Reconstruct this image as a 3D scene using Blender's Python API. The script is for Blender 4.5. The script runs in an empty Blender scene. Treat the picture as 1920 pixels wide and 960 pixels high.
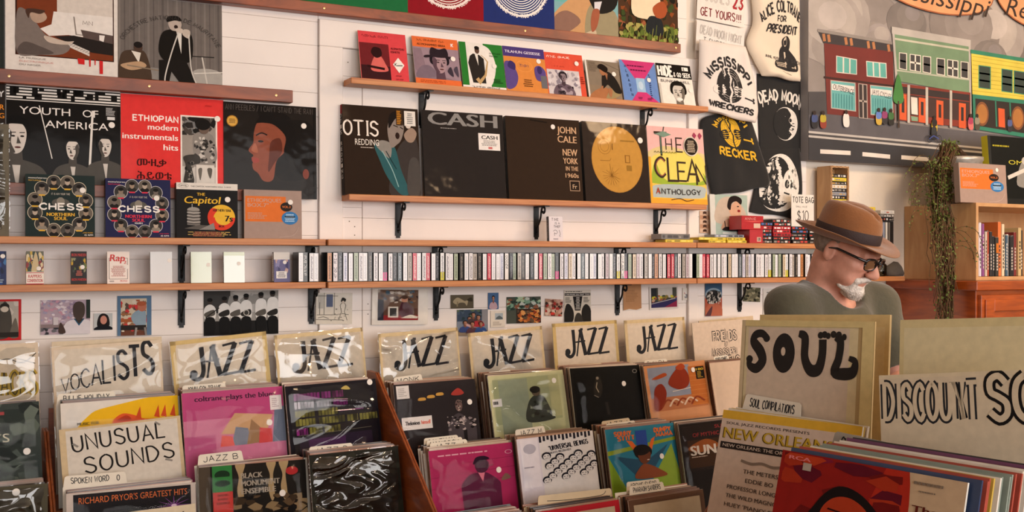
import bpy, bmesh, math, random
from mathutils import Vector, Matrix
from mathutils.geometry import tessellate_polygon
random.seed(7)
scene = bpy.context.scene
COL = scene.collection
PI = math.pi

# ------------------------------------------------------------------ camera
CAMZ, FPX, HY = 1.55, 2000.0, 487.0            # eye height, focal length in pixels, horizon row (1920x960 frame)
TH = math.radians(62.4)                          # heading of the lens against the wall
FW = (math.cos(TH), math.sin(TH)); RT = (math.sin(TH), -math.cos(TH))
cam_d = bpy.data.cameras.new('camera'); cam = bpy.data.objects.new('camera', cam_d); COL.objects.link(cam)
cam.location = (0, 0, CAMZ); cam.rotation_euler = (PI/2, 0, TH - PI/2)
cam_d.sensor_width = 36; cam_d.lens = 36*FPX/1920; cam_d.shift_y = (HY-480)/1920; cam_d.clip_start = .02
scene.camera = cam
# ------------------------------------------------------------------ light and exposure
scene.view_settings.view_transform = 'Standard'; scene.view_settings.look = 'None'
scene.view_settings.exposure = -1.72; scene.view_settings.gamma = 1.0; scene.view_settings.use_curve_mapping = False
w = bpy.data.worlds.new('sky'); scene.world = w; w.use_nodes = True
bg = w.node_tree.nodes['Background']; bg.inputs[0].default_value = (.75, .85, 1, 1); bg.inputs[1].default_value = 1.0
WALL, FRONT, LEFT, RIGHT, CEIL = 3.6, -2.7, -2.6, 8.4, 3.55
def area(name, loc, sx, sy, rot, power, col):
    d = bpy.data.lights.new(name, 'AREA'); d.shape = 'RECTANGLE'; d.size = sx; d.size_y = sy; d.energy = power; d.color = col
    o = bpy.data.objects.new(name, d); COL.objects.link(o); o.location = loc; o.rotation_euler = rot
    return o
WINS = [(-.9, 1.5), (1.8, 4.2), (4.5, 6.9)]
WZ0, WZ1 = .85, 3.05
for a, b in WINS:                                # daylight in the shop windows behind the camera
    area('shop_window_daylight_offscreen', ((a+b)/2, FRONT-.16, (WZ0+WZ1)/2), b-a, WZ1-WZ0, (PI/2, 0, 0), 400, (1, .955, .925))
LAMPS = [(1.9, 1.2), (3.7, 1.5), (5.2, 1.9), (3.4, -.8)]   # warm ceiling lamps that the shiny sleeves mirror, all above the frame
LAMPW = [50, 180, 180, 130]
scene.cycles.use_denoising = True
scene.cycles.adaptive_threshold = .03; scene.cycles.max_bounces = 6; scene.cycles.transparent_max_bounces = 12; scene.cycles.diffuse_bounces = 4
scene.cycles.sample_clamp_indirect = 6

# ------------------------------------------------------------------ helpers: rays, colours, materials
def ray(px, py, t):
    u = (px-960)/FPX
    return Vector((t*(FW[0]+u*RT[0]), t*(FW[1]+u*RT[1]), CAMZ+(HY-py)/FPX*t))
def at(px, py, Y):                               # the point of the plane y = Y that a pixel of the photograph shows
    u = (px-960)/FPX
    return ray(px, py, Y/(FW[1]+u*RT[1]))
def xat(px, Y): return at(px, 487, Y).x
def zat(px, py, Y): return at(px, py, Y).z
def s2l(c): return c/12.92 if c <= .04045 else ((c+.055)/1.055)**2.4
CC = {}
def C(h):
    if isinstance(h, tuple): return h
    if h not in CC:
        s = h.lstrip('#')
        if len(s) == 3: s = ''.join(ch*2 for ch in s)
        CC[h] = tuple(s2l(int(s[i:i+2], 16)/255) for i in (0, 2, 4)) + (1.0,)
    return CC[h]
M = {}
def mat(name, col='888', rough=.6, metal=0, coat=0, bump=0, bscale=40, var=0, vscale=6, sheen=0, attr=False, coatbump=0, cbscale=9, spec=.5, stretch=None, sub=0):
    if name in M: return M[name]
    m = bpy.data.materials.new(name); m.use_nodes = True
    nt = m.node_tree; N = nt.nodes; L = nt.links; p = N['Principled BSDF']
    p.inputs['Roughness'].default_value = rough; p.inputs['Metallic'].default_value = metal
    p.inputs['Coat Weight'].default_value = coat; p.inputs['Coat Roughness'].default_value = .07
    p.inputs['Specular IOR Level'].default_value = spec
    if sheen: p.inputs['Sheen Weight'].default_value = sheen
    if sub: p.inputs['Subsurface Weight'].default_value = sub; p.inputs['Subsurface Radius'].default_value = (.01, .004, .002)
    tc = N.new('ShaderNodeTexCoord'); co = tc.outputs['Object']
    if stretch:
        mp = N.new('ShaderNodeMapping'); mp.inputs['Scale'].default_value = stretch; L.new(co, mp.inputs[0]); co = mp.outputs[0]
    src = None
    if attr:
        a = N.new('ShaderNodeAttribute'); a.attribute_name = 'Col'; src = a.outputs['Color']
    if var:
        nz = N.new('ShaderNodeTexNoise'); nz.inputs['Scale'].default_value = vscale; nz.inputs['Detail'].default_value = 6; L.new(co, nz.inputs['Vector'])
        mr = N.new('ShaderNodeMapRange'); mr.inputs[1].default_value = .3; mr.inputs[2].default_value = .7
        mr.inputs[3].default_value = 1-var; mr.inputs[4].default_value = 1+var; L.new(nz.outputs[0], mr.inputs[0])
        mx = N.new('ShaderNodeVectorMath'); mx.operation = 'SCALE'
        if src: L.new(src, mx.inputs[0])
        else: mx.inputs[0].default_value = C(col)[:3]
        L.new(mr.outputs[0], mx.inputs['Scale']); src = mx.outputs[0]
    if src: L.new(src, p.inputs['Base Color'])
    else: p.inputs['Base Color'].default_value = C(col)
    def bmp(strength, scale, dist, detail=4):
        n2 = N.new('ShaderNodeTexNoise'); n2.inputs['Scale'].default_value = scale; n2.inputs['Detail'].default_value = detail; L.new(co, n2.inputs['Vector'])
        b = N.new('ShaderNodeBump'); b.inputs['Strength'].default_value = strength; b.inputs['Distance'].default_value = dist
        L.new(n2.outputs[0], b.inputs['Height']); return b.outputs[0]
    if bump: L.new(bmp(bump, bscale, .004), p.inputs['Normal'])
    if coatbump: L.new(bmp(coatbump, cbscale, .02, 3), p.inputs['Coat Normal'])
    M[name] = m
    return m
def wood(name, dark, light, rough=.45, scale=(3, 30, 30), coat=.15):
    if name in M: return M[name]
    m = bpy.data.materials.new(name); m.use_nodes = True
    nt = m.node_tree; N = nt.nodes; L = nt.links; p = N['Principled BSDF']
    tc = N.new('ShaderNodeTexCoord'); mp = N.new('ShaderNodeMapping'); mp.inputs['Scale'].default_value = scale
    L.new(tc.outputs['Object'], mp.inputs[0])
    nz = N.new('ShaderNodeTexNoise'); nz.inputs['Scale'].default_value = 1.6; nz.inputs['Detail'].default_value = 8; nz.inputs['Distortion'].default_value = 1.2
    L.new(mp.outputs[0], nz.inputs['Vector'])
    cr = N.new('ShaderNodeValToRGB'); cr.color_ramp.elements[0].position = .3; cr.color_ramp.elements[1].position = .7
    cr.color_ramp.elements[0].color = C(dark); cr.color_ramp.elements[1].color = C(light)
    L.new(nz.outputs[0], cr.inputs[0]); L.new(cr.outputs[0], p.inputs['Base Color'])
    p.inputs['Roughness'].default_value = rough; p.inputs['Coat Weight'].default_value = coat; p.inputs['Coat Roughness'].default_value = .25
    b = N.new('ShaderNodeBump'); b.inputs['Strength'].default_value = .12; b.inputs['Distance'].default_value = .002
    L.new(nz.outputs[0], b.inputs['Height']); L.new(b.outputs[0], p.inputs['Normal'])
    M[name] = m
    return m
def plastic(name, bump=.5, scale=7, tint='fff', ior=1.5, dist=.03, rough=.06):
    if name in M: return M[name]
    m = bpy.data.materials.new(name); m.use_nodes = True
    nt = m.node_tree; N = nt.nodes; L = nt.links; N.remove(N['Principled BSDF'])
    out = N['Material Output']
    tc = N.new('ShaderNodeTexCoord'); mp = N.new('ShaderNodeMapping'); mp.inputs['Rotation'].default_value = (0, 0, .5); mp.inputs['Scale'].default_value = (1, 2.2, 1)
    oi = N.new('ShaderNodeObjectInfo'); ad = N.new('ShaderNodeVectorMath'); ad.operation = 'ADD'
    sc_ = N.new('ShaderNodeMath'); sc_.operation = 'MULTIPLY'; sc_.inputs[1].default_value = 19
    L.new(oi.outputs['Random'], sc_.inputs[0]); L.new(tc.outputs['Object'], ad.inputs[0]); L.new(sc_.outputs[0], ad.inputs[1])
    L.new(ad.outputs[0], mp.inputs[0])
    nz = N.new('ShaderNodeTexNoise'); nz.inputs['Scale'].default_value = scale; nz.inputs['Detail'].default_value = 3; nz.inputs['Distortion'].default_value = 1.0
    if hasattr(nz, 'noise_type'): nz.noise_type = 'RIDGED_MULTIFRACTAL'
    L.new(mp.outputs[0], nz.inputs['Vector'])
    b = N.new('ShaderNodeBump'); b.inputs['Strength'].default_value = bump; b.inputs['Distance'].default_value = dist; L.new(nz.outputs[0], b.inputs['Height'])
    fr = N.new('ShaderNodeFresnel'); fr.inputs['IOR'].default_value = ior; L.new(b.outputs[0], fr.inputs['Normal'])
    g = N.new('ShaderNodeBsdfGlossy'); g.inputs['Roughness'].default_value = rough; L.new(b.outputs[0], g.inputs['Normal'])
    t = N.new('ShaderNodeBsdfTransparent'); t.inputs[0].default_value = C(tint)
    mx = N.new('ShaderNodeMixShader'); L.new(fr.outputs[0], mx.inputs[0]); L.new(t.outputs[0], mx.inputs[1]); L.new(g.outputs[0], mx.inputs[2])
    L.new(mx.outputs[0], out.inputs[0]); M[name] = m
    return m

# ------------------------------------------------------------------ helpers: objects
def tag(o, label=None, cat=None, group=None, kind=None):
    if label: o['label'] = label
    if cat: o['category'] = cat
    if group: o['group'] = group
    if kind: o['kind'] = kind
    return o
def link(name, data, parent=None, mx=None):
    o = bpy.data.objects.new(name, data); COL.objects.link(o)
    if parent: o.parent = parent
    if mx is not None: o.matrix_local = mx
    return o
def empty(name, loc=(0, 0, 0), rz=0):
    o = link(name, None); o.location = loc; o.rotation_euler = (0, 0, rz); o.empty_display_size = .05
    return o
def pydata(name, v, f, m=None, smooth=False):
    me = bpy.data.meshes.new(name); me.from_pydata([tuple(a) for a in v], [], f)
    if m: me.materials.append(m)
    if smooth: me.polygons.foreach_set('use_smooth', [True]*len(me.polygons))
    me.update(); return me
BOXF = [(0, 3, 2, 1), (4, 5, 6, 7), (0, 1, 5, 4), (1, 2, 6, 5), (2, 3, 7, 6), (3, 0, 4, 7)]
def boxv(a, b):
    (x0, y0, z0), (x1, y1, z1) = a, b
    return [(x0, y0, z0), (x1, y0, z0), (x1, y1, z0), (x0, y1, z0), (x0, y0, z1), (x1, y0, z1), (x1, y1, z1), (x0, y1, z1)]
def bevmesh(name, a, b, m, bev=0, seg=1):
    if not bev: return pydata(name, boxv(a, b), BOXF, m)
    bm = bmesh.new(); vs = [bm.verts.new(v) for v in boxv(a, b)]
    for f in BOXF: bm.faces.new([vs[i] for i in f])
    bmesh.ops.bevel(bm, geom=bm.edges[:], offset=bev, segments=seg, affect='EDGES', profile=.5)
    me = bpy.data.meshes.new(name); bm.to_mesh(me); bm.free(); me.materials.append(m)
    return me
def box(name, a, b, m, parent=None, bev=0, mx=None): return link(name, bevmesh(name, a, b, m, bev), parent, mx)
def join(parts):                                 # [(verts, faces)] -> one
    V, F = [], []
    for v, f in parts:
        n = len(V); V += [tuple(p) for p in v]; F += [tuple(i+n for i in q) for q in f]
    return V, F
def tube(pts, r, n=6, closed=False):
    pts = [Vector(p) for p in pts]; V, F = [], []
    rs = r if isinstance(r, (list, tuple)) else [r]*len(pts)
    up = Vector((0, 0, 1)); prev = None
    for i, p in enumerate(pts):
        d = (pts[min(i+1, len(pts)-1)] - pts[max(i-1, 0)]).normalized()
        if prev is None:
            a = d.cross(up)
            if a.length < 1e-3: a = d.cross(Vector((1, 0, 0)))
        else: a = prev - d*prev.dot(d)
        a.normalize(); prev = a; b = d.cross(a)
        for k in range(n):
            an = 2*PI*k/n; V.append(p + (a*math.cos(an) + b*math.sin(an))*rs[i])
    for i in range(len(pts)-1):
        for k in range(n):
            k2 = (k+1) % n; F.append((i*n+k, i*n+k2, (i+1)*n+k2, (i+1)*n+k))
    F.append(tuple(range(n))[::-1]); F.append(tuple((len(pts)-1)*n+k for k in range(n)))
    return V, F
def lathe(prof, n=24, cx=0, cy=0):
    V, F = [], []
    for r, z in prof:
        for k in range(n): V.append((cx+r*math.cos(2*PI*k/n), cy+r*math.sin(2*PI*k/n), z))
    for i in range(len(prof)-1):
        for k in range(n):
            k2 = (k+1) % n; F.append((i*n+k, i*n+k2, (i+1)*n+k2, (i+1)*n+k))
    return V, F
def frame(pos, yaw=0, lean=0, roll=0):           # local x along the width, y up the face, z out of the face
    return Matrix.Translation(pos) @ Matrix.Rotation(yaw, 4, 'Z') @ Matrix.Rotation(PI/2-lean, 4, 'X') @ Matrix.Rotation(roll, 4, 'Z')

# ------------------------------------------------------------------ flat print: vector shapes collected into one mesh with printed colours
def smooth(pts, closed=False, n=6):
    P = [Vector((p[0], p[1])) for p in pts]; out = []; L = len(P)
    for i in range(L if closed else L-1):
        if closed: a, b, c, d = P[(i-1) % L], P[i], P[(i+1) % L], P[(i+2) % L]
        else: a, b, c, d = P[max(i-1, 0)], P[i], P[i+1], P[min(i+2, L-1)]
        for k in range(n):
            t = k/n; out.append(.5*((2*b)+(c-a)*t+(2*a-5*b+4*c-d)*t*t+(3*b-a-3*c+d)*t**3))
    if not closed: out.append(P[-1])
    return [(p.x, p.y) for p in out]
G = {}
def glyphs(s):
    for part in s.strip().split('\n'):
        ch, rest = part[0], part[2:]
        G[ch] = []
        for st in rest.split(';'):
            st = st.strip(); sm = st.startswith('~'); st = st.lstrip('~')
            pts = [tuple(float(q) for q in p.split(',')) for p in st.split()]
            G[ch].append((smooth(pts, n=4) if sm else pts))
glyphs('''A 0,0 2,6 4,0;.8,2.1 3.2,2.1
B 0,0 0,6;~0,6 2.6,5.9 3.4,4.6 2.6,3.3 0,3.1;~0,3.1 2.9,3 3.8,1.6 2.9,.1 0,0
C ~3.8,4.9 2.4,6 .7,5 0,3 .7,1 2.4,0 3.8,1.1
D 0,0 0,6;~0,6 2.2,5.7 3.8,3 2.2,.3 0,0
E 3.3,6 0,6 0,0 3.3,0;0,3.1 2.7,3.1
F 3.3,6 0,6 0,0;0,3.1 2.7,3.1
G ~3.8,4.9 2.4,6 .7,5 0,3 .7,1 2.4,0 3.8,1;2.3,2.8 3.8,2.8 3.8,.6
H 0,0 0,6;3.6,0 3.6,6;0,3 3.6,3
I 1,0 1,6
J ~3,6 3,1.8 2.4,.3 1,.1 .1,1.5
K 0,0 0,6;3.5,6 0,2.6;1.1,3.6 3.6,0
L 0,6 0,0 3.2,0
M 0,0 .4,6 2.2,1.4 4,6 4.4,0
N 0,0 0,6 3.6,0 3.6,6
O ~2,6 .5,5 0,3 .5,1 2,0 3.5,1 4,3 3.5,5 2,6
P 0,0 0,6;~0,6 2.7,5.9 3.6,4.4 2.7,2.9 0,2.8
Q ~2,6 .5,5 0,3 .5,1 2,0 3.5,1 4,3 3.5,5 2,6;2.4,1.6 4,-.4
R 0,0 0,6;~0,6 2.7,5.9 3.5,4.5 2.7,3.1 0,3;1.6,3 3.7,0
S ~3.5,5 2.1,6 .5,5.4 .5,3.8 2,3.1 3.5,2.2 3.5,.7 2,0 .2,1
T 2,0 2,6;0,6 4,6
U ~0,6 0,2 .6,.5 1.8,0 3,.5 3.6,2 3.6,6
V 0,6 2,0 4,6
W 0,6 1.2,0 2.4,4.6 3.6,0 4.8,6
X 0,0 3.8,6;0,6 3.8,0
Y 0,6 2,3 4,6;2,3 2,0
Z .2,6 3.7,6 0,0 3.8,0
0 ~1.8,6 .4,5 0,3 .4,1 1.8,0 3.2,1 3.6,3 3.2,5 1.8,6
1 .6,4.8 1.8,6 1.8,0
2 ~.2,4.8 1.8,6 3.4,4.8 2.6,2.8 0,0;0,0 3.6,0
3 ~.2,5.2 1.8,6 3.3,4.7 1.6,3.2;~1.6,3.2 3.6,1.8 2,0 0,.9
5 3.3,6 .5,6 .3,3.4;~.3,3.4 2.2,3.8 3.6,2 2.2,.1 0,.6
6 ~3.2,5.8 1,4.6 0,2 1.8,0 3.5,1.8 1.9,3.5 .3,2.4
7 0,6 3.6,6 1.2,0
8 ~1.8,3.2 .3,4.5 1.8,6 3.3,4.5 1.8,3.2 .1,1.6 1.8,0 3.5,1.6 1.8,3.2
9 ~3.3,3.6 1.7,2.5 .2,4.3 1.8,6 3.4,4.4 3,1.5 1.4,0
$ ~3.4,4.7 2,5.6 .6,4.9 .7,3.6 2,3 3.4,2.2 3.3,.9 2,.3 .4,1.1;2,6.4 2,-.4
! 1,1.8 1,6;1,0 1,.5
& ~3.8,0 1,4.2 1.6,5.8 2.6,4.8 .3,1.9 .9,.2 2.4,.3 3.7,2.4
' .6,6 .6,4.6
" .4,6 .4,4.6;1.4,6 1.4,4.6
- .4,2.8 2.4,2.8
. .5,0 .5,.4
/ 0,-.4 2.4,6.4
: .5,.6 .5,1;.5,3.4 .5,3.8''')
GW = {ch: max(p[0] for st in g for p in st) for ch, g in G.items()}
TXT = {}
def font_tris(s):
    if s not in TXT:
        cu = bpy.data.curves.new('t', 'FONT'); cu.body = s; cu.resolution_u = 3; cu.size = 1
        o = bpy.data.objects.new('t', cu); me = o.to_mesh()
        me.calc_loop_triangles()
        vs = [(v.co.x, v.co.y) for v in me.vertices]; fs = [tuple(t.vertices) for t in me.loop_triangles]
        o.to_mesh_clear(); bpy.data.objects.remove(o); bpy.data.curves.remove(cu)
        TXT[s] = (vs, fs)
    return TXT[s]
LSTEP = .00009
class Art:
    def __init__(s, W=1, H=1): s.V = []; s.F = []; s.K = []; s.n = 1; s.W = W; s.H = H; s.X = None
    def add(s, pts, faces, col, keep=False):
        if not keep: s.n += 1
        z = s.n*LSTEP; b = len(s.V); c = C(col)
        if s.X: pts = [s.X(p) for p in pts]
        if min(p[0] for p in pts) < -1e-6 or max(p[0] for p in pts) > 1+1e-6 or min(p[1] for p in pts) < -1e-6 or max(p[1] for p in pts) > 1+1e-6:
            np_, nf = [], []                     # trim the print at the edge of the sheet
            for f in faces:
                q = [tuple(pts[i][:2]) for i in f]
                for ax, lim, sg in ((0, 0, 1), (0, 1, -1), (1, 0, 1), (1, 1, -1)):
                    o = []
                    for i, a in enumerate(q):
                        e = q[(i+1) % len(q)]; da, de = (a[ax]-lim)*sg, (e[ax]-lim)*sg
                        if da >= 0: o.append(a)
                        if da*de < 0: t = da/(da-de); o.append((a[0]+(e[0]-a[0])*t, a[1]+(e[1]-a[1])*t))
                    q = o
                    if len(q) < 3: break
                if len(q) >= 3: nf.append(tuple(range(len(np_), len(np_)+len(q)))); np_ += q
            pts, faces = np_, nf
        s.V += [(p[0]*s.W, p[1]*s.H, z) for p in pts]
        for f in faces:
            p0, p1, p2 = (pts[i] for i in f[:3])
            # keep every face looking out of the sheet
            ar = sum(pts[f[i]][0]*s.H*0+pts[f[i]][0]*pts[f[(i+1) % len(f)]][1]-pts[f[(i+1) % len(f)]][0]*pts[f[i]][1] for i in range(len(f)))
            s.F.append(tuple(b+i for i in (f if ar >= 0 else f[::-1]))); s.K.append(c)
        return s
    def rect(s, x0, y0, x1, y1, col, keep=False): return s.add([(x0, y0), (x1, y0), (x1, y1), (x0, y1)], [(0, 1, 2, 3)], col, keep)
    def bg(s, col): return s.rect(0, 0, 1, 1, col)
    def rects(s, L, col):
        for i, r in enumerate(L): s.rect(*r, col, keep=i > 0)
        return s
    def poly(s, pts, col, keep=False):
        t = tessellate_polygon([[Vector((p[0], p[1], 0)) for p in pts]])
        return s.add(list(pts), [tuple(f) for f in t], col, keep)
    def blob(s, pts, col, n=5): return s.poly(smooth(pts, True, n), col)
    def ell(s, cx, cy, rx, ry=None, col='fff', rot=0, n=20, keep=False):
        ry = ry or rx; c, q = math.cos(rot), math.sin(rot)
        pts = [(cx+rx*math.cos(a)*c-ry*math.sin(a)*q, cy+rx*math.cos(a)*q+ry*math.sin(a)*c) for a in (2*PI*k/n for k in range(n))]
        return s.add(pts, [tuple(range(n))], col, keep)
    def line(s, pts, wd, col, keep=False, sm=False, closed=False):
        if sm: pts = smooth(pts, closed)
        P = [Vector((p[0]*s.W, p[1]*s.H)) for p in pts]; V, F = [], []; n = len(P)
        for i, p in enumerate(P):
            d1 = (P[i]-P[i-1]) if i else (P[1]-P[0]); d2 = (P[i+1]-P[i]) if i < n-1 else d1
            if d1.length < 1e-9: d1 = d2
            if d2.length < 1e-9: d2 = d1
            d1 = d1.normalized() if d1.length > 0 else Vector((1, 0)); d2 = d2.normalized() if d2.length > 0 else d1
            nn = Vector((-(d1+d2).y, (d1+d2).x))
            if nn.length < .3: nn = Vector((-d1.y, d1.x))
            nn.normalize(); k = max(.45, nn.dot(Vector((-d1.y, d1.x))))
            h = (wd[i] if isinstance(wd, (list, tuple)) else wd)/2*s.W/k
            a, b = p+nn*h, p-nn*h
            V += [(a.x/s.W, a.y/s.H), (b.x/s.W, b.y/s.H)]
        for i in range(n-1): F += [(2*i+1, 2*i+3, 2*i+2), (2*i+1, 2*i+2, 2*i)]
        return s.add(V, F, col, keep)
    def brush(s, pts, wds, col, n=6):
        q = smooth(pts, n=n); m = len(pts)-1
        ws = []
        for i in range(len(q)):
            t = min(i/n, m); j = min(int(t), m-1); ws.append(wds[j]+(wds[j+1]-wds[j])*(t-j))
        return s.line(q, ws, col)
    def text(s, t, x, y, h, col, w=None, al='l', bold=0, rot=0, shear=0):   # printed lettering, cap height h
        vs, fs = font_tris(t)
        if not vs: return s
        x0 = min(v[0] for v in vs); x1 = max(v[0] for v in vs); k = h/.72; kx = k*s.H/s.W
        if w: kx = w/(x1-x0)
        wd = (x1-x0)*kx; ox = x-(wd if al == 'r' else wd/2 if al == 'c' else 0)
        c, q = math.cos(rot), math.sin(rot)
        def tr(vx, vy, dx=0):
            X, Y = (vx-x0)*kx+dx+shear*vy*k, vy*k
            X -= x-ox if False else 0
            X0 = (ox-x)+X; Xr = X0*s.W; Yr = Y*s.H
            return (x+(Xr*c-Yr*q)/s.W, y+(Xr*q+Yr*c)/s.H)
        s.n += 1
        for dx in ([0] if not bold else [-bold*k, 0, bold*k]):
            s.add([tr(a, b, dx) for a, b in vs], fs, col, keep=True); s.n += .15
        s.n = math.ceil(s.n)
        return s
    def hand(s, t, x, y, h, col, w=None, al='l', wt=.12, rot=0, serif=0, jit=0, outline=None, gap=1.5, arc=None, grow=None, shear=0):
        # drawn lettering from single strokes; cap height h, wt = stroke weight as a share of h
        U = h/6; kx = U*s.H/s.W
        adv = [(GW.get(ch, 2)+gap) if ch != ' ' else 3 for ch in t]; tot = sum(adv)-gap
        if w: kx = w/tot
        wd = tot*kx; ox = -(wd if al == 'r' else wd/2 if al == 'c' else 0)
        c, q = math.cos(rot), math.sin(rot); rnd = random.Random(len(t)*31+int(x*997)+ord(t[0]))
        passes = [(wt, col)] if not outline else [(wt, col), (wt*.5, outline)]
        glyph = []
        cx = 0
        for i, ch in enumerate(t):
            jy = rnd.uniform(-jit, jit)*h; jr = rnd.uniform(-jit, jit)*.8; g = 1 if not grow else grow[0]+(grow[1]-grow[0])*i/max(1, len(t)-1)
            for st in G.get(ch, []):
                pts = []
                for (a, b) in st:
                    a2, b2 = a-2, b-3
                    a3 = a2*math.cos(jr)-b2*math.sin(jr)+2+shear*b; b3 = a2*math.sin(jr)+b2*math.cos(jr)+3
                    X, Y = ox+(cx+a3)*kx, b3*U*g+jy
                    if arc:                      # arc = (radius, centre angle is up)
                        R = arc; an = X*s.W/abs(R); rr = abs(R)+Y*s.H*(1 if R > 0 else -1)
                        if R > 0: X2, Y2 = math.sin(an)*rr, math.cos(an)*rr-abs(R)
                        else: X2, Y2 = math.sin(an)*rr, abs(R)-math.cos(an)*rr
                        X, Y = X2/s.W, Y2/s.H
                    Xr, Yr = X*s.W, Y*s.H
                    pts.append((x+(Xr*c-Yr*q)/s.W, y+(Xr*q+Yr*c)/s.H))
                glyph.append(pts)
            cx += adv[i]
        for wv, cl in passes:
            s.n += 1
            for pts in glyph:
                s.line(pts, wv*h*s.H/s.W, cl, keep=True); s.n += .02
                if serif and not arc:
                    for e in (pts[0], pts[-1]):
                        l = serif*h*s.H/s.W; s.line([(e[0]-l*c, e[1]-l*q*s.W/s.H), (e[0]+l*c, e[1]+l*q*s.W/s.H)], wv*h*.62*s.H/s.W, cl, keep=True)
            s.n = math.ceil(s.n)
        return s
    def scrib(s, x0, y0, x1, y1, n, col, seed=1, fill=.55, cen=False):     # rows of small print
        r = random.Random(seed); L = []; dy = (y1-y0)/n
        for i in range(n):
            yy = y1-dy*(i+.5); ln = r.uniform(.6, 1)*(x1-x0); xx = x0+((x1-x0-ln)/2 if cen else 0); e = xx+ln
            while xx < e-.005:
                wl = min(e-xx, r.uniform(.04, .16)*(x1-x0)); L.append((xx, yy-dy*fill/2, xx+wl*.82, yy+dy*fill/2)); xx += wl
        return s.rects(L, col)
    def speck(s, x0, y0, x1, y1, n, cols, size=.03, seed=1, asp=1):        # uneven patches of a printed photograph
        r = random.Random(seed)
        for i in range(n):
            cx, cy = r.uniform(x0, x1), r.uniform(y0, y1); k = r.randint(5, 7); a0 = r.uniform(0, 6)
            pts = [(cx+size*r.uniform(.4, 1.2)*math.cos(a0+2*PI*j/k), cy+asp*size*r.uniform(.4, 1.2)*math.sin(a0+2*PI*j/k)) for j in range(k)]
            s.add([(min(max(p[0], x0), x1), min(max(p[1], y0), y1)) for p in pts], [tuple(range(k))], cols[i % len(cols)], keep=i % 6 != 0)
            s.n += .1
        s.n = math.ceil(s.n)
        return s
    def bust(s, cx, cy, k, skin='c9a184', shade='8a6248', hair='1c1614', shirt='eee', look=0, hat=None, big=1.0, beard=None, afro=False, ctx=1.0):
        # head and shoulders; (cx, cy) = chin, k = head height
        X = lambda a: cx+a*k*ctx; Y = lambda b: cy+b*k
        s.blob([(X(-1.15), Y(-1.5)), (X(-1.0), Y(-.55)), (X(-.35), Y(-.22)), (X(.35), Y(-.22)), (X(1.0), Y(-.55)), (X(1.15), Y(-1.5))], shirt)
        s.poly([(X(-.2), Y(.15)), (X(-.24), Y(-.3)), (X(0), Y(-.5)), (X(.24), Y(-.3)), (X(.2), Y(.15))], shade)
        if afro: s.ell(X(0), Y(.72), .62*k*ctx*big, .6*k*big, hair)
        else: s.blob([(X(-.4), Y(.4)), (X(-.45), Y(.85)), (X(-.2), Y(1.08)), (X(.2), Y(1.08)), (X(.45), Y(.85)), (X(.4), Y(.4))], hair)
        s.blob([(X(0), Y(-.02)), (X(.22), Y(.1)), (X(.34), Y(.42)), (X(.33), Y(.7)), (X(.14), Y(.9)), (X(-.14), Y(.9)), (X(-.33), Y(.7)), (X(-.34), Y(.42)), (X(-.22), Y(.1))], skin)
        sg = 1 if look >= 0 else -1
        s.blob([(X(-.3*sg), Y(.75)), (X(-.35*sg), Y(.4)), (X(-.2*sg), Y(.06)), (X(-.02*sg), Y(.02)), (X(-.16*sg), Y(.3)), (X(-.14*sg), Y(.6))], shade)
        if hair and not hat: s.blob([(X(-.37), Y(.6)), (X(-.3), Y(.82)), (X(0), Y(.86)), (X(.3), Y(.82)), (X(.37), Y(.6)), (X(.3), Y(1.0)), (X(0), Y(1.05)), (X(-.3), Y(1.0))], hair)
        d = .1*look
        for e in (-.15, .15):
            s.ell(X(e+d), Y(.5), .07*k*ctx, .028*k, '1a1210', n=8, keep=e > 0)
            s.line([(X(e+d-.09), Y(.6)), (X(e+d+.09), Y(.61))], .03*k*ctx, hair or '222', keep=True)
        s.poly([(X(d*1.5-.03), Y(.5)), (X(d*1.5+.08*sg), Y(.29)), (X(d*1.5-.07*sg), Y(.28))], shade)
        s.ell(X(d), Y(.17), .11*k*ctx, .03*k, '5a2a24', n=8)
        if beard: s.blob([(X(-.28), Y(.3)), (X(-.2), Y(.02)), (X(0), Y(-.1)), (X(.2), Y(.02)), (X(.28), Y(.3)), (X(.12), Y(.12)), (X(-.12), Y(.12))], beard)
        if hat:
            s.blob([(X(-.7), Y(.68)), (X(0), Y(.78)), (X(.7), Y(.68)), (X(.6), Y(.82)), (X(-.6), Y(.82))], hat)
            s.blob([(X(-.4), Y(.78)), (X(-.36), Y(1.2)), (X(0), Y(1.12)), (X(.36), Y(1.2)), (X(.4), Y(.78))], hat)
        return s
    def mesh(s, name, m):
        me = bpy.data.meshes.new(name); me.from_pydata(s.V, [], s.F)
        at_ = me.color_attributes.new('Col', 'FLOAT_COLOR', 'CORNER'); buf = []
        for f, k in zip(s.F, s.K): buf += list(k)*len(f)
        at_.data.foreach_set('color', buf); me.materials.append(m); me.update()
        return me
PAPER = mat('printed paper', attr=True, rough=.7, spec=.1, var=.06, vscale=60)
GLOSS = mat('printed card in shrink wrap', attr=True, rough=.5, spec=.05, var=.05, vscale=50, coat=.06, coatbump=.06, cbscale=5)
CRINK = mat('printed card in creased plastic', attr=True, rough=.5, spec=.05, var=.05, vscale=50, coat=.12, coatbump=.25, cbscale=5)
SATIN = mat('printed laminated card', attr=True, rough=.5, spec=.07, var=.04, vscale=50)
CLOTHINK = mat('ink on cloth', attr=True, rough=.85, var=.1, vscale=90)
EDGE = mat('white card edge', 'd9d2c6', .7)
DARKEDGE = mat('black card edge', '16130f', .45)
STICK = mat('price sticker paper', 'efe9e2', .6, var=.05)
def clipped(art): return art
DISC = {}
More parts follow.
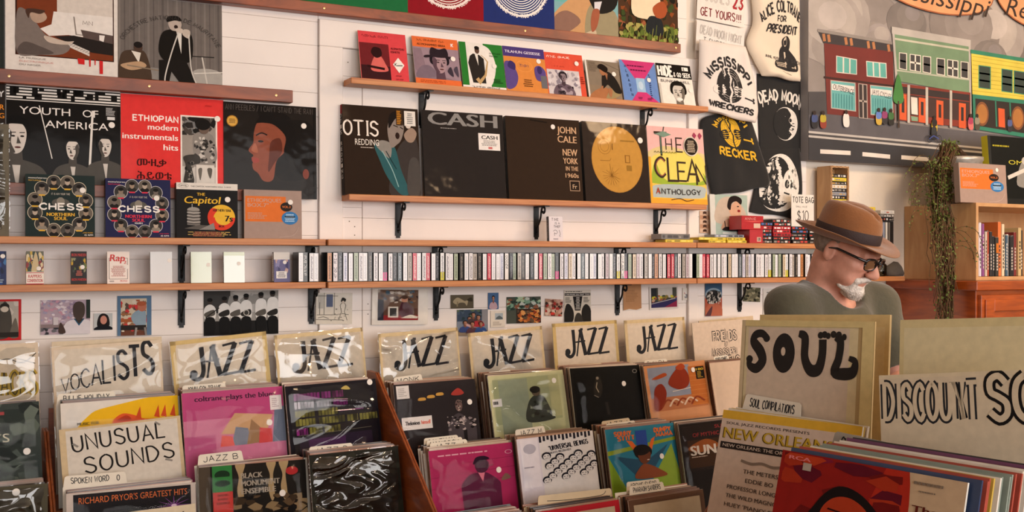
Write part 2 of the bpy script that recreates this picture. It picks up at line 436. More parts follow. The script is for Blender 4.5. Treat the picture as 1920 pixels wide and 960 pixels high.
def sticker(parent, x, y, r=.009, z=.0012, m=None):
    key = (round(r, 4), m.name if m else '')
    if key not in DISC:
        n = 18; v = [(r*math.cos(2*PI*k/n), r*math.sin(2*PI*k/n), 0) for k in range(n)]+[(r*math.cos(2*PI*k/n), r*math.sin(2*PI*k/n), .0004) for k in range(n)]
        f = [tuple(range(n, 2*n))]+[(k, (k+1) % n, n+(k+1) % n, n+k) for k in range(n)]
        DISC[key] = pydata('price_sticker', v, f, m or STICK)
    return link('price_sticker', DISC[key], parent, Matrix.Translation((x, y, z)))
def sheet(name, label, cat, mx, W, H, T, art, body=None, pm=None, group=None, stickers=(), child='cover_art', sleeve=None):
    """a thin card, record sleeve or box: body mesh + printed front (+ price stickers, + clear outer sleeve)"""
    o = link(name, bevmesh(name, (0, 0, -T), (W, H, 0), body or EDGE, min(T*.25, .0015) if T > .008 else 0), None, mx)
    tag(o, label, cat, group)
    if art:
        A = Art(W, H); art(A)
        top = A.n*LSTEP
        link(child, A.mesh(child, pm or PAPER), o)
    else: top = 0
    for st in stickers: sticker(o, st[0]*W, st[1]*H, st[2] if len(st) > 2 else .0095, top+.0003)
    if sleeve:
        e = .003; z = top+.0016
        n = 10; V, F = [], []
        rr = random.Random(int(W*1e5)+len(label))
        for j in range(n+1):
            for i in range(n+1):
                u, v = i/n, j/n; edge = min(u, 1-u, v, 1-v)
                V.append((-e+u*(W+2*e), .0003+v*(H+e), z+(rr.uniform(-.0006, .0018) if edge > .01 else -T/2-z)))
        for j in range(n):
            for i in range(n): k = j*(n+1)+i; F.append((k, k+1, k+n+2, k+n+1))
        link('plastic_sleeve', pydata('plastic_sleeve', V, F, sleeve, True), o)
    return o
# ------------------------------------------------------------------ room shell
WHITE = mat('white painted boards', 'efe7e2', .55, bump=.25, bscale=25, var=.05, vscale=3)
PLAST = mat('cream plaster', 'e6ddd0', .7, bump=.15, bscale=60, var=.04, vscale=4)
CEILM = mat('ceiling paint', 'e4ddd2', .8, var=.03)
FLOORM = wood('floor boards', '5a3b22', '7c5634', .4, (1.5, 14, 14))
SHELFW = wood('honey shelf wood', 'b0693a', 'cf8d55', .5, (2.5, 45, 45), .03)
RAILW = wood('red brown ledge wood', '5a240e', '9a4a20', .42, (3, 14, 14), .08)
BINW = wood('orange stained pine', '7a3815', 'a6531f', .42, (14, 4, 30), .25)
BINW2 = wood('orange stained pine sides', '7a3815', 'a6531f', .42, (6, 6, 30), .25)
PLY = wood('pale plywood', 'bb8d5e', 'd0a676', .5, (6, 14, 3))
CABW = wood('orange varnished cabinet wood', '8c3c12', 'b9571c', .32, (3, 3, 18), .5)
IRON = mat('black wrought iron', '191a1c', .42, metal=.55, bump=.3, bscale=90)
SCREW = mat('brass screw', 'c9a878', .35, metal=.9)
def struct(o): o['kind'] = 'structure'; return o
wall_back = struct(box('wall_back', (LEFT, WALL+.012, 0), (RIGHT, WALL+.16, CEIL), PLAST))
struct(box('wall_left', (LEFT-.15, FRONT, 0), (LEFT, WALL+.012, CEIL), PLAST))
struct(box('wall_right', (RIGHT, FRONT, 0), (RIGHT+.15, WALL+.012, CEIL), PLAST))
struct(box('floor', (LEFT-.15, FRONT-.15, -.1), (RIGHT+.15, WALL+.16, 0), FLOORM))
struct(box('ceiling', (LEFT-.15, FRONT-.15, CEIL), (RIGHT+.15, WALL+.16, CEIL+.1), CEILM))
fv, ff = [], []
edges = [LEFT]+[e for ab in WINS for e in ab]+[RIGHT]
prt = [(boxv((LEFT, FRONT-.15, 0), (RIGHT, FRONT, WZ0)), BOXF), (boxv((LEFT, FRONT-.15, WZ1), (RIGHT, FRONT, CEIL)), BOXF)]
for i in range(0, len(edges), 2): prt.append((boxv((edges[i], FRONT-.15, WZ0), (edges[i+1], FRONT, WZ1)), BOXF))
struct(link('wall_front', pydata('wall_front', *join(prt), PLAST)))
FRAMEW = mat('window frame paint', 'd8d2c6', .5)
PANE = plastic('window glass', bump=0, scale=1, ior=1.45, rough=.0)
for i, (a, b) in enumerate(WINS):
    wn = struct(empty('window_%d' % (i+1), ((a+b)/2, FRONT-.07, WZ0)))
    hw, hh = (b-a)/2, WZ1-WZ0
    for nm, lo, hi in (('window_jamb', (-hw, -.04, 0), (-hw+.06, .04, hh)), ('window_jamb', (hw-.06, -.04, 0), (hw, .04, hh)), ('window_rail', (-hw, -.04, 0), (hw, .04, .07)), ('window_rail', (-hw, -.04, hh-.06), (hw, .04, hh)), ('mullion', (-.02, -.03, 0), (.02, .03, hh))):
        box(nm, lo, hi, FRAMEW, wn)
    for s in (-1, 1): box('pane', (min(.02*s, (hw-.06)*s), -.003, .07), (max(.02*s, (hw-.06)*s), .003, hh-.06), PANE, wn)
# boards of the back wall: narrow ones on the left, wider ones in the boarded-up opening and right of it
XA, XB, XC, XD, XE = LEFT, 1.1216, 1.2066, 2.703, 2.7515
XF = 3.36
def planks(x0, x1, zs):
    me = None
    for z0, z1 in zip(zs[:-1], zs[1:]):
        link('plank', bevmesh('plank', (x0, WALL, z0+.0003), (x1, WALL+.0125, z1-.0003), WHITE, .001), wall_back)
zl = [2.2116+.0825*k for k in range(-18, 11)]
planks(XA, XB-.001, zl)
zp = [1.03, 1.2, 1.37, 1.53, 1.698, 1.864, 2.03, 2.197, 2.293]
planks(XC, XC+.075, [1.03, 1.2, 1.37, 1.53, 1.698, 1.735, 1.9, 2.03, 2.197, 2.293]); planks(XC+.077, XD, zp)
planks(XB, XD, [2.387+.0825*k for k in range(0, 8)])
planks(XE, XF, [.9+.166*k for k in range(0, 14)])
def trim(n, a, b): return struct(box('trim_%d' % n, a, b, WHITE, None, .002))
trim(1, (XB, WALL-.014, 1.0), (XC, WALL+.0125, 2.293)); trim(2, (XB, WALL-.014, 2.2935), (XE, WALL+.0125, 2.386)); trim(3, (XD, WALL-.014, 1.0), (XE, WALL+.0125, 2.293))
NAIL = mat('nail head', '6a5f55', .6)
for px, py in ((655, 415), (665, 425), (665, 441), (650, 118), (664, 495), (690, 589), (690, 570), (905, 75), (1290, 395), (700, 495)):
    p = at(px, py, WALL); link('nail', pydata('nail', *lathe([(.0022, 0), (.0015, .001), (0.0001, .0012)], 8), NAIL), wall_back, Matrix.Translation((p.x, WALL-.0002 if px > 655 or py > 300 else WALL-.0145, p.z)) @ Matrix.Rotation(PI/2, 4, 'X'))

# ------------------------------------------------------------------ ceiling lamps (warm bulbs in enamel shades)
BULB = bpy.data.materials.new('warm bulb'); BULB.use_nodes = True
_p = BULB.node_tree.nodes['Principled BSDF']; _p.inputs['Emission Color'].default_value = (1, .68, .36, 1); _p.inputs['Emission Strength'].default_value = 30
ENAM = mat('white enamel shade', 'e8e4da', .3)
CORD = mat('black lamp cord', '151515', .6)
lamp_lab = ['above the jazz racks', 'above the browsing man', 'before the painted street mural', 'by the shop windows']
for (lx, ly), pw, ll in zip(LAMPS, LAMPW, lamp_lab):
    e = tag(empty('pendant_lamp', (lx, ly, CEIL)), 'white enamel pendant lamp with warm bulb '+ll, 'lamp', 'pendant lamps')
    link('cord', pydata('cord', *tube([(0, 0, 0), (0, 0, -.4)], .004), CORD), e)
    link('lamp_shade', pydata('lamp_shade', *lathe([(.02, -.38), (.03, -.42), (.13, -.5), (.16, -.55), (.157, -.55), (.127, -.503), (.028, -.424), (.01, -.42)], 24), ENAM, True), e)
    link('bulb_offscreen', pydata('bulb_offscreen', *lathe([(.012, -.44), (.03, -.49), (.034, -.52), (.024, -.55), (.001, -.562)], 16), BULB, True), e)
    d = bpy.data.lights.new('ceiling_lamp_offscreen', 'POINT'); d.energy = pw; d.color = (1, .66, .38); d.shadow_soft_size = .12
    link('ceiling_lamp_offscreen', d, e, Matrix.Translation((0, 0, -.62)))

# ------------------------------------------------------------------ shelves, ledges, brackets
ZM, ZC, ZLP, ZUP = CAMZ+.069, CAMZ-.075, CAMZ+.226, CAMZ+.628
def shelf(x0, x1, yf, z, label, yb=WALL, t=.021):
    o = box('wall_shelf', (x0, yf, z-t), (x1, yb-.001, z), SHELFW, None, .0015); tag(o, label, 'shelf', None); return o
XJ = xat(612, 3.47); XJ2 = xat(1307, 3.46)
YL, YR, YP = 3.475, 3.462, 3.505
shelf(-1.2, XJ, YL, ZM, 'honey wood shelf holding the small record boxes, above the lone cassettes')
shelf(XJ+.004, XJ2, YR, ZM, 'long honey wood shelf directly above the tightly packed cassette row', WALL-.014)
shelf(XJ2+.003, 3.72, YR, ZM, 'honey wood shelf under the stacked tapes and the tote bag price sign')
shelf(-1.2, XJ, YL, ZC, 'honey wood shelf carrying the few face-out cassettes')
shelf(XJ+.004, XJ2, YR, ZC, 'long honey wood shelf carrying the tightly packed cassette row', WALL-.014)
shelf(XJ2+.003, xat(1697, YR), YR, ZC, 'honey wood shelf carrying the end of the cassette row behind the man')
shelf(1.2016, 2.734, YP, ZLP, 'honey wood shelf with five large album covers leaning on it', WALL-.014)
shelf(1.209, 2.742, YP, ZUP, 'honey wood shelf with eight small singles leaning on it', WALL-.014)
def rail(x0, x1, zb, h, label, screws, yf=3.552):
    e = tag(empty('picture_ledge', (x0, WALL, zb)), label, 'ledge')
    w = x1-x0
    box('ledge_base', (0, yf-WALL+.008, 0), (w, -.001, .01), RAILW, e, .001)
    box('front_lip', (0, yf-WALL, 0), (w, yf-WALL+.0078, h), RAILW, e, .0015)
    for s in screws: link('screw', pydata('screw', *lathe([(.005, 0), (.004, .0015), (.0001, .002)], 10), SCREW), e, Matrix.Translation((s-x0, yf-WALL, h*.5)) @ Matrix.Rotation(PI/2, 4, 'X'))
    return e
rail(-1.0, 1.018, CAMZ+.533, .042, 'dark red-brown ledge over the red album cover, two black-and-white covers on it', [xat(17, 3.55), xat(280, 3.55), xat(518, 3.55)])
rail(.55, 2.638, CAMZ+.848, .036, 'dark red-brown ledge highest on the wall, above the shelf of singles', [xat(608, 3.55), xat(985, 3.55), xat(1268, 3.55)])
rail(-1.0, xat(560, 3.552), CAMZ+.197, .036, 'dark red-brown ledge partly hidden behind the small record boxes', [])
def bracket_meshes():
    up = join([(boxv((-.011, -.004, -.118), (.011, 0, 0)), BOXF), (boxv((-.007, -.005, -.126), (.007, 0, -.118)), BOXF)])
    arm = (boxv((-.011, -.088, -.004), (.011, 0, 0)), BOXF)
    sc = smooth([(-.052, -.02), (-.058, -.027), (-.067, -.023), (-.07, -.013), (-.062, -.005), (-.049, -.007), (-.041, -.022), (-.036, -.045), (-.022, -.066), (-.0035, -.086)], n=4)
    scv = tube([(0, a, b) for a, b in sc], .0042, 6)
    cu = smooth([(-.004, -.098), (-.012, -.1), (-.016, -.092), (-.012, -.086), (-.007, -.089)], n=3)
    return [pydata('upright', *up, IRON), pydata('arm', *arm, IRON), pydata('scroll', *scv, IRON, True), pydata('curl', *tube([(0, a, b) for a, b in cu], .003, 6), IRON, True), pydata('rivet', *[(lambda v, f: ([(p[0], -.004-p[2], -.105+p[1]) for p in v], [q[::-1] for q in f]))(*lathe([(.004, 0), (.003, .002), (.0001, .003)], 8))][0], IRON)]
BR = bracket_meshes()
def bracket(px, py, z, yb, label, group, t=.021):
    e = tag(empty('shelf_bracket', (xat(px, yb), yb, z-t-.0005)), label, 'bracket', group)
    for nm, me in zip(('upright', 'arm', 'scroll', 'curl', 'rivet'), BR): link(nm, me, e)
for px in (790, 1204): bracket(px, 0, ZUP, WALL-.0005, 'black iron scroll bracket under the shelf of singles', 'brackets under the singles shelf')
for px in (746, 1005, 1229): bracket(px, 0, ZLP, WALL-.0005, 'black iron scroll bracket under the shelf of leaning album covers', 'brackets under the album shelf')
bracket(340, 0, ZM, WALL-.0005, 'black iron scroll bracket between two face-out cassettes', None)
for px in (578, 815, 1155, 1385): bracket(px, 0, ZM, WALL-.0005, 'black iron scroll bracket mostly hidden behind the cassette row', 'brackets behind the cassette row')
bracket(340, 0, ZC, WALL-.0005, 'black iron scroll bracket on the wall beside the black-and-white band photograph', None)
bracket(583, 0, ZC, WALL-.0005, 'black iron scroll bracket beside the pencil sketch on the wall', None)
bracket(817, 0, ZC, WALL-.0005, 'black iron scroll bracket right of the plastic-covered photo of a man', None)
bracket(1157, 0, ZC, WALL-.0005, 'black iron scroll bracket beside the torn brown paper', None)
bracket(1386, 0, ZC, WALL-.0005, 'black iron scroll bracket overlapping a small green photo', None)
# ------------------------------------------------------------------ album covers on the ledges
def lp_on(name, pl, pr, zb, yb, lean, art, label, H=None, T=.004, body=None, pm=None, cat='album', group=None, st=(), roll=0, yaw=0, sq=1.0, sleeve=None):
    x0, x1 = xat(pl, yb), xat(pr, yb)
    W = x1-x0; H = H or W*sq
    return sheet(name, label, cat, frame((x0, yb, zb+.0006), yaw, lean, roll), W, H, T, art, body, pm, group, st, sleeve=sleeve)
R1, R2, R3 = CAMZ+.8585, CAMZ+.5435, CAMZ+.2075
def a_keys(A):
    A.bg('e4ddd6'); A.X = lambda p: (p[0], .1+p[1]*.57 if p[1] < .3 else .271+(p[1]-.3)*.68); A.rect(.085, .30, .965, 1.38, '3a2016'); A.rect(.1, .315, .955, 1.38, '7a3a20'); A.rect(.45, .95, .955, 1.38, 'd8cfc6')
    A.poly([(.42, 1), (.955, 1), (.955, .62), (.55, .66), (.38, .62), (.3, .72), (.4, .8)], 'e8e2dc')
    A.line([(.6, .95), (.62, .68), (.95, .66)], .012, '8a8078'); A.hand('MN', .68, .84, .06, '8a8078', wt=.1)
    A.poly([(.66, .76), (.955, .71), (.955, .55), (.69, .62)], '5a4c48'); A.poly([(.42, .62), (.6, .66), (.955, .58), (.955, .4), (.76, .42)], '26201e')
    A.poly([(.52, .5), (.74, .36), (.74, .44), (.56, .55)], 'd8d0c8')
    for i in range(9): A.line([(.54+i*.023, .52-i*.015), (.565+i*.023, .535-i*.015)], .006, '2a2422', keep=i > 0)
    A.blob([(.1, .95), (.18, .98), (.26, .82), (.36, .62), (.56, .5), (.5, .36), (.3, .32), (.1, .33)], '7d726c'); A.blob([(.1, .33), (.16, .5), (.3, .45), (.42, .36), (.25, .315)], '5a504c')
    A.blob([(.34, .62), (.52, .56), (.6, .57), (.54, .51), (.38, .52)], 'c8b8aa')
    A.blob([(.22, .99), (.32, .985), (.36, .9), (.33, .83), (.27, .8), (.22, .86)], 'b59a86'); A.blob([(.18, 1), (.34, 1), (.3, .94), (.22, .95), (.2, .86)], '4a342a')
    A.poly([(.83, .7), (.88, .7), (.87, .6), (.83, .62)], 'efe9e4')
    A.text('LA MUSIQUE', .12, .235, .032, '8d8580'); A.text('ÉLECTRONIQUE', .12, .175, .032, 'd89a92'); A.text('DU NIGER', .12, .115, .032, '8d8580')
    A.poly([(.63, .315), (.695, .31), (.695, .21), (.64, .215)], 'cf2a2a'); A.poly([(.735, .31), (.752, .31), (.75, .18), (.738, .18)], 'cf2a2a', True); A.poly([(.785, .31), (.797, .31), (.795, .215), (.787, .215)], 'cf2a2a', True); A.poly([(.83, .305), (.862, .3), (.862, .06), (.832, .06)], 'cf2a2a', True)
lp_on('album_cover', 10, 221, R2, 3.575, .03, a_keys, 'cream album cover with a brown photo of a keyboard player, red drips below', H=.3)
def a_singer(A):
    A.bg('6f6864'); A.X = lambda p: (p[0], p[1]*.84)
    for i in range(22): A.rect(i/22+.008*(i % 3), .3, i/22+.02, 1.19, '5f5956' if i % 2 else '7d7671', keep=i > 0)
    A.poly([(0, 0), (1, 0), (1, .28), (0, .3)], '8a8682')
    A.blob([(.72, .3), (.98, .3), (1.0, .02), (.72, .02)], 'a8a49e'); A.line([(.62, .48), (.92, .49)], .012, '2a2725'); A.line([(.8, .48), (.86, .05)], .014, 'c9c4bc'); A.line([(.72, .26), (1, .3)], .012, 'd8d4cc')
    A.blob([(.02, .05), (.02, .42), (.13, .5), (.26, .46), (.3, .05)], '4a3a2e'); A.poly([(.12, .49), (.21, .47), (.19, .34)], 'e4ddd2'); A.ell(.185, .535, .042, .055, '4d3a30'); A.ell(.185, .57, .042, .04, '1c1614'); A.blob([(.02, .3), (.2, .36), (.26, .3), (.12, .24)], 'b89878'); A.line([(.08, .3), (.4, .26)], .014, '8a7a68')
    A.blob([(.02, .1), (.38, .14), (.4, 0), (.02, 0)], '1e1a18'); A.line([(.3, 0), (.34, .08), (.44, .1), (.52, .06), (.55, 0)], .012, 'd8d4cc')
    A.blob([(.4, .72), (.47, .8), (.6, .8), (.7, .74), (.7, .45), (.62, .38), (.46, .38), (.38, .5)], '17130f'); A.poly([(.38, .4), (.64, .42), (.78, .02), (.64, .02), (.5, .26), (.46, .02), (.38, .02)], '1a1613')
    A.poly([(.55, .78), (.6, .78), (.595, .5)], 'e0dcd4'); A.blob([(.5, .8), (.47, .88), (.5, .94), (.57, .95), (.6, .88), (.57, .8)], 'b8aaa0'); A.blob([(.46, .9), (.47, .97), (.56, .985), (.6, .93), (.53, .925)], '15110f')
    A.ell(.545, .845, .02, .025, '2a1a16', n=8); A.blob([(.54, .82), (.6, .83), (.62, .78), (.56, .77)], 'c9bcb0'); A.blob([(.62, .82), (.68, .81), (.67, .71), (.61, .75)], 'c4b8ac')
    A.line([(.57, .78), (.5, .5), (.44, .2), (.44, .06)], .012, 'd4cfc8', sm=True); A.line([(.67, .76), (.68, .5), (.7, .26), (.78, .02)], .012, 'cfcac2', sm=True)
    A.hand('ORCHESTRE NATIONAL DE MAURITANIE', .5, .93, .05, '3a3532', al='c', wt=.1, arc=.16, w=1.12)
lp_on('album_cover', 222, 417, R2, 3.575, .03, a_singer, 'grey album cover with a suited singer holding a microphone', H=.3, pm=GLOSS)
lp_on('album_cover', -190, 8, R2, 3.575, .03, lambda A: A.bg('2c3230').blob([(.1, .2), (.5, .6), (.9, .2)], '4c5a4c'), 'dark green-grey album cover at the end of the ledge', H=.3)
def a_strip(A):
    A.bg('14110f'); A.rect(0, .86, 1, 1, 'e9e5e0')
    A.rects([(0, .868+.028*i, 1, .88+.028*i) for i in range(5)], '14110f'); r = random.Random(3)
    A.rects([(x, .87+.028*r.randint(0, 4), x+r.uniform(.03, .07), .9+.028*r.randint(0, 3)) for x in [r.uniform(0, .92) for _ in range(26)]], '14110f')
    A.text('YOUTH', .11, .735, .072, 'efeae6', w=.44); A.text('OF', .66, .735, .072, 'efeae6', w=.14); A.text('AMERICA', .33, .615, .072, 'efeae6', w=.56)
    A.line([(.28, .82), (.39, .32)], .009, 'e8e4de'); A.line([(.75, .8), (.72, .22)], .02, 'e8e4de')
    A.rect(.86, .72, .97, .85, '201c1a'); A.scrib(.87, .76, .96, .84, 6, 'bbb', 4); A.rect(.88, .72, .95, .75, 'ddd')
    for cx, cy, k, lo in ((.08, .36, .32, .6), (.57, .32, .2, -.6), (.86, .36, .2, .1)):
        A.blob([(cx-k*.7, cy-k*1.6), (cx-k*.6, cy-k*.5), (cx, cy-k*.2), (cx+k*.6, cy-k*.5), (cx+k*.7, cy-k*1.6)], '3a3632')
        A.bust(cx, cy, k, 'd8d0c8', '4a443e', '0f0d0c', '4a4640', look=lo, ctx=.8)
        A.poly([(cx-k*.1, cy-k*.35), (cx+k*.12, cy-k*.35), (cx+k*.04, cy-k*1.2)], 'cfc8c0')
    A.rect(0, 0, 1, .03, '14110f')
lp_on('album_cover', 12, 226, R3, 3.575, .03, a_strip, 'black-and-white album cover with stripes on top and three pale faces', H=.325, pm=GLOSS, st=[(.92, .67)])
def a_red(A):
    A.bg('e23a38'); A.hand('ETHIOPIAN', .545, .74, .055, 'fff2ec', w=.43, al='r', wt=.22, serif=.07)
    for t, y, w_ in (('modern', .655, .29), ('instrumentals', .555, .53), ('hits', .455, .14)): A.text(t, .545, y, .06, 'fff2ec', w=w_, al='r', bold=.022)
    A.text('ሙዚቃ', .15, .29, .07, '3a0f0c', w=.28, bold=.02); A.text('ሕይወቴ', .15, .16, .07, '3a0f0c', w=.33, bold=.02)
    A.rect(.57, .07, .935, .82, 'f2e6de'); A.rect(.585, .085, .92, .805, '9c948c'); A.rect(.585, .085, .92, .3, 'cdc6be'); A.speck(.585, .62, .92, .805, 26, ['2c2826', '4a4440', '1c1a18', '777'], .05, 3)
    A.blob([(.7, .62), (.8, .66), (.9, .6), (.92, .36), (.74, .34), (.7, .45)], '8c8680'); A.speck(.7, .34, .91, .62, 40, ['26221f', 'cbc5bd', '3c3733'], .022, 5)
    A.blob([(.6, .4), (.74, .42), (.76, .34), (.68, .3), (.7, .14), (.6, .12), (.62, .3)], '3a3632'); A.speck(.61, .16, .7, .38, 14, ['8a847c', '1c1a18'], .02, 6)
    A.ell(.8, .7, .055, .065, '6b5a50'); A.ell(.79, .735, .075, .06, '161311'); A.rect(.72, .09, .9, .32, 'd8d2ca'); A.blob([(.74, .27), (.78, .28), (.76, .16)], '6a645c'); A.blob([(.83, .28), (.88, .28), (.86, .18)], '5a544c')
    A.text('STEREO', .88, .92, .014, 'a01c1c', al='r')
lp_on('album_cover', 227, 420, R3, 3.575, .03, a_red, 'bright red album cover with white lettering and a framed photo of a seated man', H=.322, pm=GLOSS, st=[(.935, .8)])
def a_profile(A):
    A.bg('1d1815'); A.blob([(.35, 1.0), (.62, .86), (.95, .8), (1, .3), (.6, .2), (.5, .5), (.4, .8)], '120e0c')
    A.blob([(.36, .8), (.44, .84), (.56, .8), (.66, .7), (.66, .52), (.56, .4), (.52, .2), (.42, .18), (.36, .26), (.31, .3), (.3, .36), (.32, .39), (.29, .42), (.31, .45), (.26, .5), (.31, .58), (.315, .66), (.33, .74)], '8a4a36')
    A.blob([(.5, .6), (.6, .64), (.62, .5), (.54, .38), (.47, .28), (.48, .45)], '5c2c20'); A.blob([(.295, .42), (.36, .42), (.37, .38), (.31, .37)], '9c4238'); A.ell(.39, .6, .03, .012, '1a0f0c'); A.line([(.34, .66), (.4, .69), (.46, .67)], .014, '1a0f0c', sm=True)
    A.blob([(.29, .5), (.33, .58), (.36, .48)], 'a8644c'); A.ell(.68, .48, .028, .05, '3a2018'); A.ell(.88, .27, .035, .055, '7a3a2c')
    A.blob([(.34, .8), (.46, .92), (.7, .88), (.78, .6), (.7, .4), (.64, .5), (.66, .66), (.54, .78), (.42, .8)], '100c0b')
    A.hand('ANN PEEBLES / I CAN\'T STAND THE RAIN', .02, .92, .055, '57504c', w=.94, wt=.09); A.ell(.09, .8, .06, .06, 'a8762a'); A.ell(.09, .8, .052, .052, 'd8a84a'); A.scrib(.055, .775, .125, .825, 4, '6a4618', 5, cen=True)
    A.rect(.97, 0, 1, 1, '120f0d')
lp_on('album_cover', 420, 594, R3, 3.572, .03, a_profile, 'dark shrink-wrapped album cover with a woman in profile and a gold seal', H=.318, T=.006, pm=CRINK, body=DARKEDGE, st=[(.86, .79)])
def a_foil(A): A.bg('6c6658'); A.rect(.06, .06, .94, .94, '5c574c')
CRUMPLE = plastic('crumpled clear wrap', bump=.8, scale=9, dist=.05, ior=1.85)
lp_on('album_cover', -210, 17, ZM, 3.505, .04, a_foil, 'grey album cover in crumpled silvery wrap, left of the small record boxes', H=.335, sleeve=CRUMPLE)
def a_farleft(A):
    A.bg('2a2320'); A.text('FOR', .99, .76, .05, 'e08a2a', al='r', bold=.02); A.text('NG', .99, .68, .05, 'e08a2a', al='r', bold=.02); A.text('Y', .99, .88, .06, 'ddd', al='r', bold=.02)
lp_on('album_cover', -200, 10, R3, 3.575, .03, a_farleft, 'brown album cover with orange letters, beside the striped black one', H=.325)
# top ledge
def a_wheel(c1, c2, c3):
    def f(A):
        A.bg(c1); A.ell(.5, .62, .42, .42, c3, n=32); A.ell(.5, .62, .405, .405, c1, n=32)
        for k in range(10): A.line([(.5+.4*math.cos(a)*(1-.07*k), .62+(.4-.028*k)*math.sin(a)) for a in (PI*(1.05+.9*j/16) for j in range(17))], .012, c3, keep=k > 0)
        A.hand('ANTHOLOGIE 1970-1980 VOLUME TWO', .5, .19, .042, c3, al='c', wt=.2, arc=-.13, w=1.05)
    return f
x7 = xat(765, 3.575)
for pl, pr, c1, c2, c3, lb in ((563, 765, '1d6a3c', '3c8a64', 'e8ece4', 'green'), (765, 907, '8a1420', 'b02a3a', 'f0e6e0', 'red'), (907, 1040, '20306e', '3c4c8c', 'f0ece8', 'blue')):
    lp_on('album_cover', pl, pr, R1, 3.575, .03, a_wheel(c1, c2, c3), lb+' album cover with a white engraved wheel, on the highest ledge', H=.315, pm=GLOSS)
def a_sitter(A):
    A.bg('7fb0b4'); A.rect(0, .45, .45, 1, '6fb4b0'); A.blob([(0, .3), (.5, .62), (.8, .3), (.4, 0), (0, 0)], 'c89a6c'); A.blob([(0, .0), (.4, .22), (.2, .35), (0, .25)], '8c6a5c'); A.blob([(.55, .45), (.95, .4), (.98, .02), (.5, 0)], '9a9072'); A.blob([(.3, .0), (.62, .15), (.6, .02)], 'c8b498')
    A.blob([(.3, 1), (.95, 1), (.98, .5), (.7, .36), (.55, .5), (.45, .75)], '1d1c1a'); A.ell(.66, .85, .014, .014, 'ddd'); A.ell(.66, .7, .014, .014, 'ddd', keep=True)
    A.poly([(.28, .8), (.34, .8), (.34, .66), (.26, .66)], 'd8d8dc'); A.blob([(.18, .66), (.3, .68), (.34, .6), (.2, .55), (.14, .58)], 'a86a4a'); A.poly([(.62, .5), (.74, .52), (.7, .4), (.62, .4)], 'd8d8dc'); A.blob([(.6, .4), (.7, .4), (.66, .2), (.58, .12), (.56, .25)], 'a05c42')
lp_on('album_cover', 1040, 1160, R1, 3.575, .03, a_sitter, 'album cover of a man in a black jacket by blue-green water, on the highest ledge', H=.315, pm=SATIN)
def a_garden(A):
    A.bg('4a3220'); A.speck(0, .2, 1, 1, 120, ['6a3a1e', '2c2a18', '8a4a24', '3a4a22', '1c1a12', '9a5a3a'], .05, 11); A.speck(0, 0, 1, .3, 90, ['5a6a2c', '7a8a3a', '2f3a1a', 'a8a05a'], .05, 12)
    A.blob([(.3, 1), (.62, 1), (.66, .72), (.72, .52), (.66, .36), (.5, .36), (.22, .42), (.24, .8)], 'e6d8b8'); A.blob([(.5, .4), (.7, .38), (.72, .18), (.45, .2)], '1f2428'); A.blob([(.56, .52), (.72, .62), (.8, .54), (.76, .42), (.62, .4)], 'a5522e'); A.line([(.62, .98), (.72, .7)], .05, 'dccfae'); A.poly([(.4, 1), (.48, 1), (.45, .85)], '7a4a34')
    for k in range(14): A.line([(.1+k*.06, .02), (.13+k*.062, .2+.05*(k % 3))], .008, '9a9c50' if k % 2 else '6a7a34', keep=k > 0)
lp_on('album_cover', 1160, 1272, R1, 3.575, .03, a_garden, 'album cover of a person in a white shirt among garden flowers, on the highest ledge', H=.315, pm=SATIN)

# ------------------------------------------------------------------ 7-inch singles on the upper shelf
def single(pl, pr, art, label, st=(), pm=None): return lp_on('single_sleeve', pl, pr, ZUP, 3.527, .24, art, label, sq=1.02, T=.003, cat='single', group=None, st=st, pm=pm or GLOSS)
def s1(A):
    A.bg('d8484e'); A.text('ሳሙኤል በለጠ', .07, .88, .05, '6a1c22', w=.55); A.rect(.01, .02, .62, .76, '6e2428'); A.rect(.01, .02, .62, .3, '3a1a1e'); A.blob([(.22, .2), (.3, .48), (.42, .52), (.52, .36), (.56, .2)], 'd86a64'); A.blob([(.24, .56), (.3, .68), (.44, .66), (.46, .52), (.34, .46)], '2c1416'); A.line([(.14, .28), (.5, .24)], .05, '2a1214')
    A.text('ALEMAYEHU', .66, .66, .045, '3a1014', w=.29, bold=.02); A.text('ESHETE', .66, .59, .045, '3a1014', w=.19, bold=.02); A.poly([(.8, .5), (.92, .35), (.8, .18), (.68, .35)], 'f2ece6'); A.hand('K', .72, .32, .06, '333', wt=.2); A.line([(.76, .33), (.88, .34)], .02, '555'); A.text('ለምለም', .72, .1, .03, '6a1c22'); A.text('ስም የለም', .72, .03, .03, '6a1c22')
single(678, 768, s1, 'red single sleeve with a dark photo of a singer and a white diamond')
def s2(A):
    A.bg('9a8490'); A.rect(0, .78, 1, 1, 'e2703c'); A.rect(0, 0, 1, .12, 'e2703c'); A.text('አሊ መሐመድ ቢራ', .1, .91, .045, '5a3018', w=.6); A.text('ALI MOHAMMED BIRRA', .1, .82, .045, '2c1a10', w=.62, bold=.02); A.hand('K', .85, .84, .07, 'fff', wt=.2); A.poly([(.02, .75), (.18, .75), (.25, .35), (.12, .2), (.02, .3)], '8a7480')
    A.blob([(.05, .12), (.12, .35), (.32, .4), (.5, .25), (.62, .12)], '7a6a78'); A.bust(.56, .26, .44, 'a88c94', '5a4450', '1f1820', '857480', look=.7, hat='2a2028')
    A.blob([(.72, .3), (.8, .4), (.84, .2)], '3c3440'); A.blob([(.86, .35), (.94, .42), (.95, .2)], '4a4250'); A.rect(0, 0, 1, .12, 'e2703c'); A.scrib(.1, .03, .9, .09, 2, 'a84c24', 4)
single(780, 866, s2, 'orange-edged single sleeve with a smiling man in a wide hat', [(.86, .58)])
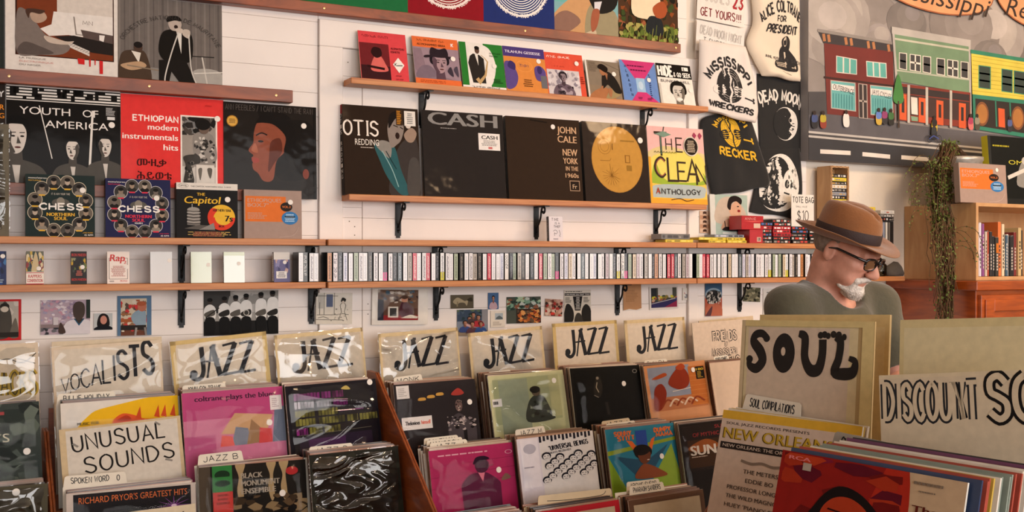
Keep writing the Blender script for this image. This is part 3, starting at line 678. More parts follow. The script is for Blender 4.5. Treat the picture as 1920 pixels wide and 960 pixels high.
def s3(A):
    A.bg('eae6e0'); A.rect(0, .06, .15, 1, '2c7a30'); A.poly([(.55, 1), (1, 1), (1, .06), (.66, .06)], '2c7a30'); A.poly(smooth([(.42, 1), (.68, .9), (.8, .6), (.76, .3), (.62, .06), (.3, .06), (.3, 1)], n=5), 'eae6e0'); A.rect(.15, .06, .35, 1, 'eae6e0')
    A.poly([(.22, .7), (.3, .76), (.44, .74), (.54, .66), (.54, .12), (.24, .12), (.17, .55)], '2a2624'); A.poly([(.34, .75), (.41, .75), (.4, .5)], 'e8e4dc'); A.ell(.4, .84, .055, .08, '5c443a'); A.ell(.4, .89, .058, .04, '15110f')
    A.line([(.48, .74), (.56, .68), (.62, .6), (.54, .3), (.4, .14), (.34, .22)], [.012, .016, .03, .05, .07, .09], 'c0a070'); A.text('GETATCHEW', .68, .78, .035, '153c18', w=.27); A.text('MEKURIA', .68, .72, .035, '153c18', w=.2); A.scrib(.72, .14, .95, .24, 3, '153c18', 3); A.text('ጌታቸው መኩሪያ', .2, .015, .035, '333', w=.65)
single(869, 950, s3, 'green and white single sleeve with a saxophone player', [(.77, .52)])
def s4(A):
    A.bg('d88a44'); A.rect(0, .78, 1, 1, '4a3a7a'); A.text('TILAHUN GESSESSE', .05, .86, .06, 'e8e0f0', w=.85, bold=.02); A.blob([(0, .08), (0, .6), (.14, .66), (.26, .5), (.3, .3), (.2, .1)], '5c4a8a'); A.blob([(.08, .55), (.14, .68), (.26, .62), (.24, .48)], '3c3068'); A.ell(.48, .58, .2, .13, 'e49a52'); A.ell(.48, .58, .185, .12, 'd88a44'); A.text('ሽንሙን', .37, .56, .06, '3a2a5a', w=.22); A.blob([(.72, .55), (.85, .62), (.98, .5), (.95, .3), (.75, .3)], '5c4a8a'); A.ell(.84, .52, .06, .09, '3c3068'); A.rect(.85, .12, 1, .4, '6a6a70'); A.scrib(.4, .12, .66, .3, 4, '7a4a24', 4, cen=True)
single(951, 1029, s4, 'orange single sleeve with a purple top band and purple faces', [(.84, .72)])
def s5(A):
    A.bg('d9543e'); A.text('ሰንይ ወዳጄ', .06, .88, .05, 'f4e0d8', w=.6); A.text('BAHTA', .85, .84, .04, '8a2a1c', w=.1); A.text('ያ ያ ልቤ', .22, .67, .03, 'a8382a', w=.28); A.rect(.02, .02, .86, .6, 'cfc8cc'); A.speck(.02, .2, .86, .6, 40, ['a8a0a8', '8a8290', 'dcd6da'], .06, 5); A.bust(.42, .32, .22, '8c7c84', '4a3c44', '2a2228', '6a5a66', look=.2); A.speck(.25, .02, .66, .22, 18, ['4a3e48', 'a89aa4', '2c242c'], .05, 8); A.scrib(.88, .3, .99, .48, 4, '8a2a1c', 4)
single(1029, 1101, s5, 'orange-red single sleeve with a pale photo of a man outdoors', [(.82, .78)])
def s6(A):
    A.bg('8a7a66'); A.rect(0, .0, .05, 1, 'ded8d0'); A.rect(.05, .35, 1, 1, '857868'); A.scrib(.1, .7, .4, .96, 8, '5c5044', 3); A.line([(.5, .98), (1, .8)], .02, '6a5e50'); A.blob([(.05, 0), (.2, .2), (.55, .3), (.8, .1), (.7, 0)], 'a8704a'); A.blob([(.5, 0), (.9, .1), (.98, .3), (.8, .4)], '9a8a62'); A.blob([(.48, .66), (.7, .72), (.9, .5), (1, .2), (.82, .18), (.7, .3), (.6, .38), (.5, .3), (.42, .28)], '211d1b'); A.poly([(.55, .68), (.64, .68), (.6, .5)], '9c6a4c'); A.blob([(.4, .74), (.48, .62), (.6, .68), (.62, .8), (.5, .84)], 'a5704e'); A.blob([(.36, .82), (.46, .76), (.6, .7), (.66, .82), (.52, .92), (.4, .9)], '1c1411'); A.blob([(.38, .3), (.46, .34), (.42, .2)], 'a5704e'); A.blob([(.64, .3), (.72, .24), (.66, .05), (.6, .15)], 'a5704e')
single(1105, 1168, s6, 'brown single sleeve of a seated man in a black jacket', [(.83, .68)])
def s7(A):
    A.bg('6a8cc8'); A.poly([(.06, 1), (1, 1), (.64, .56), (.38, .56)], 'c83c78'); A.poly([(.2, 0), (1, 0), (.62, .26), (.42, .26)], 'c83c78'); A.rect(.4, .24, .64, .58, '9cc0e0'); A.ell(.52, .4, .07, .1, 'bcd4ea'); A.scrib(.2, .84, .88, .9, 1, '6a1c44', 3); A.scrib(.28, .74, .8, .8, 1, '6a1c44', 5)
    for i, ch in enumerate('HLBADEN'): A.hand(ch if ch in G else 'A', .13+.016*i, .82-.115*i, .06, '1c2440', wt=.16)
    A.scrib(.76, .1, .82, .7, 12, '2c3c70', 4); A.scrib(.4, .06, .52, .12, 2, '6a1c44', 2); A.scrib(.66, .05, .82, .11, 2, '6a1c44', 2)
single(1171, 1238, s7, 'blue and pink hourglass-patterned single sleeve', [(.76, .55)])
def s8(A):
    A.bg('e9e4dc'); A.rect(0, .66, 1, 1, '141210'); A.hand('HIDE', .05, .7, .24, 'f2eee8', w=.4, wt=.22); A.hand('& GO SEEK', .48, .7, .1, 'f2eee8', w=.48, wt=.2); A.rect(.74, .86, .92, .95, 'f2eee8'); A.hand('&', .77, .87, .06, '222', wt=.2); A.text('BUNKER HILL', .08, .54, .07, '1c1816', w=.84); A.bust(.55, .08, .46, 'c9c4bc', '6a645c', '14110f', '2a2624', look=-.3, ctx=1.05); A.rect(0, 0, .06, .5, 'c8c4bc'); A.ell(.55, .14, .09, .04, 'efece6', n=10)
single(1240, 1305, s8, 'black-and-white single sleeve with a laughing man below large white letters', [(.9, .38)])

# ------------------------------------------------------------------ five large covers on the album shelf
def big(pl, pr, art, label, T=.012, H=.318, st=(), pm=None, body=None, yb=3.535, yaw=0): return lp_on('album_cover', pl, pr, ZLP, yb, .11, art, label, H=H, T=T, st=st, pm=pm or GLOSS, body=body or DARKEDGE, yaw=yaw, cat='album')
def b1(A):
    A.bg('2a1d14'); A.blob([(.6, 0), (.62, .3), (.72, .55), (.86, .66), (.98, .6), (1, 0)], '3a3432'); A.blob([(.4, .56), (.5, .6), (.66, .56), (.74, .3), (.84, .04), (.72, .02), (.56, .2), (.46, .4)], '2c5a60'); A.blob([(.42, .57), (.5, .62), (.62, .58), (.6, .42), (.48, .5)], '8a8680'); A.line([(.5, .5), (.62, .3), (.7, .1)], .012, '8ab0b0', sm=True); A.line([(.55, .5), (.68, .3)], .012, '1a3438')
    A.blob([(.82, .04), (.86, .4), (.98, .4), (.98, .03)], '4a4644'); A.blob([(.62, .55), (.58, .75), (.64, .9), (.74, .9), (.8, .78), (.76, .64), (.7, .58)], '8c8078'); A.blob([(.6, .76), (.62, .92), (.74, .96), (.8, .86), (.7, .88)], '181210'); A.ell(.71, .68, .03, .04, '2a1a14', n=8); A.line([(.66, .8), (.72, .78)], .012, '201812'); A.line([(.75, .78), (.79, .76)], .012, '201812'); A.blob([(.8, .7), (.9, .78), (.97, .72), (.92, .62), (.84, .62)], '9a8474'); A.ell(.86, .8, .035, .03, 'd8ccc0')
    A.hand('OTIS', .01, .665, .16, 'efe6dc', w=.44, wt=.13, serif=.09); A.text('REDDING', .15, .555, .07, 'efe6dc', w=.31); A.scrib(.22, .52, .46, .535, 1, 'cfc4b8', 3)
    A.rect(.7, .8, .79, .98, '3a2818'); A.scrib(.71, .81, .78, .97, 8, 'd8902a', 4); A.rect(.81, .8, .96, .97, 'e8e2da'); A.scrib(.84, .82, .93, .95, 6, '777', 4, cen=True)
o = big(647, 790, b1, 'dark brown album box of a singer at a microphone in a turquoise-sleeved jacket', T=.03, yaw=-.0)
sp = Art(.03, .318); sp.rect(0, 0, 1, 1, '2a211c'); sp.rect(0, .9, 1, 1, '8a2a2a'); [sp.text(ch, .5, .86-.062*i, .045, 'd8d0c8', al='c', w=.55, rot=0) for i, ch in enumerate('OTIS REDDING') if ch != ' ']
link('spine_print', sp.mesh('spine_print', PAPER), o, Matrix.Translation((-.0004, 0, -.03)) @ Matrix.Rotation(-PI/2, 4, 'Y'))
def b2(A):
    A.bg('241f1e'); A.text('CASH', .08, .84, .15, '8c8a88', w=.84, bold=.05); A.scrib(.22, .795, .5, .81, 1, '9a9694', 3); A.rect(.68, .57, .95, .77, 'ebe6e2'); A.text('CASH', .72, .7, .045, '1c1818', w=.2, bold=.03); A.scrib(.71, .62, .92, .69, 4, '9a9490', 3, cen=True); A.rect(.8, .585, .85, .61, 'c86a6a')
big(797, 950, b2, 'plain charcoal album cover with large grey letters and a white sticker', T=.008, pm=CRINK)
def b3(A):
    A.bg('2f2117')
    for t, y, h, w_ in (('JOHN', .83, .085, .26), ('CALE', .715, .085, .26), ('NEW', .555, .085, .2), ('YORK', .455, .075, .2), ('IN THE', .37, .055, .17), ('1960s', .285, .055, .18)): A.text(t, .95, y, h, 'cfa884', w=w_, al='r', bold=.02)
    A.rect(.82, .12, .96, .25, 'a88a70'); A.rect(.83, .13, .95, .24, '251a14'); A.text('Fr', .86, .15, .055, 'cfb090', w=.06, bold=.01); A.line([(.32, .97), (.55, .95)], .012, '15100c')
big(955, 1094, b3, 'dark brown album box with tan capital letters along its right side', T=.02, st=[(.63, .9)], pm=GLOSS)
def b4(A):
    A.bg('2b211c'); A.ell(.52, .54, .4, .42, 'b07e36', n=40); A.ell(.52, .54, .392, .412, 'c08e40', n=40)
    for q in (.07, .045): A.line([(.33+.1*q/.07*math.cos(a), .7+.1*q/.07*math.sin(a)) for a in (2*PI*k/20 for k in range(21))], .005, '8a5e22')
    A.line([(.45, .74), (.45, .66)], .012, '6a4418'); A.line([(.58, .78), (.8, .78)], .02, '98702c'); A.rect(.64, .5, .72, .6, '8a5e22'); A.rect(.655, .51, .705, .59, 'c08e40'); A.line([(.25, .52), (.4, .52), (.42, .55)], .006, '8a5e22')
    for k in range(9): a = PI*k/9; A.line([(.42+.14*math.cos(a)*(.5+k % 3*.3), .33+.14*math.sin(a)*(.5+k % 3*.3)), (.42-.14*math.cos(a), .33-.12*math.sin(a))], .004, '8a5e22', keep=k > 0)
    A.rect(.66, .4, .74, .47, '98702c')
big(1099, 1219, b4, 'black album box with a large plain gold disc', T=.022, st=[(.9, .8, .012)], pm=CRINK)
def b5(A):
    A.bg('e9c75a'); A.rect(0, .66, 1, 1, 'e8b8b4'); A.blob([(.0, .66), (.3, .75), (.7, .7), (1, .66), (1, .5), (0, .5)], 'dcc890'); A.blob([(.04, .3), (.1, .62), (.9, .66), (.96, .3), (.5, .24)], 'e6d66a'); A.blob([(.04, .36), (.12, .52), (.3, .3), (.9, .3), (.95, .42), (.96, .26), (.06, .26)], '9cb43c'); A.blob([(.03, .1), (.1, .24), (.9, .24), (.97, .14), (.85, .08), (.15, .08)], 'b0bcbc'); A.rect(0, 0, 1, .07, 'e8a838'); A.rect(0, 0, .04, .6, 'e8a838')
    for t, x, y, h in (('T', .12, .62, .3), ('H', .32, .7, .15), ('E', .5, .68, .18), ('C', .1, .34, .26), ('L', .33, .3, .3), ('E', .5, .3, .24), ('A', .66, .3, .28), ('N', .83, .26, .26)): A.hand(t, x, y, h, '3a2c24', wt=.1, jit=.01, outline=None)
    for t, x, y, h in (('C', .12, .36, .22), ('T', .13, .64, .26)): A.hand(t, x, y, h, 'a85a4a' if t == 'C' else '5c7a6a', wt=.05)
    A.poly([(.14, .9), (.28, .94), (.42, .9), (.28, .86)], '7a9484'); A.line([(.28, .94), (.3, 1)], .012, '3a4a40'); A.ell(.76, .76, .135, .13, 'd8d0c0', n=24); A.ell(.76, .76, .12, .115, '241c18', n=24); A.scrib(.68, .68, .84, .84, 7, 'c8b8a0', 4, cen=True); A.poly([(.83, .95), (.87, .91), (.83, .86), (.8, .91)], 'a03c5a'); A.poly([(.93, .95), (.97, .91), (.93, .86), (.9, .91)], 'a03c5a')
    A.hand('ANTHOLOGY', .1, .125, .065, '2c2420', w=.78, wt=.16, jit=.06); A.hand('ANTHOLOGY'[:1], .1, .125, .075, 'c84a2c', wt=.12); A.line([(.35, .05), (.5, .07), (.62, .04), (.75, .06)], .01, '3a2c24', sm=True)
    for k in range(8): A.line([(.1+k*.05, .655), (.12+k*.05, .675), (.14+k*.05, .655)], .006, '3a4a24', keep=k > 0)
big(1221, 1327, b5, 'pastel pink, yellow and green album cover with spindly drawn letters', T=.005, pm=SATIN, body=EDGE)

# ------------------------------------------------------------------ small record boxes on the left shelf
def chess(bgc, acc, ring, vol):
    def f(A):
        A.bg(bgc); A.text('mono/stereo', .04, .93, .026, 'f0ece4', w=.26, bold=.02); A.text('FEATURING...', .04, .89, .022, acc, w=.2)
        for k in range(12):
            a = PI*2*(k+.5)/12 + .0; cx, cy = .5+.38*math.cos(a), .49+.4*math.sin(a)
            A.ell(cx, cy, .108, .118, ring, keep=k > 0)
        for k in range(12):
            a = PI*2*(k+.5)/12; cx, cy = .5+.38*math.cos(a), .49+.4*math.sin(a); sk = ['8a7a6c', '6f6660', '7c746c', 'a08c78'][k % 4]
            A.ell(cx, cy, .1, .11, ['4a4844', '3a3836', '6a6258'][k % 3], keep=k > 0)
        A.n += 1
        for k in range(12):
            a = PI*2*(k+.5)/12; cx, cy = .5+.38*math.cos(a), .49+.4*math.sin(a); sk = ['8a7a6c', '6f6660', 'b8a898', 'a08c78'][k % 4]
            A.ell(cx, cy-.065, .07, .045, ['2a2826', '8c8478', '1f1d1c'][k % 3], n=10, keep=True); A.n += .2
            A.ell(cx, cy+.01, .038, .055, sk, n=10, keep=True); A.n += .2; A.ell(cx, cy+.045, .042, .03, '1a1614', n=10, keep=True); A.n += .2
            A.rect(cx-.045, cy-.118, cx+.045, cy-.095, acc, keep=True); A.n -= .6
        A.n = math.ceil(A.n)+1
        A.hand('It IS NOW YOUR TIME'.upper(), .5, .675, .03, 'cfc8bc', al='c', w=.27, wt=.1); A.ell(.5, .55, .13, .07, '5a5852'); A.ell(.5, .57, .06, .07, '8a8478', n=10)
        A.hand('CHESS', .2, .44, .095, 'f4f0ea', w=.62, wt=.26, serif=.05); A.text('NORTHERN', .5, .335, .055, acc, al='c', w=.4, bold=.045); A.text('SOUL', .5, .27, .055, acc, al='c', w=.19, bold=.045)
        if vol: A.text('VOLUME II', .5, .23, .03, 'eee', al='c', w=.12, bold=.02)
        A.text('...AND MORE!', .97, .06, .02, acc, al='r', w=.16); A.text('45 RPM', .97, .02, .025, 'f0ece4', al='r', w=.13, bold=.02)
    return f
def rbox(pl, pr, art, label, H, st=(), body=None, pm=None, T=.03, lean=.03): return lp_on('record_box', pl, pr, ZM, 3.512, lean, art, label, H=H, T=T, st=st, body=body or DARKEDGE, pm=pm or SATIN, cat='record box')
rbox(48, 178, chess('23302f', 'e0b040', 'd8ccb4', False), 'dark green small record box with a ring of portraits and yellow lettering', .189, [(.82, .76, .0085)])
rbox(198, 320, chess('24264c', 'd83a50', 'd0ccd0', True), 'dark blue small record box with a ring of portraits and pink lettering', .184, [(.78, .68, .0085)])
def rb3(A):
    A.bg('1c1b1c'); A.rect(0, .88, 1, 1, 'e2dcd4'); A.ell(.11, .945, .085, .04, '2a2624'); A.ell(.11, .945, .08, .036, 'e2dcd4'); A.hand('CAPITOL', .05, .93, .03, '2a2624', w=.12, wt=.16); A.text('THE CAPITOL NORTHERN SOUL 7s BOX', .23, .925, .026, '3a3632', w=.66); A.text('THE', .33, .77, .055, 'e8b83a', w=.13, bold=.02)
    A.text('Capitol', .12, .63, .13, 'e8b83a', w=.58, bold=.02, shear=.15); A.ell(.73, .38, .225, .235, 'd8402c', n=36); A.poly([(.73+.225*math.cos(a), .38+.235*math.sin(a)) for a in (PI*k/24*1.0+.0 for k in range(25))], 'e8b83a'); A.ell(.76, .38, .14, .14, 'e8b83a', n=24); A.blob([(.5, .4), (.56, .54), (.66, .52), (.6, .4), (.62, .24), (.54, .24)], 'd8402c'); A.hand('NORTHERN SOUL', .74, .49, .04, '1c1b1c', al='c', w=.3, wt=.2); A.text('7s', .79, .31, .11, '1c1b1c', w=.12, bold=.04); A.text('BOX', .73, .2, .04, '1c1b1c', al='c', w=.09, bold=.03)
    A.poly([(.17, .24), (.18, .5), (.36, .5), (.38, .22)], '7a7672'); A.ell(.27, .51, .1, .05, '98948e')
    for k in range(9): A.line([(.165, .27+k*.028), (.27, .255+k*.028), (.385, .265+k*.028)], .012, 'b8b4ae' if k % 2 else '4a4644', keep=k > 0)
    A.line([(.25, .54), (.25, .62)], .012, 'aaa'); A.poly([(.12, .17), (.36, .24), (.62, .22), (.62, .14)], '5c5854'); A.poly([(.36, .15), (.6, .28), (.62, .16)], '8a8682'); A.scrib(.15, .03, .92, .12, 4, 'c8a860', 6, cen=True); A.scrib(.2, .03, .8, .12, 4, 'b06a50', 8, cen=True)
rbox(331, 446, rb3, 'black small record box with a round tower and a yellow and red disc', .178, [(.83, .71, .009)])
def rb4(A):
    A.bg('a48e84'); A.rect(.02, .35, .72, .87, 'dc7434'); A.text('ETHIOPIQUES', .06, .75, .08, 'c4a090', w=.58, bold=.01); A.text('BOX.7"', .06, .65, .08, 'c4a090', w=.36, bold=.01); A.scrib(.06, .4, .42, .54, 5, 'c89880', 4); A.ell(.73, .66, .105, .095, '2a2422'); A.text('VOL.2', .73, .64, .045, 'dc7434', al='c', w=.15, bold=.02); A.ell(.79, .43, .145, .135, '3c7ab4', n=24); A.scrib(.69, .35, .89, .52, 5, 'bcd8ee', 4, cen=True); A.rect(.7, .44, .88, .47, '16283c'); A.line([(.6, .03), (.85, .08), (.95, .25)], .008, 'b8a49a', sm=True)
BXE = mat('grey-brown box board', '8c7a70', .6)
rbox(458, 566, rb4, 'grey-brown small record box with orange label and blue round sticker, beside a black box', .162, [(.8, .76, .0085)], body=BXE)
# ------------------------------------------------------------------ cassettes
CASE = plastic('clear cassette case', bump=.08, scale=5, tint='e8e8ea', dist=.01)
CASEB = mat('black cassette case', '17171a', .18, spec=.6)
INLAY = mat('cassette inlay card', attr=True, rough=.25, spec=.3, coat=.3, coatbump=.03, cbscale=4); INLAYF = mat('cassette front card', attr=True, rough=.4, spec=.1, coat=.05)
CW, CH, CD = .0168, .1, .069
def cas_case():                                  # black back shell with open face toward the spine card
    return bevmesh('case', (-CW/2, 0, 0), (CW/2, CD, CH), CASEB, .0009)
CASEM = cas_case()
def spine(fn):
    A = Art(CW-.0022, CH-.005); fn(A); me = A.mesh('spine_card', INLAY)
    return me
def sp_plain(c, c2=None, txt=None, tc='222', band=None, seed=1, dark=False):
    def f(A):
        A.bg(c)
        if c2: A.rect(0, 0, 1, .3, c2)
        if band: A.rect(0, .82, 1, 1, band)
        if txt: A.hand(txt, .28, .9, .62*A.W/A.H, tc, w=None, wt=.16, rot=-PI/2) if False else [A.hand(ch, .22, .84-.105*i, .075, tc, w=.55, wt=.2) for i, ch in enumerate(txt)]
        else:
            r = random.Random(seed)
            for i in range(18): y = .08+.046*i; A.rect(.3+r.uniform(0, .1), y, .62+r.uniform(0, .15), y+.028, tc, keep=i > 0)
    return f
KINDS = [
 (sp_plain('f2f2f6', tc='c8ccd8'), 'glossy white-spined'), (sp_plain('e6e4e8', tc='6a6674', seed=2), 'pale grey-spined'), (sp_plain('b8b0a8', tc='4a4440', seed=3), 'stone-grey-spined'),
 (sp_plain('1d1c20', tc='8a8890', seed=4), 'black-spined'), (sp_plain('3a3532', tc='8f867c', seed=5), 'dark brown-spined'), (sp_plain('a9b59e', tc='5c6a54', seed=6), 'sage green-spined'),
 (sp_plain('d8d9e8', tc='7a80a8', seed=7), 'lavender-spined'), (sp_plain('cf4458', tc='f0d0d0', seed=8), 'crimson-spined'), (sp_plain('d9c9b0', tc='7a6248', seed=9), 'cream-spined'),
 (sp_plain('efeff2', 'd8d040', tc='8a8a90', seed=10), 'white and yellow-spined'), (sp_plain('5f6a72', tc='b8c0c8', seed=11), 'slate blue-spined'), (sp_plain('c88a5a', tc='5a3420', seed=12), 'tan-spined'),
 (sp_plain('2a2a2e', 'd8408a', tc='6a6a70', seed=13), 'black and pink-spined'), (sp_plain('c8bcc4', tc='86606c', seed=14), 'dusty pink-spined')]
SPM = [spine(k[0]) for k in KINDS]
SPECIAL = {578: ('SCRUFFS', '4a4848', 'd8d4d0'), 948: ('GOONS', 'ece8e4', '1c1c1c'), 1168: ('DYSLEXICS', 'e8e6e4', '1c1c1c'), 626: ('THE UGLY', 'e4dce0', '3a3440')}
ORDER = {1255: 7, 1320: 7, 1327: 7, 722: 12, 915: 7, 1010: 7}
def cassette(x, ysp, z, me, label, group, yaw=0, h=1.0):
    e = link('cassette_tape', CASEM); e.location = (x, ysp, z+.0004); e.rotation_euler = (0, 0, yaw); e.scale = (1, 1, h)
    tag(e, label, 'cassette', group)
    link('spine_card', me, e, Matrix.Translation((-CW/2+.0011, -.0001, .0025)) @ Matrix.Rotation(PI/2, 4, 'X'))
    return e
rr = random.Random(21)
x = xat(562, YL+.02); special_done = set(); pat = [0, 3, 1, 2, 4, 0, 3, 6, 0, 5, 1, 0, 4, 1, 0, 8, 1, 3, 10, 0, 2, 6, 0, 1, 13, 0, 3, 9, 1, 0, 5, 8, 0, 1, 2, 4, 0, 11, 1, 0, 6]
i = 0
XSTOP = xat(1640, 3.48)
while x < XSTOP:
    if XJ-.012 < x < XJ+.013: x = XJ+.0135
    if XJ2-.011 < x < XJ2+.0125: x = XJ2+.0125
    px = 960+FPX*((x/3.475*FW[1]-FW[0])/(RT[0]-x/3.475*RT[1]))
    yy = (YL if x < XJ else YR)+rr.uniform(.004, .016)
    k = pat[i % len(pat)]
    if rr.random() < .25: k = rr.randrange(len(KINDS))
    if rr.random() < .12: k = 0
    for q, kk in ORDER.items():
        if abs(px-q) < 4.2: k = kk
    lab, me = 'cassette with a %s case standing in the long packed row' % KINDS[k][1], SPM[k]; grp = KINDS[k][1]+' cassettes in the packed row'
    for q, (t, c_, tc) in SPECIAL.items():
        if abs(px-q) < 4.5 and q not in special_done:
            special_done.add(q); me = spine(sp_plain(c_, txt=t, tc=tc)); grp = None
            lab = {'SCRUFFS': 'grey cassette with pale capital letters down its spine, first of the packed row', 'GOONS': 'white cassette with a short bold black word on its spine', 'DYSLEXICS': 'white cassette with a long bold black word on its spine', 'THE UGLY': 'pale pink cassette with grey capitals down its spine'}[t]
    cassette(x, yy, ZC, me, lab, grp, rr.uniform(-.015, .015), rr.choice([1, 1, 1, .985, 1.01]))
    step = CW+.0009+rr.uniform(0, .0006)
    if rr.random() < .05: step += .004
    x += step; i += 1
# face-out cassettes on the left shelf
def face_out(pl, pr, art, label, st=(), z=ZC, y=YL+.03, yaw=0, H=.1, pm=None, spine_c='d8d4d0', lean=.05):
    x0, x1 = xat(pl, y), xat(pr, y); W = x1-x0
    o = sheet('cassette_tape', label, 'cassette', frame((x0, y, z+.0006), yaw, lean), W, H, .0165, art, CASEB, pm or INLAYF, None, [(s[0], s[1], .0065) for s in st], child='inlay_card')
    A = Art(.0125, H-.006); A.bg(spine_c); A.scrib(.2, .1, .8, .9, 12, '8a7a70', 3)
    link('spine_card', A.mesh('spine_card', INLAY), o, Matrix.Translation((-.0003, .003, -.0145)) @ Matrix.Rotation(-PI/2, 4, 'Y'))
    return o
def c1(A): A.bg('1c2a5a'); A.speck(0, 0, 1, 1, 26, ['2a4a8a', '101838', '3c70a8', 'a84a6a'], .12, 3); A.scrib(.1, .05, .9, .3, 4, '9ab', 3)
face_out(-22, 12, c1, 'dark blue face-out cassette at the end of the shelf', [(.8, .85)])
def c2(A): A.bg('6a6a5a'); A.speck(0, .4, 1, 1, 40, ['2a3a4a', 'c8a84a', '8a3a3a', '3a4a3a', 'd8c8a0'], .12, 5); A.blob([(.3, .4), (.5, .95), (.62, .9), (.7, .6), (.6, .4)], 'c8b48a'); A.rect(0, 0, 1, .38, 'ece4d8'); A.rect(0, .34, 1, .36, 'b03038'); A.text('RAPPERS', .5, .2, .1, 'b82a30', al='c', w=.75, bold=.03); A.text('CONVENTION', .5, .07, .1, 'b82a30', al='c', w=.88, bold=.03); A.rect(0, 0, 1, .03, 'b03038')
face_out(49, 82, c2, 'face-out cassette with a colourful photo above red lettering on white', [(.72, .48)])
def c3(A): A.bg('221c1a'); A.text('IRON MAIDEN', .5, .85, .09, 'c83a34', al='c', w=.9, bold=.02); A.speck(.02, .36, .98, .8, 30, ['5a6a3a', 'c8a030', '3a3a34', '8a8a6a', '1a1614'], .11, 4); A.rect(.24, .22, .8, .44, '1a1010'); A.scrib(.3, .25, .74, .42, 4, 'c86a5a', 3, cen=True); A.text('IRON MAIDEN', .5, .1, .08, 'c83a34', al='c', w=.9, bold=.02)
face_out(133, 163, c3, 'black face-out cassette with red jagged lettering and a yellow figure', [(.72, .52)])
def c4(A): A.bg('f0e4dc'); A.rect(.08, .14, .92, .8, '3a3634'); A.rect(.1, .152, .9, .788, 'f0e4dc'); A.text('Rap', .12, .7, .22, 'c8302e', w=.66, bold=.04, shear=.2); A.text('2', .74, .62, .1, 'c8302e', w=.12, bold=.03); A.scrib(.16, .22, .84, .56, 9, 'b87a70', 3, cen=True); A.scrib(.1, .05, .4, .1, 2, '6a6460', 3); A.text('PROFILE', .9, .06, .05, 'c8302e', al='r', w=.32)
face_out(201, 243, c4, 'white face-out cassette with a red logo over a thin black frame', [(.88, .52)])
def cw(t):
    def f(A): A.bg(t)
    return f
CASEG = mat('glossy cassette front', attr=True, rough=.2, coat=1, coatbump=.06, cbscale=5)
face_out(282, 323, cw('d4d6d8'), 'plain glossy white face-out cassette left of the iron bracket', [(.88, .72)], pm=CASEG)
def c6(A): A.bg('bcc6a8')
face_out(358, 397, c6, 'plain pale green face-out cassette right of the iron bracket', [(.84, .58)], pm=CASEG)
def c7(A): A.bg('ccd6ca'); A.rect(0, .88, 1, 1, 'a8b078')
face_out(420, 459, c7, 'pale mint face-out cassette with an olive top band', [(.72, .62)], pm=CASEG)
def c8(A): A.bg('6a6890'); A.rect(0, .75, 1, 1, 'dcd8d4'); A.speck(.1, .3, .9, .75, 10, ['4a4870', '8a88b0', 'c8a8a0'], .14, 4); A.rect(.14, .12, .8, .36, 'ece8e4'); A.scrib(.2, .15, .74, .33, 4, '5a5870', 3, cen=True)
face_out(514, 545, c8, 'lavender face-out cassette with a white caption box, beside the packed row', [(.68, .66)], yaw=.1)
# cassette leaning on the main shelf and the tapes stacked near its end
def c9(A): A.bg('e2dce2'); A.hand('TIME', .2, .83, .1, '3a3640', w=.5, wt=.14, jit=.05); A.hand('IS A', .42, .69, .08, '3a3640', w=.35, wt=.14); A.hand('THIEF', .35, .55, .09, '3a3640', w=.48, wt=.14, jit=.05); A.line([(.3, .4), (.45, .46), (.6, .38), (.5, .3), (.38, .34), (.4, .22)], .02, '3a3640', sm=True); A.line([(.72, .46), (.8, .3), (.74, .22), (.82, .2)], .02, '3a3640', sm=True); A.scrib(.3, .06, .8, .12, 2, '8a8690', 3)
face_out(1030, 1058, c9, 'white hand-lettered cassette standing alone on the long shelf', z=ZM, y=YR+.03, yaw=.12, H=.094, spine_c='1c1a1c')
YEL = mat('yellow cassette card', 'd8c02c', .4, var=.06, vscale=40); REDC = mat('red cassette card', 'b4202a', .3, coat=.3, var=.08, vscale=30); BLK = mat('black cassette card', '1c1a1c', .3, coat=.3); GRYC = mat('grey cassette card', '8a90a0', .35); CLR = mat('clear grey wrap', '6a645e', .25, coat=.5)
STK = mat('stacked tape print', attr=True, rough=.4)
def flat_tape(x, y, z, w, d, h, m, label, cols, group=None, yaw=0, nm='cassette_tape', cat='cassette'):
    o = box(nm, (-w/2, 0, 0), (w/2, d, h), m, None, .0008); o.location = (x, y, z); o.rotation_euler = (0, 0, yaw); tag(o, label, cat, group)
    A = Art(w, h); A.X = None
    r = random.Random(int(x*1000+z*777)); xx = .05
    while xx < .9:
        ww = r.uniform(.05, .22); A.rect(xx, .25, min(.95, xx+ww), r.choice([.6, .78]), r.choice(cols), keep=xx > .06); xx += ww+r.uniform(.02, .1)
    link('edge_print', A.mesh('edge_print', STK), o, Matrix.Translation((-w/2, -.0002, 0)) @ Matrix.Rotation(PI/2, 4, 'X'))
    return o
def xz(px): return xat(px, YR+.03)
y0 = YR+.03; h = .0163
flat_tape(xz(1274), y0, ZM+.0004, xz(1300)-xz(1248), .07, .012, YEL, 'yellow tape box lying under a dark wrapped tape', ['8a7a18', 'e8d860'])
flat_tape(xz(1268), y0+.004, ZM+.0128, xz(1295)-xz(1241), .07, .022, CLR, 'dark wrapped tape lying on a single yellow box', ['3a3432', '8a847c'])
flat_tape(xz(1345), y0, ZM+.0004, xz(1362)-xz(1330), .07, .011, YEL, 'yellow tape box, bottom left of the pile of four', ['8a7a18', 'f0e070'])
flat_tape(xz(1382), y0, ZM+.0004, xz(1400)-xz(1364), .07, .011, YEL, 'yellow tape box, bottom right of the pile of four', ['8a7a18', 'f0e070'])
flat_tape(xz(1337), y0+.003, ZM+.0118, xz(1362)-xz(1311), .07, .011, YEL, 'yellow tape box, upper left of the pile of four', ['8a7a18', 'f0e070'])
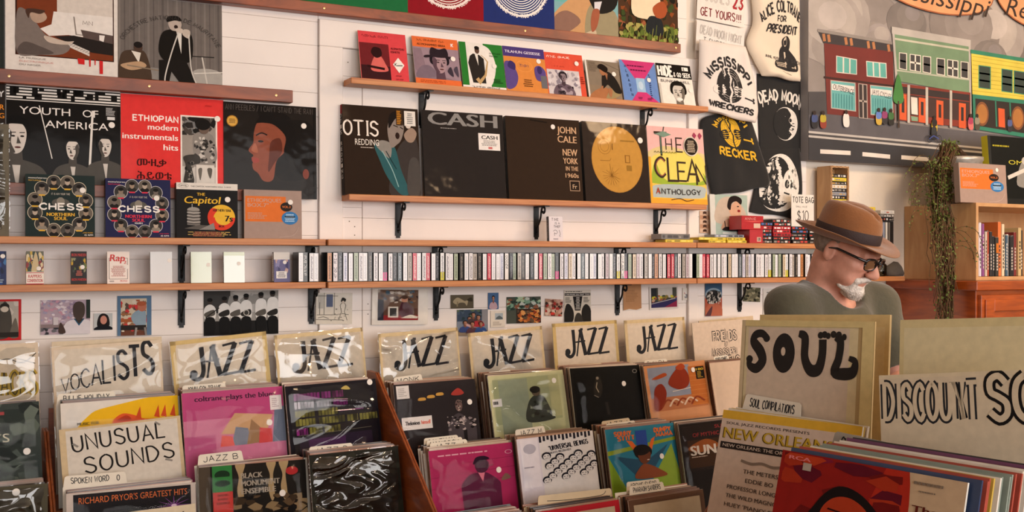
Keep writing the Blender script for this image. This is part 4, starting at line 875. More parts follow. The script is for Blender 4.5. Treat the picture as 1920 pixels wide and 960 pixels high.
flat_tape(xz(1381), y0+.003, ZM+.0118, xz(1399)-xz(1364), .07, .011, YEL, 'yellow tape box, upper right of the pile of four', ['8a7a18', 'f0e070'])
flat_tape(xz(1369), y0+.004, ZM+.0232, xz(1397)-xz(1342), .07, .0115, GRYC, 'grey tape lying on top of the yellow boxes', ['2a2e3a', 'c8ccd8'])
# red boxes
def redbox(x0, x1, y, z, hh, label, yaw, bar):
    o = box('tape_box', (0, 0, 0), (x1-x0, .075, hh), REDC, None, .001); o.location = (x0, y, z); o.rotation_euler = (0, 0, yaw); tag(o, label, 'box')
    A = Art(x1-x0, hh); A.rect(.55, .12, .85, .45, 'd8b8a4')
    if bar: A.rect(.6, .18, .8, .4, '4a2a24'); A.scrib(.62, .2, .78, .38, 5, 'd8c0b0', 3)
    else: A.hand('ANNIE', .15, .7, .16, 'f0c0b8', w=.5, wt=.12); A.poly([(.1, .6), (.5, .55), (.9, .62), (.9, .66), (.5, .62)], 'e05a54')
    link('front_print', A.mesh('front_print', STK), o, Matrix.Translation((0, -.0002, 0)) @ Matrix.Rotation(PI/2, 4, 'X'))
redbox(xz(1404), xz(1429), y0-.005, ZM+.0004, .056, 'red tape box with a bar code, under another red box', 0, True)
redbox(xz(1388), xz(1431), y0-.008, ZM+.0568, .058, 'red tape box with a white logo, on top of a red box', .05, False)
# the wall of stacked tapes
sc_ = [(BLK, ['c83a30', 'd8d4d0', '8a8680']), (BLK, ['d8d4d0', 'c8402c']), (REDC, ['f0d0c8', '4a1014']), (REDC, ['e8b8b0', 'fff']), (BLK, ['4a6ab0', 'c83a30']), (REDC, ['e8a8a0', '3a1014'])]
colx = [(1424, 1448), (1449, 1483), (1484, 1516), (1517, 1549), (1550, 1582)]; colname = ['beside the red boxes', 'below the black moon bag', 'under the tote bag price sign', 'right of the price sign', 'behind the hat']; top = [6, 7, 5, 5, 4]
lvl = ['lowest', 'second from the bottom', 'third from the bottom', 'fourth from the bottom', 'fifth from the bottom', 'sixth from the bottom', 'topmost']
for ci, (a, b) in enumerate(colx):
    for k in range(top[ci]):
        m_, cl = sc_[(k*2+ci*(1+k % 2)) % 6] if k > 1 else sc_[k]
        flat_tape((xz(a)+xz(b))/2+rr.uniform(-.002, .002), y0+rr.uniform(-.004, .004), ZM+.0004+k*(.0145+.0003), xz(b)-xz(a)-.004, .1 if False else .07, .0145, m_, '%s tape box, %s in the stack %s' % ('red' if m_ is REDC else 'black', lvl[k], colname[ci]), cl)

# ------------------------------------------------------------------ photographs and papers pinned below the cassette shelf
def photo(px0, py0, px1, py1, art, label, cat='photograph', nm='photograph', roll=0, bend=0, y=WALL-.004, sleeve=None, pm=None):
    A0, B0 = at(px0, py1, y), at(px1, py1, y); top_ = at(px0, py0, y)
    return sheet(nm, label, cat, frame((A0.x, y, A0.z), 0, .01, roll), B0.x-A0.x, top_.z-A0.z, .0012, art, EDGE, pm or SATIN, None, (), child='print', sleeve=sleeve)
def p1(A): A.bg('c42a2c'); A.rect(0, .08, .93, .95, 'b8b0a4'); A.speck(0, .5, .93, .95, 20, ['8a8478', 'd0c8bc'], .12, 3); A.blob([(.3, .1), (.45, .7), (.6, .95), (.75, .6), (.7, .1)], '4a4640'); A.ell(.58, .83, .12, .08, '2a2622'); A.ell(.58, .76, .1, .07, 'cfc4b4'); A.blob([(.7, .1), (.85, .55), (.93, .1)], '6a645a'); A.rect(0, .08, .93, .2, '2c2824')
photo(-35, 562, 40, 640, p1, 'black-and-white photograph with a red border on the wall boards')
def p2(A): A.bg('b8a4b0'); A.speck(0, .35, .75, 1, 90, ['d0c0cc', '9a88a0', 'c898a8', 'e0d4d8', 'a8a0b8'], .05, 4); A.rect(0, .18, .55, .3, '8a7a7c'); A.speck(0, 0, .5, .2, 16, ['3a3a40', '6a6a70'], .06, 4); A.blob([(.46, 0), (.5, .32), (.66, .42), (.9, .42), (1, .34), (1, 0)], 'dcd6dc'); A.poly([(.66, .45), (.76, .26), (.88, .45)], '3a3430'); A.blob([(.66, .55), (.66, .85), (.77, .95), (.88, .85), (.88, .55), (.77, .4)], '4a3e38'); A.line([(.68, .44), (.77, .26), (.87, .44)], .02, '2a5a7a'); A.rect(.92, .45, 1, 1, '2a3430'); A.rect(.25, .28, .35, .5, 'cfc8cc'); A.blob([(.36, .05), (.38, .3), (.42, .32), (.5, .05)], '4a3a34')
photo(76, 563, 169, 628, p2, 'colour photograph of a boy in a white shirt before a wall of pictures')
def p3(A): A.bg('c0c4c4'); A.blob([(.2, .2), (.25, .8), (.5, 1), (.78, .8), (.8, .2)], '1c1616'); A.ell(.52, .6, .18, .26, 'c88a78'); A.blob([(0, 0), (.2, .22), (.5, .25), (.85, .22), (1, 0)], '14161c')
photo(176, 588, 211, 619, p3, 'small portrait photograph of a dark-haired woman')
def p4(A): A.bg('5a7896'); A.rect(.1, 0, .86, .93, 'cfc0a8'); A.rect(.1, 0, .86, .2, '6a4030'); A.speck(.1, .1, .86, .9, 60, ['a85a40', '8a6a50', 'd8ccb8', 'c83a3a', '5a4a40'], .07, 6); A.rect(.1, .34, .5, .42, 'a05a34'); A.rect(.1, .52, .4, .56, 'a06a44'); A.blob([(.4, .45), (.55, .62), (.8, .62), (.84, .4), (.8, .24), (.55, .25)], '8aa0b0'); A.ell(.72, .72, .13, .12, 'b87058'); A.ell(.7, .8, .14, .06, 'a8583a'); A.rect(.1, .14, .84, .26, '2a2422'); A.line([(.55, .2), (.52, 0)], .06, '9a9490'); A.line([(.8, .2), (.84, 0)], .06, '8a8480')
photo(220, 555, 284, 630, p4, 'blue-framed photograph of a person in a light shirt at a counter')
def p5(A):
    A.bg('9a9894'); A.rect(0, .0, 1, .32, '1c1b1b'); A.rect(0, .5, .35, 1, '3c3b3a'); A.speck(.3, .5, 1, 1, 14, ['b4b2ae', '8a8884'], .14, 3)
    for i, cx in enumerate((.08, .27, .42, .56, .76, .92)):
        hgt = .7+.03*i; A.blob([(cx-.075, hgt-.1), (cx, hgt), (cx+.075, hgt-.1), (cx+.06, .35), (cx-.06, .35)], 'e4e2de'); A.blob([(cx-.06, .38), (cx+.06, .38), (cx+.055, .03), (cx-.05, .03)], '131212'); A.ell(cx, hgt+.07, .034, .07, '3c3430'); A.ell(cx, hgt+.1, .036, .045, '0f0e0e'); A.blob([(cx-.07, .5), (cx+.05, .58), (cx+.06, .46), (cx-.05, .42)], ['5a5650', '2a2826'][i % 2])
    A.line([(.02, .4), (.2, .62)], .012, '2a2624'); A.ell(.56, .5, .04, .07, 'b8b4ac'); A.ell(.56, .5, .028, .05, '3a3835')
photo(382, 546, 522, 630, p5, 'black-and-white photograph of a band of six in white shirts')
def p6(A):
    A.bg('d8d2c6'); A.rect(.28, .55, .46, .95, '5a6480'); A.rect(.05, .5, .2, .95, 'b8b4ac')
    for l in ([(.0, .9), (.6, .9)], [(.22, .3), (.22, 1)], [(.5, .3), (.5, 1)], [(0, .15), (.75, .13)], [(.02, .3), (.6, .3)], [(.1, .3), (.1, .7)], [(.62, .12), (.7, .4), (.66, .6), (.74, .75), (.82, .6), (.78, .4), (.86, .12)], [(.6, .3), (.7, .34), (.9, .3)], [(.05, .2), (.2, .24), (.35, .18)]): A.line(l, .014, '5a5850')
    A.blob([(.68, .72), (.72, .85), (.82, .8), (.78, .7)], '2a2826'); A.ell(.74, .7, .04, .05, 'c8bcae'); A.speck(.4, .1, .9, .5, 14, ['8a867e', 'b0aca2'], .03, 3)
photo(592, 549, 660, 608, p6, 'pencil sketch of a seated figure by a window', 'drawing', 'drawing', roll=-.02, y=WALL-.018)
def p7(A):
    A.bg('e6dfd6'); A.rect(.1, .12, .82, .97, '5a3c30'); A.rect(.1, .45, .82, .97, '6a5040'); A.speck(.1, .6, .82, .97, 40, ['a89a8a', '3a2a24', '8a6a50', 'c8bcae', '4a6070'], .05, 6); A.rect(.1, .12, .82, .26, '8a2428'); A.blob([(.5, .24), (.5, .55), (.58, .64), (.7, .5), (.7, .24)], '4a1c28'); A.ell(.57, .7, .06, .08, 'c08a70'); A.ell(.57, .76, .06, .05, '4a3428'); A.rect(.28, .2, .46, .5, 'd8d0c4'); A.rect(.31, .24, .43, .46, '3c3a38'); A.poly([(.5, .18), (.68, .28), (.82, .22), (.8, .17)], 'd8d0c0'); A.rect(.1, .12, .2, .7, '2c2c38')
SLV0 = plastic('clear poly sleeve', bump=.4, scale=4, dist=.03, ior=1.2)
photo(697, 541, 802, 609, p7, 'plastic-covered print of a man behind a desk of records', sleeve=SLV0, roll=-.02, y=WALL-.01)
def p8(A): A.bg('5c5444'); A.blob([(.1, .5), (.3, .8), (.6, .55), (.75, .6), (.7, .2), (.6, .4), (.4, .42), (.25, .3)], 'a89a7c'); A.line([(.3, .5), (.28, .15)], .06, '8a7c60'); A.blob([(.7, .6), (.9, .8), (.95, .5)], '3a3428')
photo(845, 553, 888, 579, p8, 'small torn brownish snapshot of an animal')
def p9(A): A.bg('4a6a94'); A.bust(.5, .5, .3, 'b88a70', '8a5a48', '1c1618', 'c8a8b0'); A.rect(.3, 0, .7, .3, 'c8a8b0')
photo(915, 549, 935, 580, p9, 'tiny blue school portrait of a child')
def p10(A):
    A.bg('7a8494'); A.rect(0, .55, 1, 1, '39485c'); A.rect(.8, .4, 1, 1, '8a8a90'); A.rect(0, 0, 1, .2, '9a8a78'); A.speck(0, .6, .8, 1, 20, ['2a3a40', '4a5a6a', '5a6a50'], .08, 4)
    for cx, cy, c_ in ((.4, .55, 'c8a0a0'), (.52, .7, '4a3a3c'), (.68, .6, 'a83038'), (.25, .4, '3a4a80'), (.48, .35, '5a3c48'), (.75, .35, '34508a')): A.bust(cx, cy, .17, 'b0806a', '7a503e', '2a1c18', c_, ctx=.9)
photo(857, 581, 915, 630, p10, 'family group photograph pinned under the small school portrait')
def p11(A): A.bg('e4dccf'); A.rect(.3, .45, .85, .85, 'a8b4bc'); A.blob([(.35, .5), (.6, .7), (.85, .5)], '5a6468'); A.scrib(.15, .1, .8, .35, 4, 'a89c90', 3)
photo(920, 583, 947, 614, p11, 'small white card with a grey picture', 'card', 'card')
def p12(A): A.bg('4a5048'); A.speck(0, .5, 1, 1, 60, ['7aa08a', '3a5a4a', 'a8c0a0', '2a3a34', '8a5a44', 'c0c8c0'], .09, 5); A.rect(.28, 0, 1, .55, '3a2a22'); A.speck(.3, 0, 1, .52, 40, ['c87a3a', 'a85a2a', '8a3a24', '5a4a3a', 'd89a5a'], .08, 6)
photo(950, 557, 1014, 607, p12, 'colour photograph of market food stalls', )
def p13(A): A.bg('b08a74'); A.speck(0, 0, 1, 1, 40, ['6a3a30', '3a2a26', 'c8a090', 'a83a34', 'd8c0b0'], .13, 7); A.ell(.45, .15, .12, .08, 'd03c34')
photo(1021, 560, 1054, 592, p13, 'small reddish indoor snapshot', roll=-.06)
def p14(A): A.bg('d4cdc0'); A.scrib(.05, .93, .95, .97, 1, '2a2826', 3); A.rect(.02, .82, .98, .9, '1c1a1a'); A.text('CAN MUSIC DO THAT TOO?', .5, .84, .04, 'e8e4dc', al='c', w=.9, bold=.02); A.poly([(.32, .8), (.68, .8), (.6, .35), (.4, .35)], '1f1d1c'); A.scrib(.42, .38, .6, .78, 8, 'c8c4bc', 3, cen=True); A.scrib(.04, .6, .28, .78, 4, '6a665e', 3); A.scrib(.72, .6, .96, .78, 4, '6a665e', 4); A.blob([(0, 0), (.05, .5), (.2, .55), (.35, .3), (.3, 0)], '24221f'); A.blob([(.7, 0), (.65, .35), (.8, .55), (.98, .4), (1, 0)], '24221f'); A.blob([(.38, 0), (.45, .25), (.6, .25), (.68, 0)], '3a3732')
photo(1058, 544, 1108, 604, p14, 'black-and-white paper flyer with a headline banner', 'flyer', 'flyer')
def p15(A): A.bg('b98a62'); A.scrib(.15, .3, .85, .75, 8, 'a0744e', 3); A.poly([(0, 0), (.3, .04), (.7, -.0), (1, .05), (1, 0)], 'e6dfd6')
photo(1169, 531, 1203, 582, p15, 'torn sheet of brown paper with faint writing', 'paper', 'paper', roll=.02)
def p16(A): A.bg('dcd6d0'); A.rect(.06, .08, .95, .94, '4a4a40'); A.rect(.3, .5, .8, .94, 'c4c0b8'); A.rect(.06, .5, .25, .94, '2a2e30'); A.speck(.08, .3, .95, .62, 36, ['8a7a3c', 'a05a40', 'c8a88a', '3a4a34', 'c8c03c'], .07, 5); A.poly([(.06, .3), (.95, .5), (.95, .08), (.06, .08)], '34305c'); A.poly([(.5, .08), (.95, .36), (.95, .08)], '8a2a4a'); A.line([(.06, .25), (.9, .46)], .02, 'b8b4b0')
photo(1218, 538, 1272, 581, p16, 'white-bordered photograph of a crowd seated outdoors', roll=.02)
def p17(A): A.bg('e2dcd2'); A.speck(.1, .15, .9, .9, 26, ['4a5a8a', 'b84a44', '2a2a34', 'e8e4de', '8a8a90'], .1, 7)
photo(1280, 540, 1308, 563, p17, 'small white card of tiny coloured pictures', 'card', 'card')
def p18(A): A.bg('b05a44'); A.rect(0, .62, 1, 1, '3c5a78'); A.ell(.5, .62, .5, .22, '88a0b0'); A.ell(.5, .58, .46, .2, '2a2a2a'); A.speck(.08, .36, .92, .74, 60, ['d8d4cc', '8a8680', '1c1a1a', 'b8b0a4'], .05, 7); A.blob([(0, 0), (.1, .3), (.5, .36), (.9, .3), (1, 0)], 'b4674f'); A.blob([(0, 0), (.4, .3), (.3, 0)], '5a3a40')
photo(1322, 530, 1354, 593, p18, 'tall photograph of a round blue tin of white shapes')
def p19(A): A.bg('6a6650'); A.speck(0, 0, 1, 1, 40, ['3c3c2c', '8a8468', '2a2a20', 'a09a7c', '5a5a44'], .12, 8)
photo(1393, 538, 1425, 565, p19, 'small green-brown photograph partly behind an iron bracket', roll=-.05)
photo(1030, 590, 1046, 599, lambda A: A.bg('3a3430').rect(.1, .1, .9, .4, '6a5a4a'), 'tiny dark snapshot above a jazz sign') if False else None
photo(1431, 541, 1500, 600, lambda A: A.bg('d8d4cc').scrib(.1, .5, .4, .9, 6, '4a4a44', 3).line([(.05, .1), (.3, .45), (.5, .3)], .02, '6a6a60').scrib(.5, .2, .95, .9, 10, 'aaa69c', 4), 'white paper sheet with small drawings behind the man', 'paper', 'paper')
photo(1640, 540, 1668, 580, lambda A: A.bg('d0ccc2').rect(.3, .75, .8, .85, '2a2a2a').scrib(.1, .2, .9, .65, 6, '8a867c', 3), 'white printed notice on the wall beside the orange cabinet', 'paper', 'paper')
# cards standing on the shelf by the shirts
def q1(A):
    A.bg('c8a890')
    for i in range(5): A.rect(.04, .02+.2*i, .96, .19+.2*i, ['d8b8a0', 'c09478'][i % 2], keep=i > 0)
    for i in range(5): A.ell(.5, .12+.2*i, .2, .06, '4a342a', n=8, keep=i > 0); A.line([(.3, .05+.2*i), (.5, .1+.2*i), (.7, .05+.2*i)], .06, '6a4a3a', keep=True)
photo(1312, 395, 1331, 437, q1, 'narrow strip of small tan figure prints beside the album shelf', 'print', 'art_print')
def q2(A): A.bg('d8d8d2'); A.rect(.13, .0, .97, 1, 'a9bdb2'); A.blob([(.15, .3), (.2, .8), (.5, .95), (.85, .7), (.9, .3)], 'c4b4a4'); A.blob([(.3, .12), (.36, .34), (.52, .42), (.6, .56), (.76, .56), (.8, .4), (.9, .34), (.92, .12)], 'cda488'); A.blob([(.5, .66), (.52, .5), (.62, .44), (.78, .52), (.8, .72), (.7, .86)], 'd0a68a'); A.blob([(.44, .7), (.5, .92), (.66, .98), (.82, .9), (.8, .76), (.68, .84), (.56, .78), (.52, .62)], '231b1a'); A.ell(.74, .6, .04, .035, '8a2a2a', n=8); A.ell(.72, .71, .03, .015, '1c1414', n=8); A.blob([(.32, .1), (.4, .2), (.62, .16), (.86, .22), (.9, .1)], '2a2424'); A.line([(.38, .18), (.36, .34)], .02, '2a2424'); A.rect(.3, .02, .8, .06, 'e4e0d8')
lp_on('album_cover', 1333, 1405, ZM+.036, 3.572, .05, q2, 'pale green album cover of a dark-haired woman, behind the red tape boxes', H=.17, T=.004, pm=GLOSS)
def tote_sign(A): A.bg('e4dfd8'); A.hand('TOTE BAGS', .06, .75, .17, '2a2826', w=1.05, wt=.14, outline=None); A.hand('(SMALL VALUE)'.replace('(', '').replace(')', ''), .2, .6, .05, '4a4644', w=.5, wt=.12); A.hand('$10', .25, .2, .3, '2a2826', w=.5, wt=.08)
photo(1484, 364, 1526, 425, tote_sign, 'white hand-lettered price card in front of the hanging moon bag', 'price sign', 'price_sign', y=3.53)
# ------------------------------------------------------------------ shirts, bag and price cards on the wall
TEEW = mat('white jersey', 'e4dcd6', .9, bump=.4, bscale=14, var=.04, vscale=8, sheen=.2); TEEC = mat('cream jersey', 'e6d8c4', .9, bump=.4, bscale=12, var=.05, vscale=8, sheen=.2); TEEB = mat('black jersey', '17181a', .9, bump=.4, bscale=12, var=.1, vscale=8, sheen=.15)
def cloth(name, label, cat, rows, y0, depth, m, art, W, H, folds=(5, .006), seed=1, child='shirt_print'):
    rows = [(at(a, b, y0), at(c, d, y0)) for a, b, c, d in rows]; n = len(rows)-1; r = random.Random(seed); ph = [r.uniform(0, 6) for _ in range(6)]
    def S(u, v, off=0):
        t = min(max(v, 0), 1)*n; i = min(int(t), n-1); f = t-i
        def cr(k):
            a, b, c, d = (rows[min(max(i+q, 0), n)][k] for q in (-1, 0, 1, 2)); return .5*((2*b)+(c-a)*f+(2*a-5*b+4*c-d)*f*f+(3*b-a-3*c+d)*f**3)
        L, R = cr(0), cr(1); p = L.lerp(R, u)
        e = min(1, 9*u*(1-u))**.6*min(1, (1-v)*8+.35)*min(1, v*9+.4)
        dy = depth*e*(1+.25*math.sin(3*v+ph[0]))+folds[1]*e*(math.sin(folds[0]*2*u+5*v+ph[1])+.6*math.sin(folds[0]*4.3*u-7*v+ph[2])+.5*math.sin(11*v+4*u+ph[3]))*.5
        return Vector((p.x, y0-max(dy, .0015)-off, p.z+.003*math.sin(9*u+ph[4])*(1 if v < .05 else 0)))
    nu, nv = 26, 30; V, F = [], []
    for j in range(nv+1):
        for i in range(nu+1): V.append(S(i/nu, j/nv))
    for j in range(nv):
        for i in range(nu): k = j*(nu+1)+i; F.append((k, k+1, k+nu+2, k+nu+1))
    ring = [i for i in range(nu+1)]+[(j+1)*(nu+1)-1 for j in range(1, nv+1)]+[nv*(nu+1)+i for i in range(nu-1, -1, -1)]+[j*(nu+1) for j in range(nv-1, 0, -1)]
    b0 = len(V); V += [Vector((V[k].x, y0, V[k].z)) for k in ring]; q = len(ring)
    for a in range(q): F.append((ring[a], b0+a, b0+(a+1) % q, ring[(a+1) % q]))
    F.append(tuple(b0+a for a in range(q))[::-1])
    o = link(name, pydata(name, V, F, m, True)); tag(o, label, cat)
    if art:
        A = Art(W, H); art(A); me = A.mesh(child, CLOTHINK)
        # cut long strokes so that the ink follows the folds
        bm = bmesh.new(); bm.from_mesh(me); bmesh.ops.triangulate(bm, faces=bm.faces[:])
        for _ in range(2):
            es = [e for e in bm.edges if e.calc_length() > W/14]
            if es: bmesh.ops.subdivide_edges(bm, edges=es, cuts=1); bmesh.ops.triangulate(bm, faces=bm.faces[:])
        for v in bm.verts: v.co = S(v.co.x/W, v.co.y/H, .0012+v.co.z*.5)
        bm.to_mesh(me); bm.free(); link(child, me, o)
    return o
def wreck(ink, paper, last):
    def f(A):
        X0 = A.X or (lambda p: p); A.X = lambda p: X0((p[0]+.02, p[1]+.07))
        A.ell(.46, .46, .22, .19, ink, n=28)
        for k in (.19, .16, .13): A.line([(.46+k*math.cos(a), .46+k*.87*math.sin(a)) for a in (2*PI*j/24 for j in range(25))], .004, paper, keep=k < .19)
        A.line([(.47, .68), (.44, .6), (.48, .54), (.45, .47), (.49, .4), (.46, .33), (.48, .25)], .03, paper); A.line([(.34, .66), (.44, .44)], .045, paper); A.line([(.33, .66), (.43, .45)], .02, ink)
        for sx, cx in ((1, .3), (-1, .62)):
            A.blob([(cx-.1*sx, .44), (cx+.06*sx, .47), (cx+.1*sx, .42), (cx+.05*sx, .36), (cx-.1*sx, .38)], paper)
            for q in range(4): A.line([(cx-.04*sx, .44-.02*q), (cx+.11*sx, .45-.028*q)], .014, ink, keep=q > 0)
            for q in range(4): A.line([(cx-.04*sx, .437-.02*q), (cx+.1*sx, .447-.028*q)], .007, paper, keep=q > 0)
        A.line([(.7, .36), (.86, .34)], .02, ink); A.ell(.87, .36, .02, .016, ink); A.ell(.87, .325, .02, .016, ink)
        A.hand('MISSISSIPPI', .46, .665, .085, ink, al='c', wt=.26, arc=.08, w=.8)
        A.hand(last, .48, .14, .1, ink, al='c', wt=.26, serif=.06, w=.74, rot=-.08); A.X = X0
    return f
cloth('t_shirt', 'white t-shirt with a black broken-record print and arched lettering', 't-shirt', [(1313, 206, 1416, 232), (1308, 185, 1421, 205), (1310, 130, 1413, 148), (1311, 74, 1398, 88)], 3.545, .018, TEEW, wreck('1c1a1c', 'e4dcd6', 'WRECKERS'), .22, .28, seed=2)
def alice(A):
    A.hand('ALICE COLTRANE', .52, .82, .075, '1c1a1c', al='c', wt=.2, arc=.17, w=.86); A.hand('FOR', .52, .735, .05, '1c1a1c', al='c', w=.17, wt=.2, rot=-.05); A.hand('PRESIDENT', .56, .615, .08, '1c1a1c', al='c', w=.6, wt=.22, serif=.03, rot=-.08)
    A.blob([(.5, .3), (.54, .42), (.62, .48), (.72, .42), (.84, .3), (.82, .16), (.4, .18), (.42, .28)], '1f1c1e'); A.blob([(.6, .44), (.58, .54), (.66, .58), (.73, .52), (.7, .42)], '1c1a1c'); A.blob([(.6, .52), (.64, .57), (.67, .5), (.63, .46)], 'd8c8b4'); A.line([(.62, .4), (.63, .2)], .03, 'd8c8b4'); A.hand('JUNE ISSUE PRESIDENT', .58, .29, .035, '3a3638', al='c', w=.75, wt=.18, rot=-.08); A.scrib(.42, .2, .85, .27, 3, 'cdbda8', 4); A.line([(.5, .14), (.7, .09), (.62, .13)], .006, '3a3638')
cloth('t_shirt', 'cream t-shirt with an arched black slogan and a seated figure', 't-shirt', [(1428, 141, 1500, 154), (1412, 112, 1500, 128), (1399, 80, 1499, 85), (1411, 40, 1499, 40), (1407, -16, 1496, -16)], 3.578, .03, TEEC, alice, .24, .34, seed=5)
def moon(A):
    A.hand('DEAD MOON', .5, .68, .11, 'e2ddd6', al='c', w=.92, wt=.2, arc=.3)
    for x_, y_ in ((.1, .65), (.22, .68), (.4, .7), (.62, .7), (.78, .68), (.92, .65)): A.line([(x_, y_), (x_+.005, y_-.06)], .018, 'e2ddd6', keep=x_ > .1)
    A.X = lambda p: (p[0]*.9+.08, p[1]*.62+.2)
    A.ell(.58, .33, .3, .33, 'e2ddd6', n=32); A.ell(.56, .33, .285, .315, '17181a', n=32); A.poly(smooth([(.62, .66), (.82, .56), (.88, .33), (.8, .12), (.6, .0), (.72, .12), (.66, .2), (.72, .3), (.66, .4), (.72, .52)], True), 'e2ddd6'); A.ell(.7, .4, .035, .04, '17181a'); A.ell(.73, .3, .015, .02, '17181a'); A.line([(.66, .22), (.76, .2)], .02, '17181a')
cloth('t_shirt', 'black t-shirt with dripping white lettering over a white crescent skull', 't-shirt', [(1424, 288, 1505, 284), (1421, 215, 1504, 220), (1419, 138, 1502, 150)], 3.5965, .003, TEEB, moon, .22, .36, folds=(3, .001), seed=7)
cloth('t_shirt', 'black t-shirt with a yellow broken-record print', 't-shirt', [(1334, 368, 1432, 352), (1326, 325, 1443, 340), (1319, 280, 1428, 288), (1313, 228, 1408, 226), (1340, 214, 1398, 214)], 3.585, .012, TEEB, lambda A: [setattr(A, 'X', lambda p: (p[0]*.8+.14, p[1]*.66+.31)), wreck('e0b028', '17181a', 'RECKER')(A)], .24, .3, seed=9)
def tote(A):
    A.ell(.5, .5, .42, .4, 'e2ddd6', n=40); A.ell(.42, .5, .36, .36, '17181a', n=40); A.speck(.2, .2, .5, .8, 50, ['8a8680', '2a2a2a', 'cfcac2', '17181a'], .03, 5)
    A.blob([(.62, .3), (.56, .5), (.62, .66), (.78, .7), (.86, .55), (.8, .38), (.72, .28)], 'e2ddd6'); A.ell(.66, .52, .05, .06, '17181a'); A.ell(.76, .5, .03, .05, '2a2a2a'); A.line([(.6, .4), (.72, .38)], .03, '17181a'); A.speck(.68, .45, .88, .75, 20, ['b8b4ac', '6a6862', 'f0ece6'], .03, 6); A.line([(.6, .26), (.8, .3)], .03, 'e2ddd6')
cloth('tote_bag', 'black tote bag with a white crescent moon and skull print', 'bag', [(1404, 397, 1500, 411), (1416, 345, 1504, 350), (1424, 280, 1499, 278)], 3.5915, .004, TEEB, tote, .22, .3, folds=(3, .0015), seed=11, child='bag_print')
def hood(A): A.bg('e6e0da'); A.hand("HOODIES '23", .06, .55, .34, '8a8480', w=.88, wt=.12, outline='e6e0da'); A.hand("'23", .7, .5, .38, 'a83238', w=.25, wt=.16); A.hand('GET YOURS!!!', .08, .12, .22, '7a2a30', w=.84, wt=.14, jit=.03)
photo(1306, -34, 1395, 34, hood, 'white hand-lettered sign with red and brown capitals above the shirts', 'sign', 'price_sign', y=3.582, roll=-.06)
def dead(A): A.bg('e2deda'); A.hand('DEAD MOON NIGHT', .08, .58, .26, '2a2826', w=.86, wt=.15, jit=.06, outline='e2deda', rot=-.06); A.hand('T-SHIRTS', .15, .32, .16, '2a2826', w=.44, wt=.11, rot=-.08); A.hand('$15', .72, .04, .32, '2a2826', w=.24, wt=.2)
photo(1304, 36, 1394, 94, dead, 'white hand-lettered shirt price sign above the white t-shirt', 'sign', 'price_sign', y=3.577, roll=-.06)

# ------------------------------------------------------------------ painted street mural
MX0, MX1, MZ0, MZ1, MY = 3.322, 5.7, CAMZ+.438, CAMZ+1.75, 3.548
CANV = mat('mural canvas edge', '8c8a8c', .8, var=.08, vscale=5)
MURALP = mat('mural paint', attr=True, rough=.75, var=.12, vscale=9)
mo = box('wall_mural', (MX0, MY, MZ0), (MX1, WALL+.011, MZ1), CANV, None, .003); tag(mo, 'large painted street scene of shop fronts under grey clouds', 'mural')
Wm, Hm = MX1-MX0, MZ1-MZ0; A = Art(Wm, Hm)
def mp(*q): return [((at(px, py, MY).x-MX0)/Wm, (at(px, py, MY).z-MZ0)/Hm) for px, py in q]
def mpoly(col, *q): A.poly(mp(*q), col)
A.bg('8a8380'); r = random.Random(4)
cl = [(.5*Wm*0+r.uniform(0, 1), r.uniform(.35, 1), r.uniform(.05, .14)) for _ in range(70)]
for i, (cx, cy, s_) in enumerate(cl):
    A.ell(cx, cy, s_*.8, s_*1.1, ['968f8b', '807976', 'a09995', '756f6d', '8f8884'][i % 5], n=18); A.ell(cx+.01, cy+.02, s_*.55, s_*.75, ['a19a96', '8a8380', 'aca5a0', '7d7774', '989190'][i % 5], n=16); A.ell(cx+.015, cy+.035, s_*.3, s_*.4, ['aca5a1', '938c89', 'b5aeaa', '868080', 'a39c98'][i % 5], n=14); A.n -= 2.7
A.n = math.ceil(A.n)+1
mpoly('434246', (1490, 172), (1560, 172), (1560, 216), (1930, 262), (1990, 420), (1490, 420)); mpoly('56545a', (1490, 216), (1560, 214), (1690, 232), (1990, 266), (1990, 292), (1490, 246)); mpoly('2f3036', (1490, 250), (1990, 300), (1990, 420), (1490, 420))
for a, b in (((1490, 245), (1990, 292)), ((1490, 253), (1990, 300))): A.line(mp(a, b), .004, 'b8b4b0')
for a, b in (((1537, 284), (1594, 287)), ((1616, 289), (1668, 294)), ((1689, 295), (1740, 299)), ((1762, 301), (1812, 305)), ((1835, 307), (1885, 311))): A.line(mp(a, b), .008, 'dcd6ce')
mpoly('6a2420', (1544, 80), (1673, 97), (1677, 226), (1550, 214)); mpoly('343034', (1532, 57), (1672, 80), (1672, 97), (1543, 81)); A.line(mp((1532, 57), (1673, 81)), .006, '8a8480'); A.line(mp((1544, 145), (1675, 162)), .004, '30100e')
for x_ in (1543, 1552, 1584, 1594, 1626, 1636, 1664): A.line(mp((x_, 62+(x_-1533)*.165), (x_+2, 76+(x_-1533)*.16)), .007, 'b0764c')
def win(x0, y0, x1, y1, x2, y2, x3, y3, glass, frame_, mull=2, bars=0):
    mpoly(frame_, (x0-1.5, y0-1.5), (x1+1.5, y1-1.5), (x2+1.5, y2+1.5), (x3-1.5, y3+1.5)); mpoly(glass, (x0, y0), (x1, y1), (x2, y2), (x3, y3))
    for k in range(1, mull): f = k/mull; A.line(mp((x0+(x1-x0)*f, y0+(y1-y0)*f), (x3+(x2-x3)*f, y3+(y2-y3)*f)), .0035, frame_, keep=k > 1)
    for k in range(1, bars): f = k/bars; A.line(mp((x0+(x3-x0)*f, y0+(y3-y0)*f), (x1+(x2-x1)*f, y1+(y2-y1)*f)), .0035, frame_, keep=True)
win(1568, 106, 1604, 113, 1604, 139, 1568, 135, '5aa8a0', 'd8d0c8', 3); win(1624, 116, 1659, 120, 1660, 146, 1625, 142, '5aa8a0', 'd8d0c8', 3)
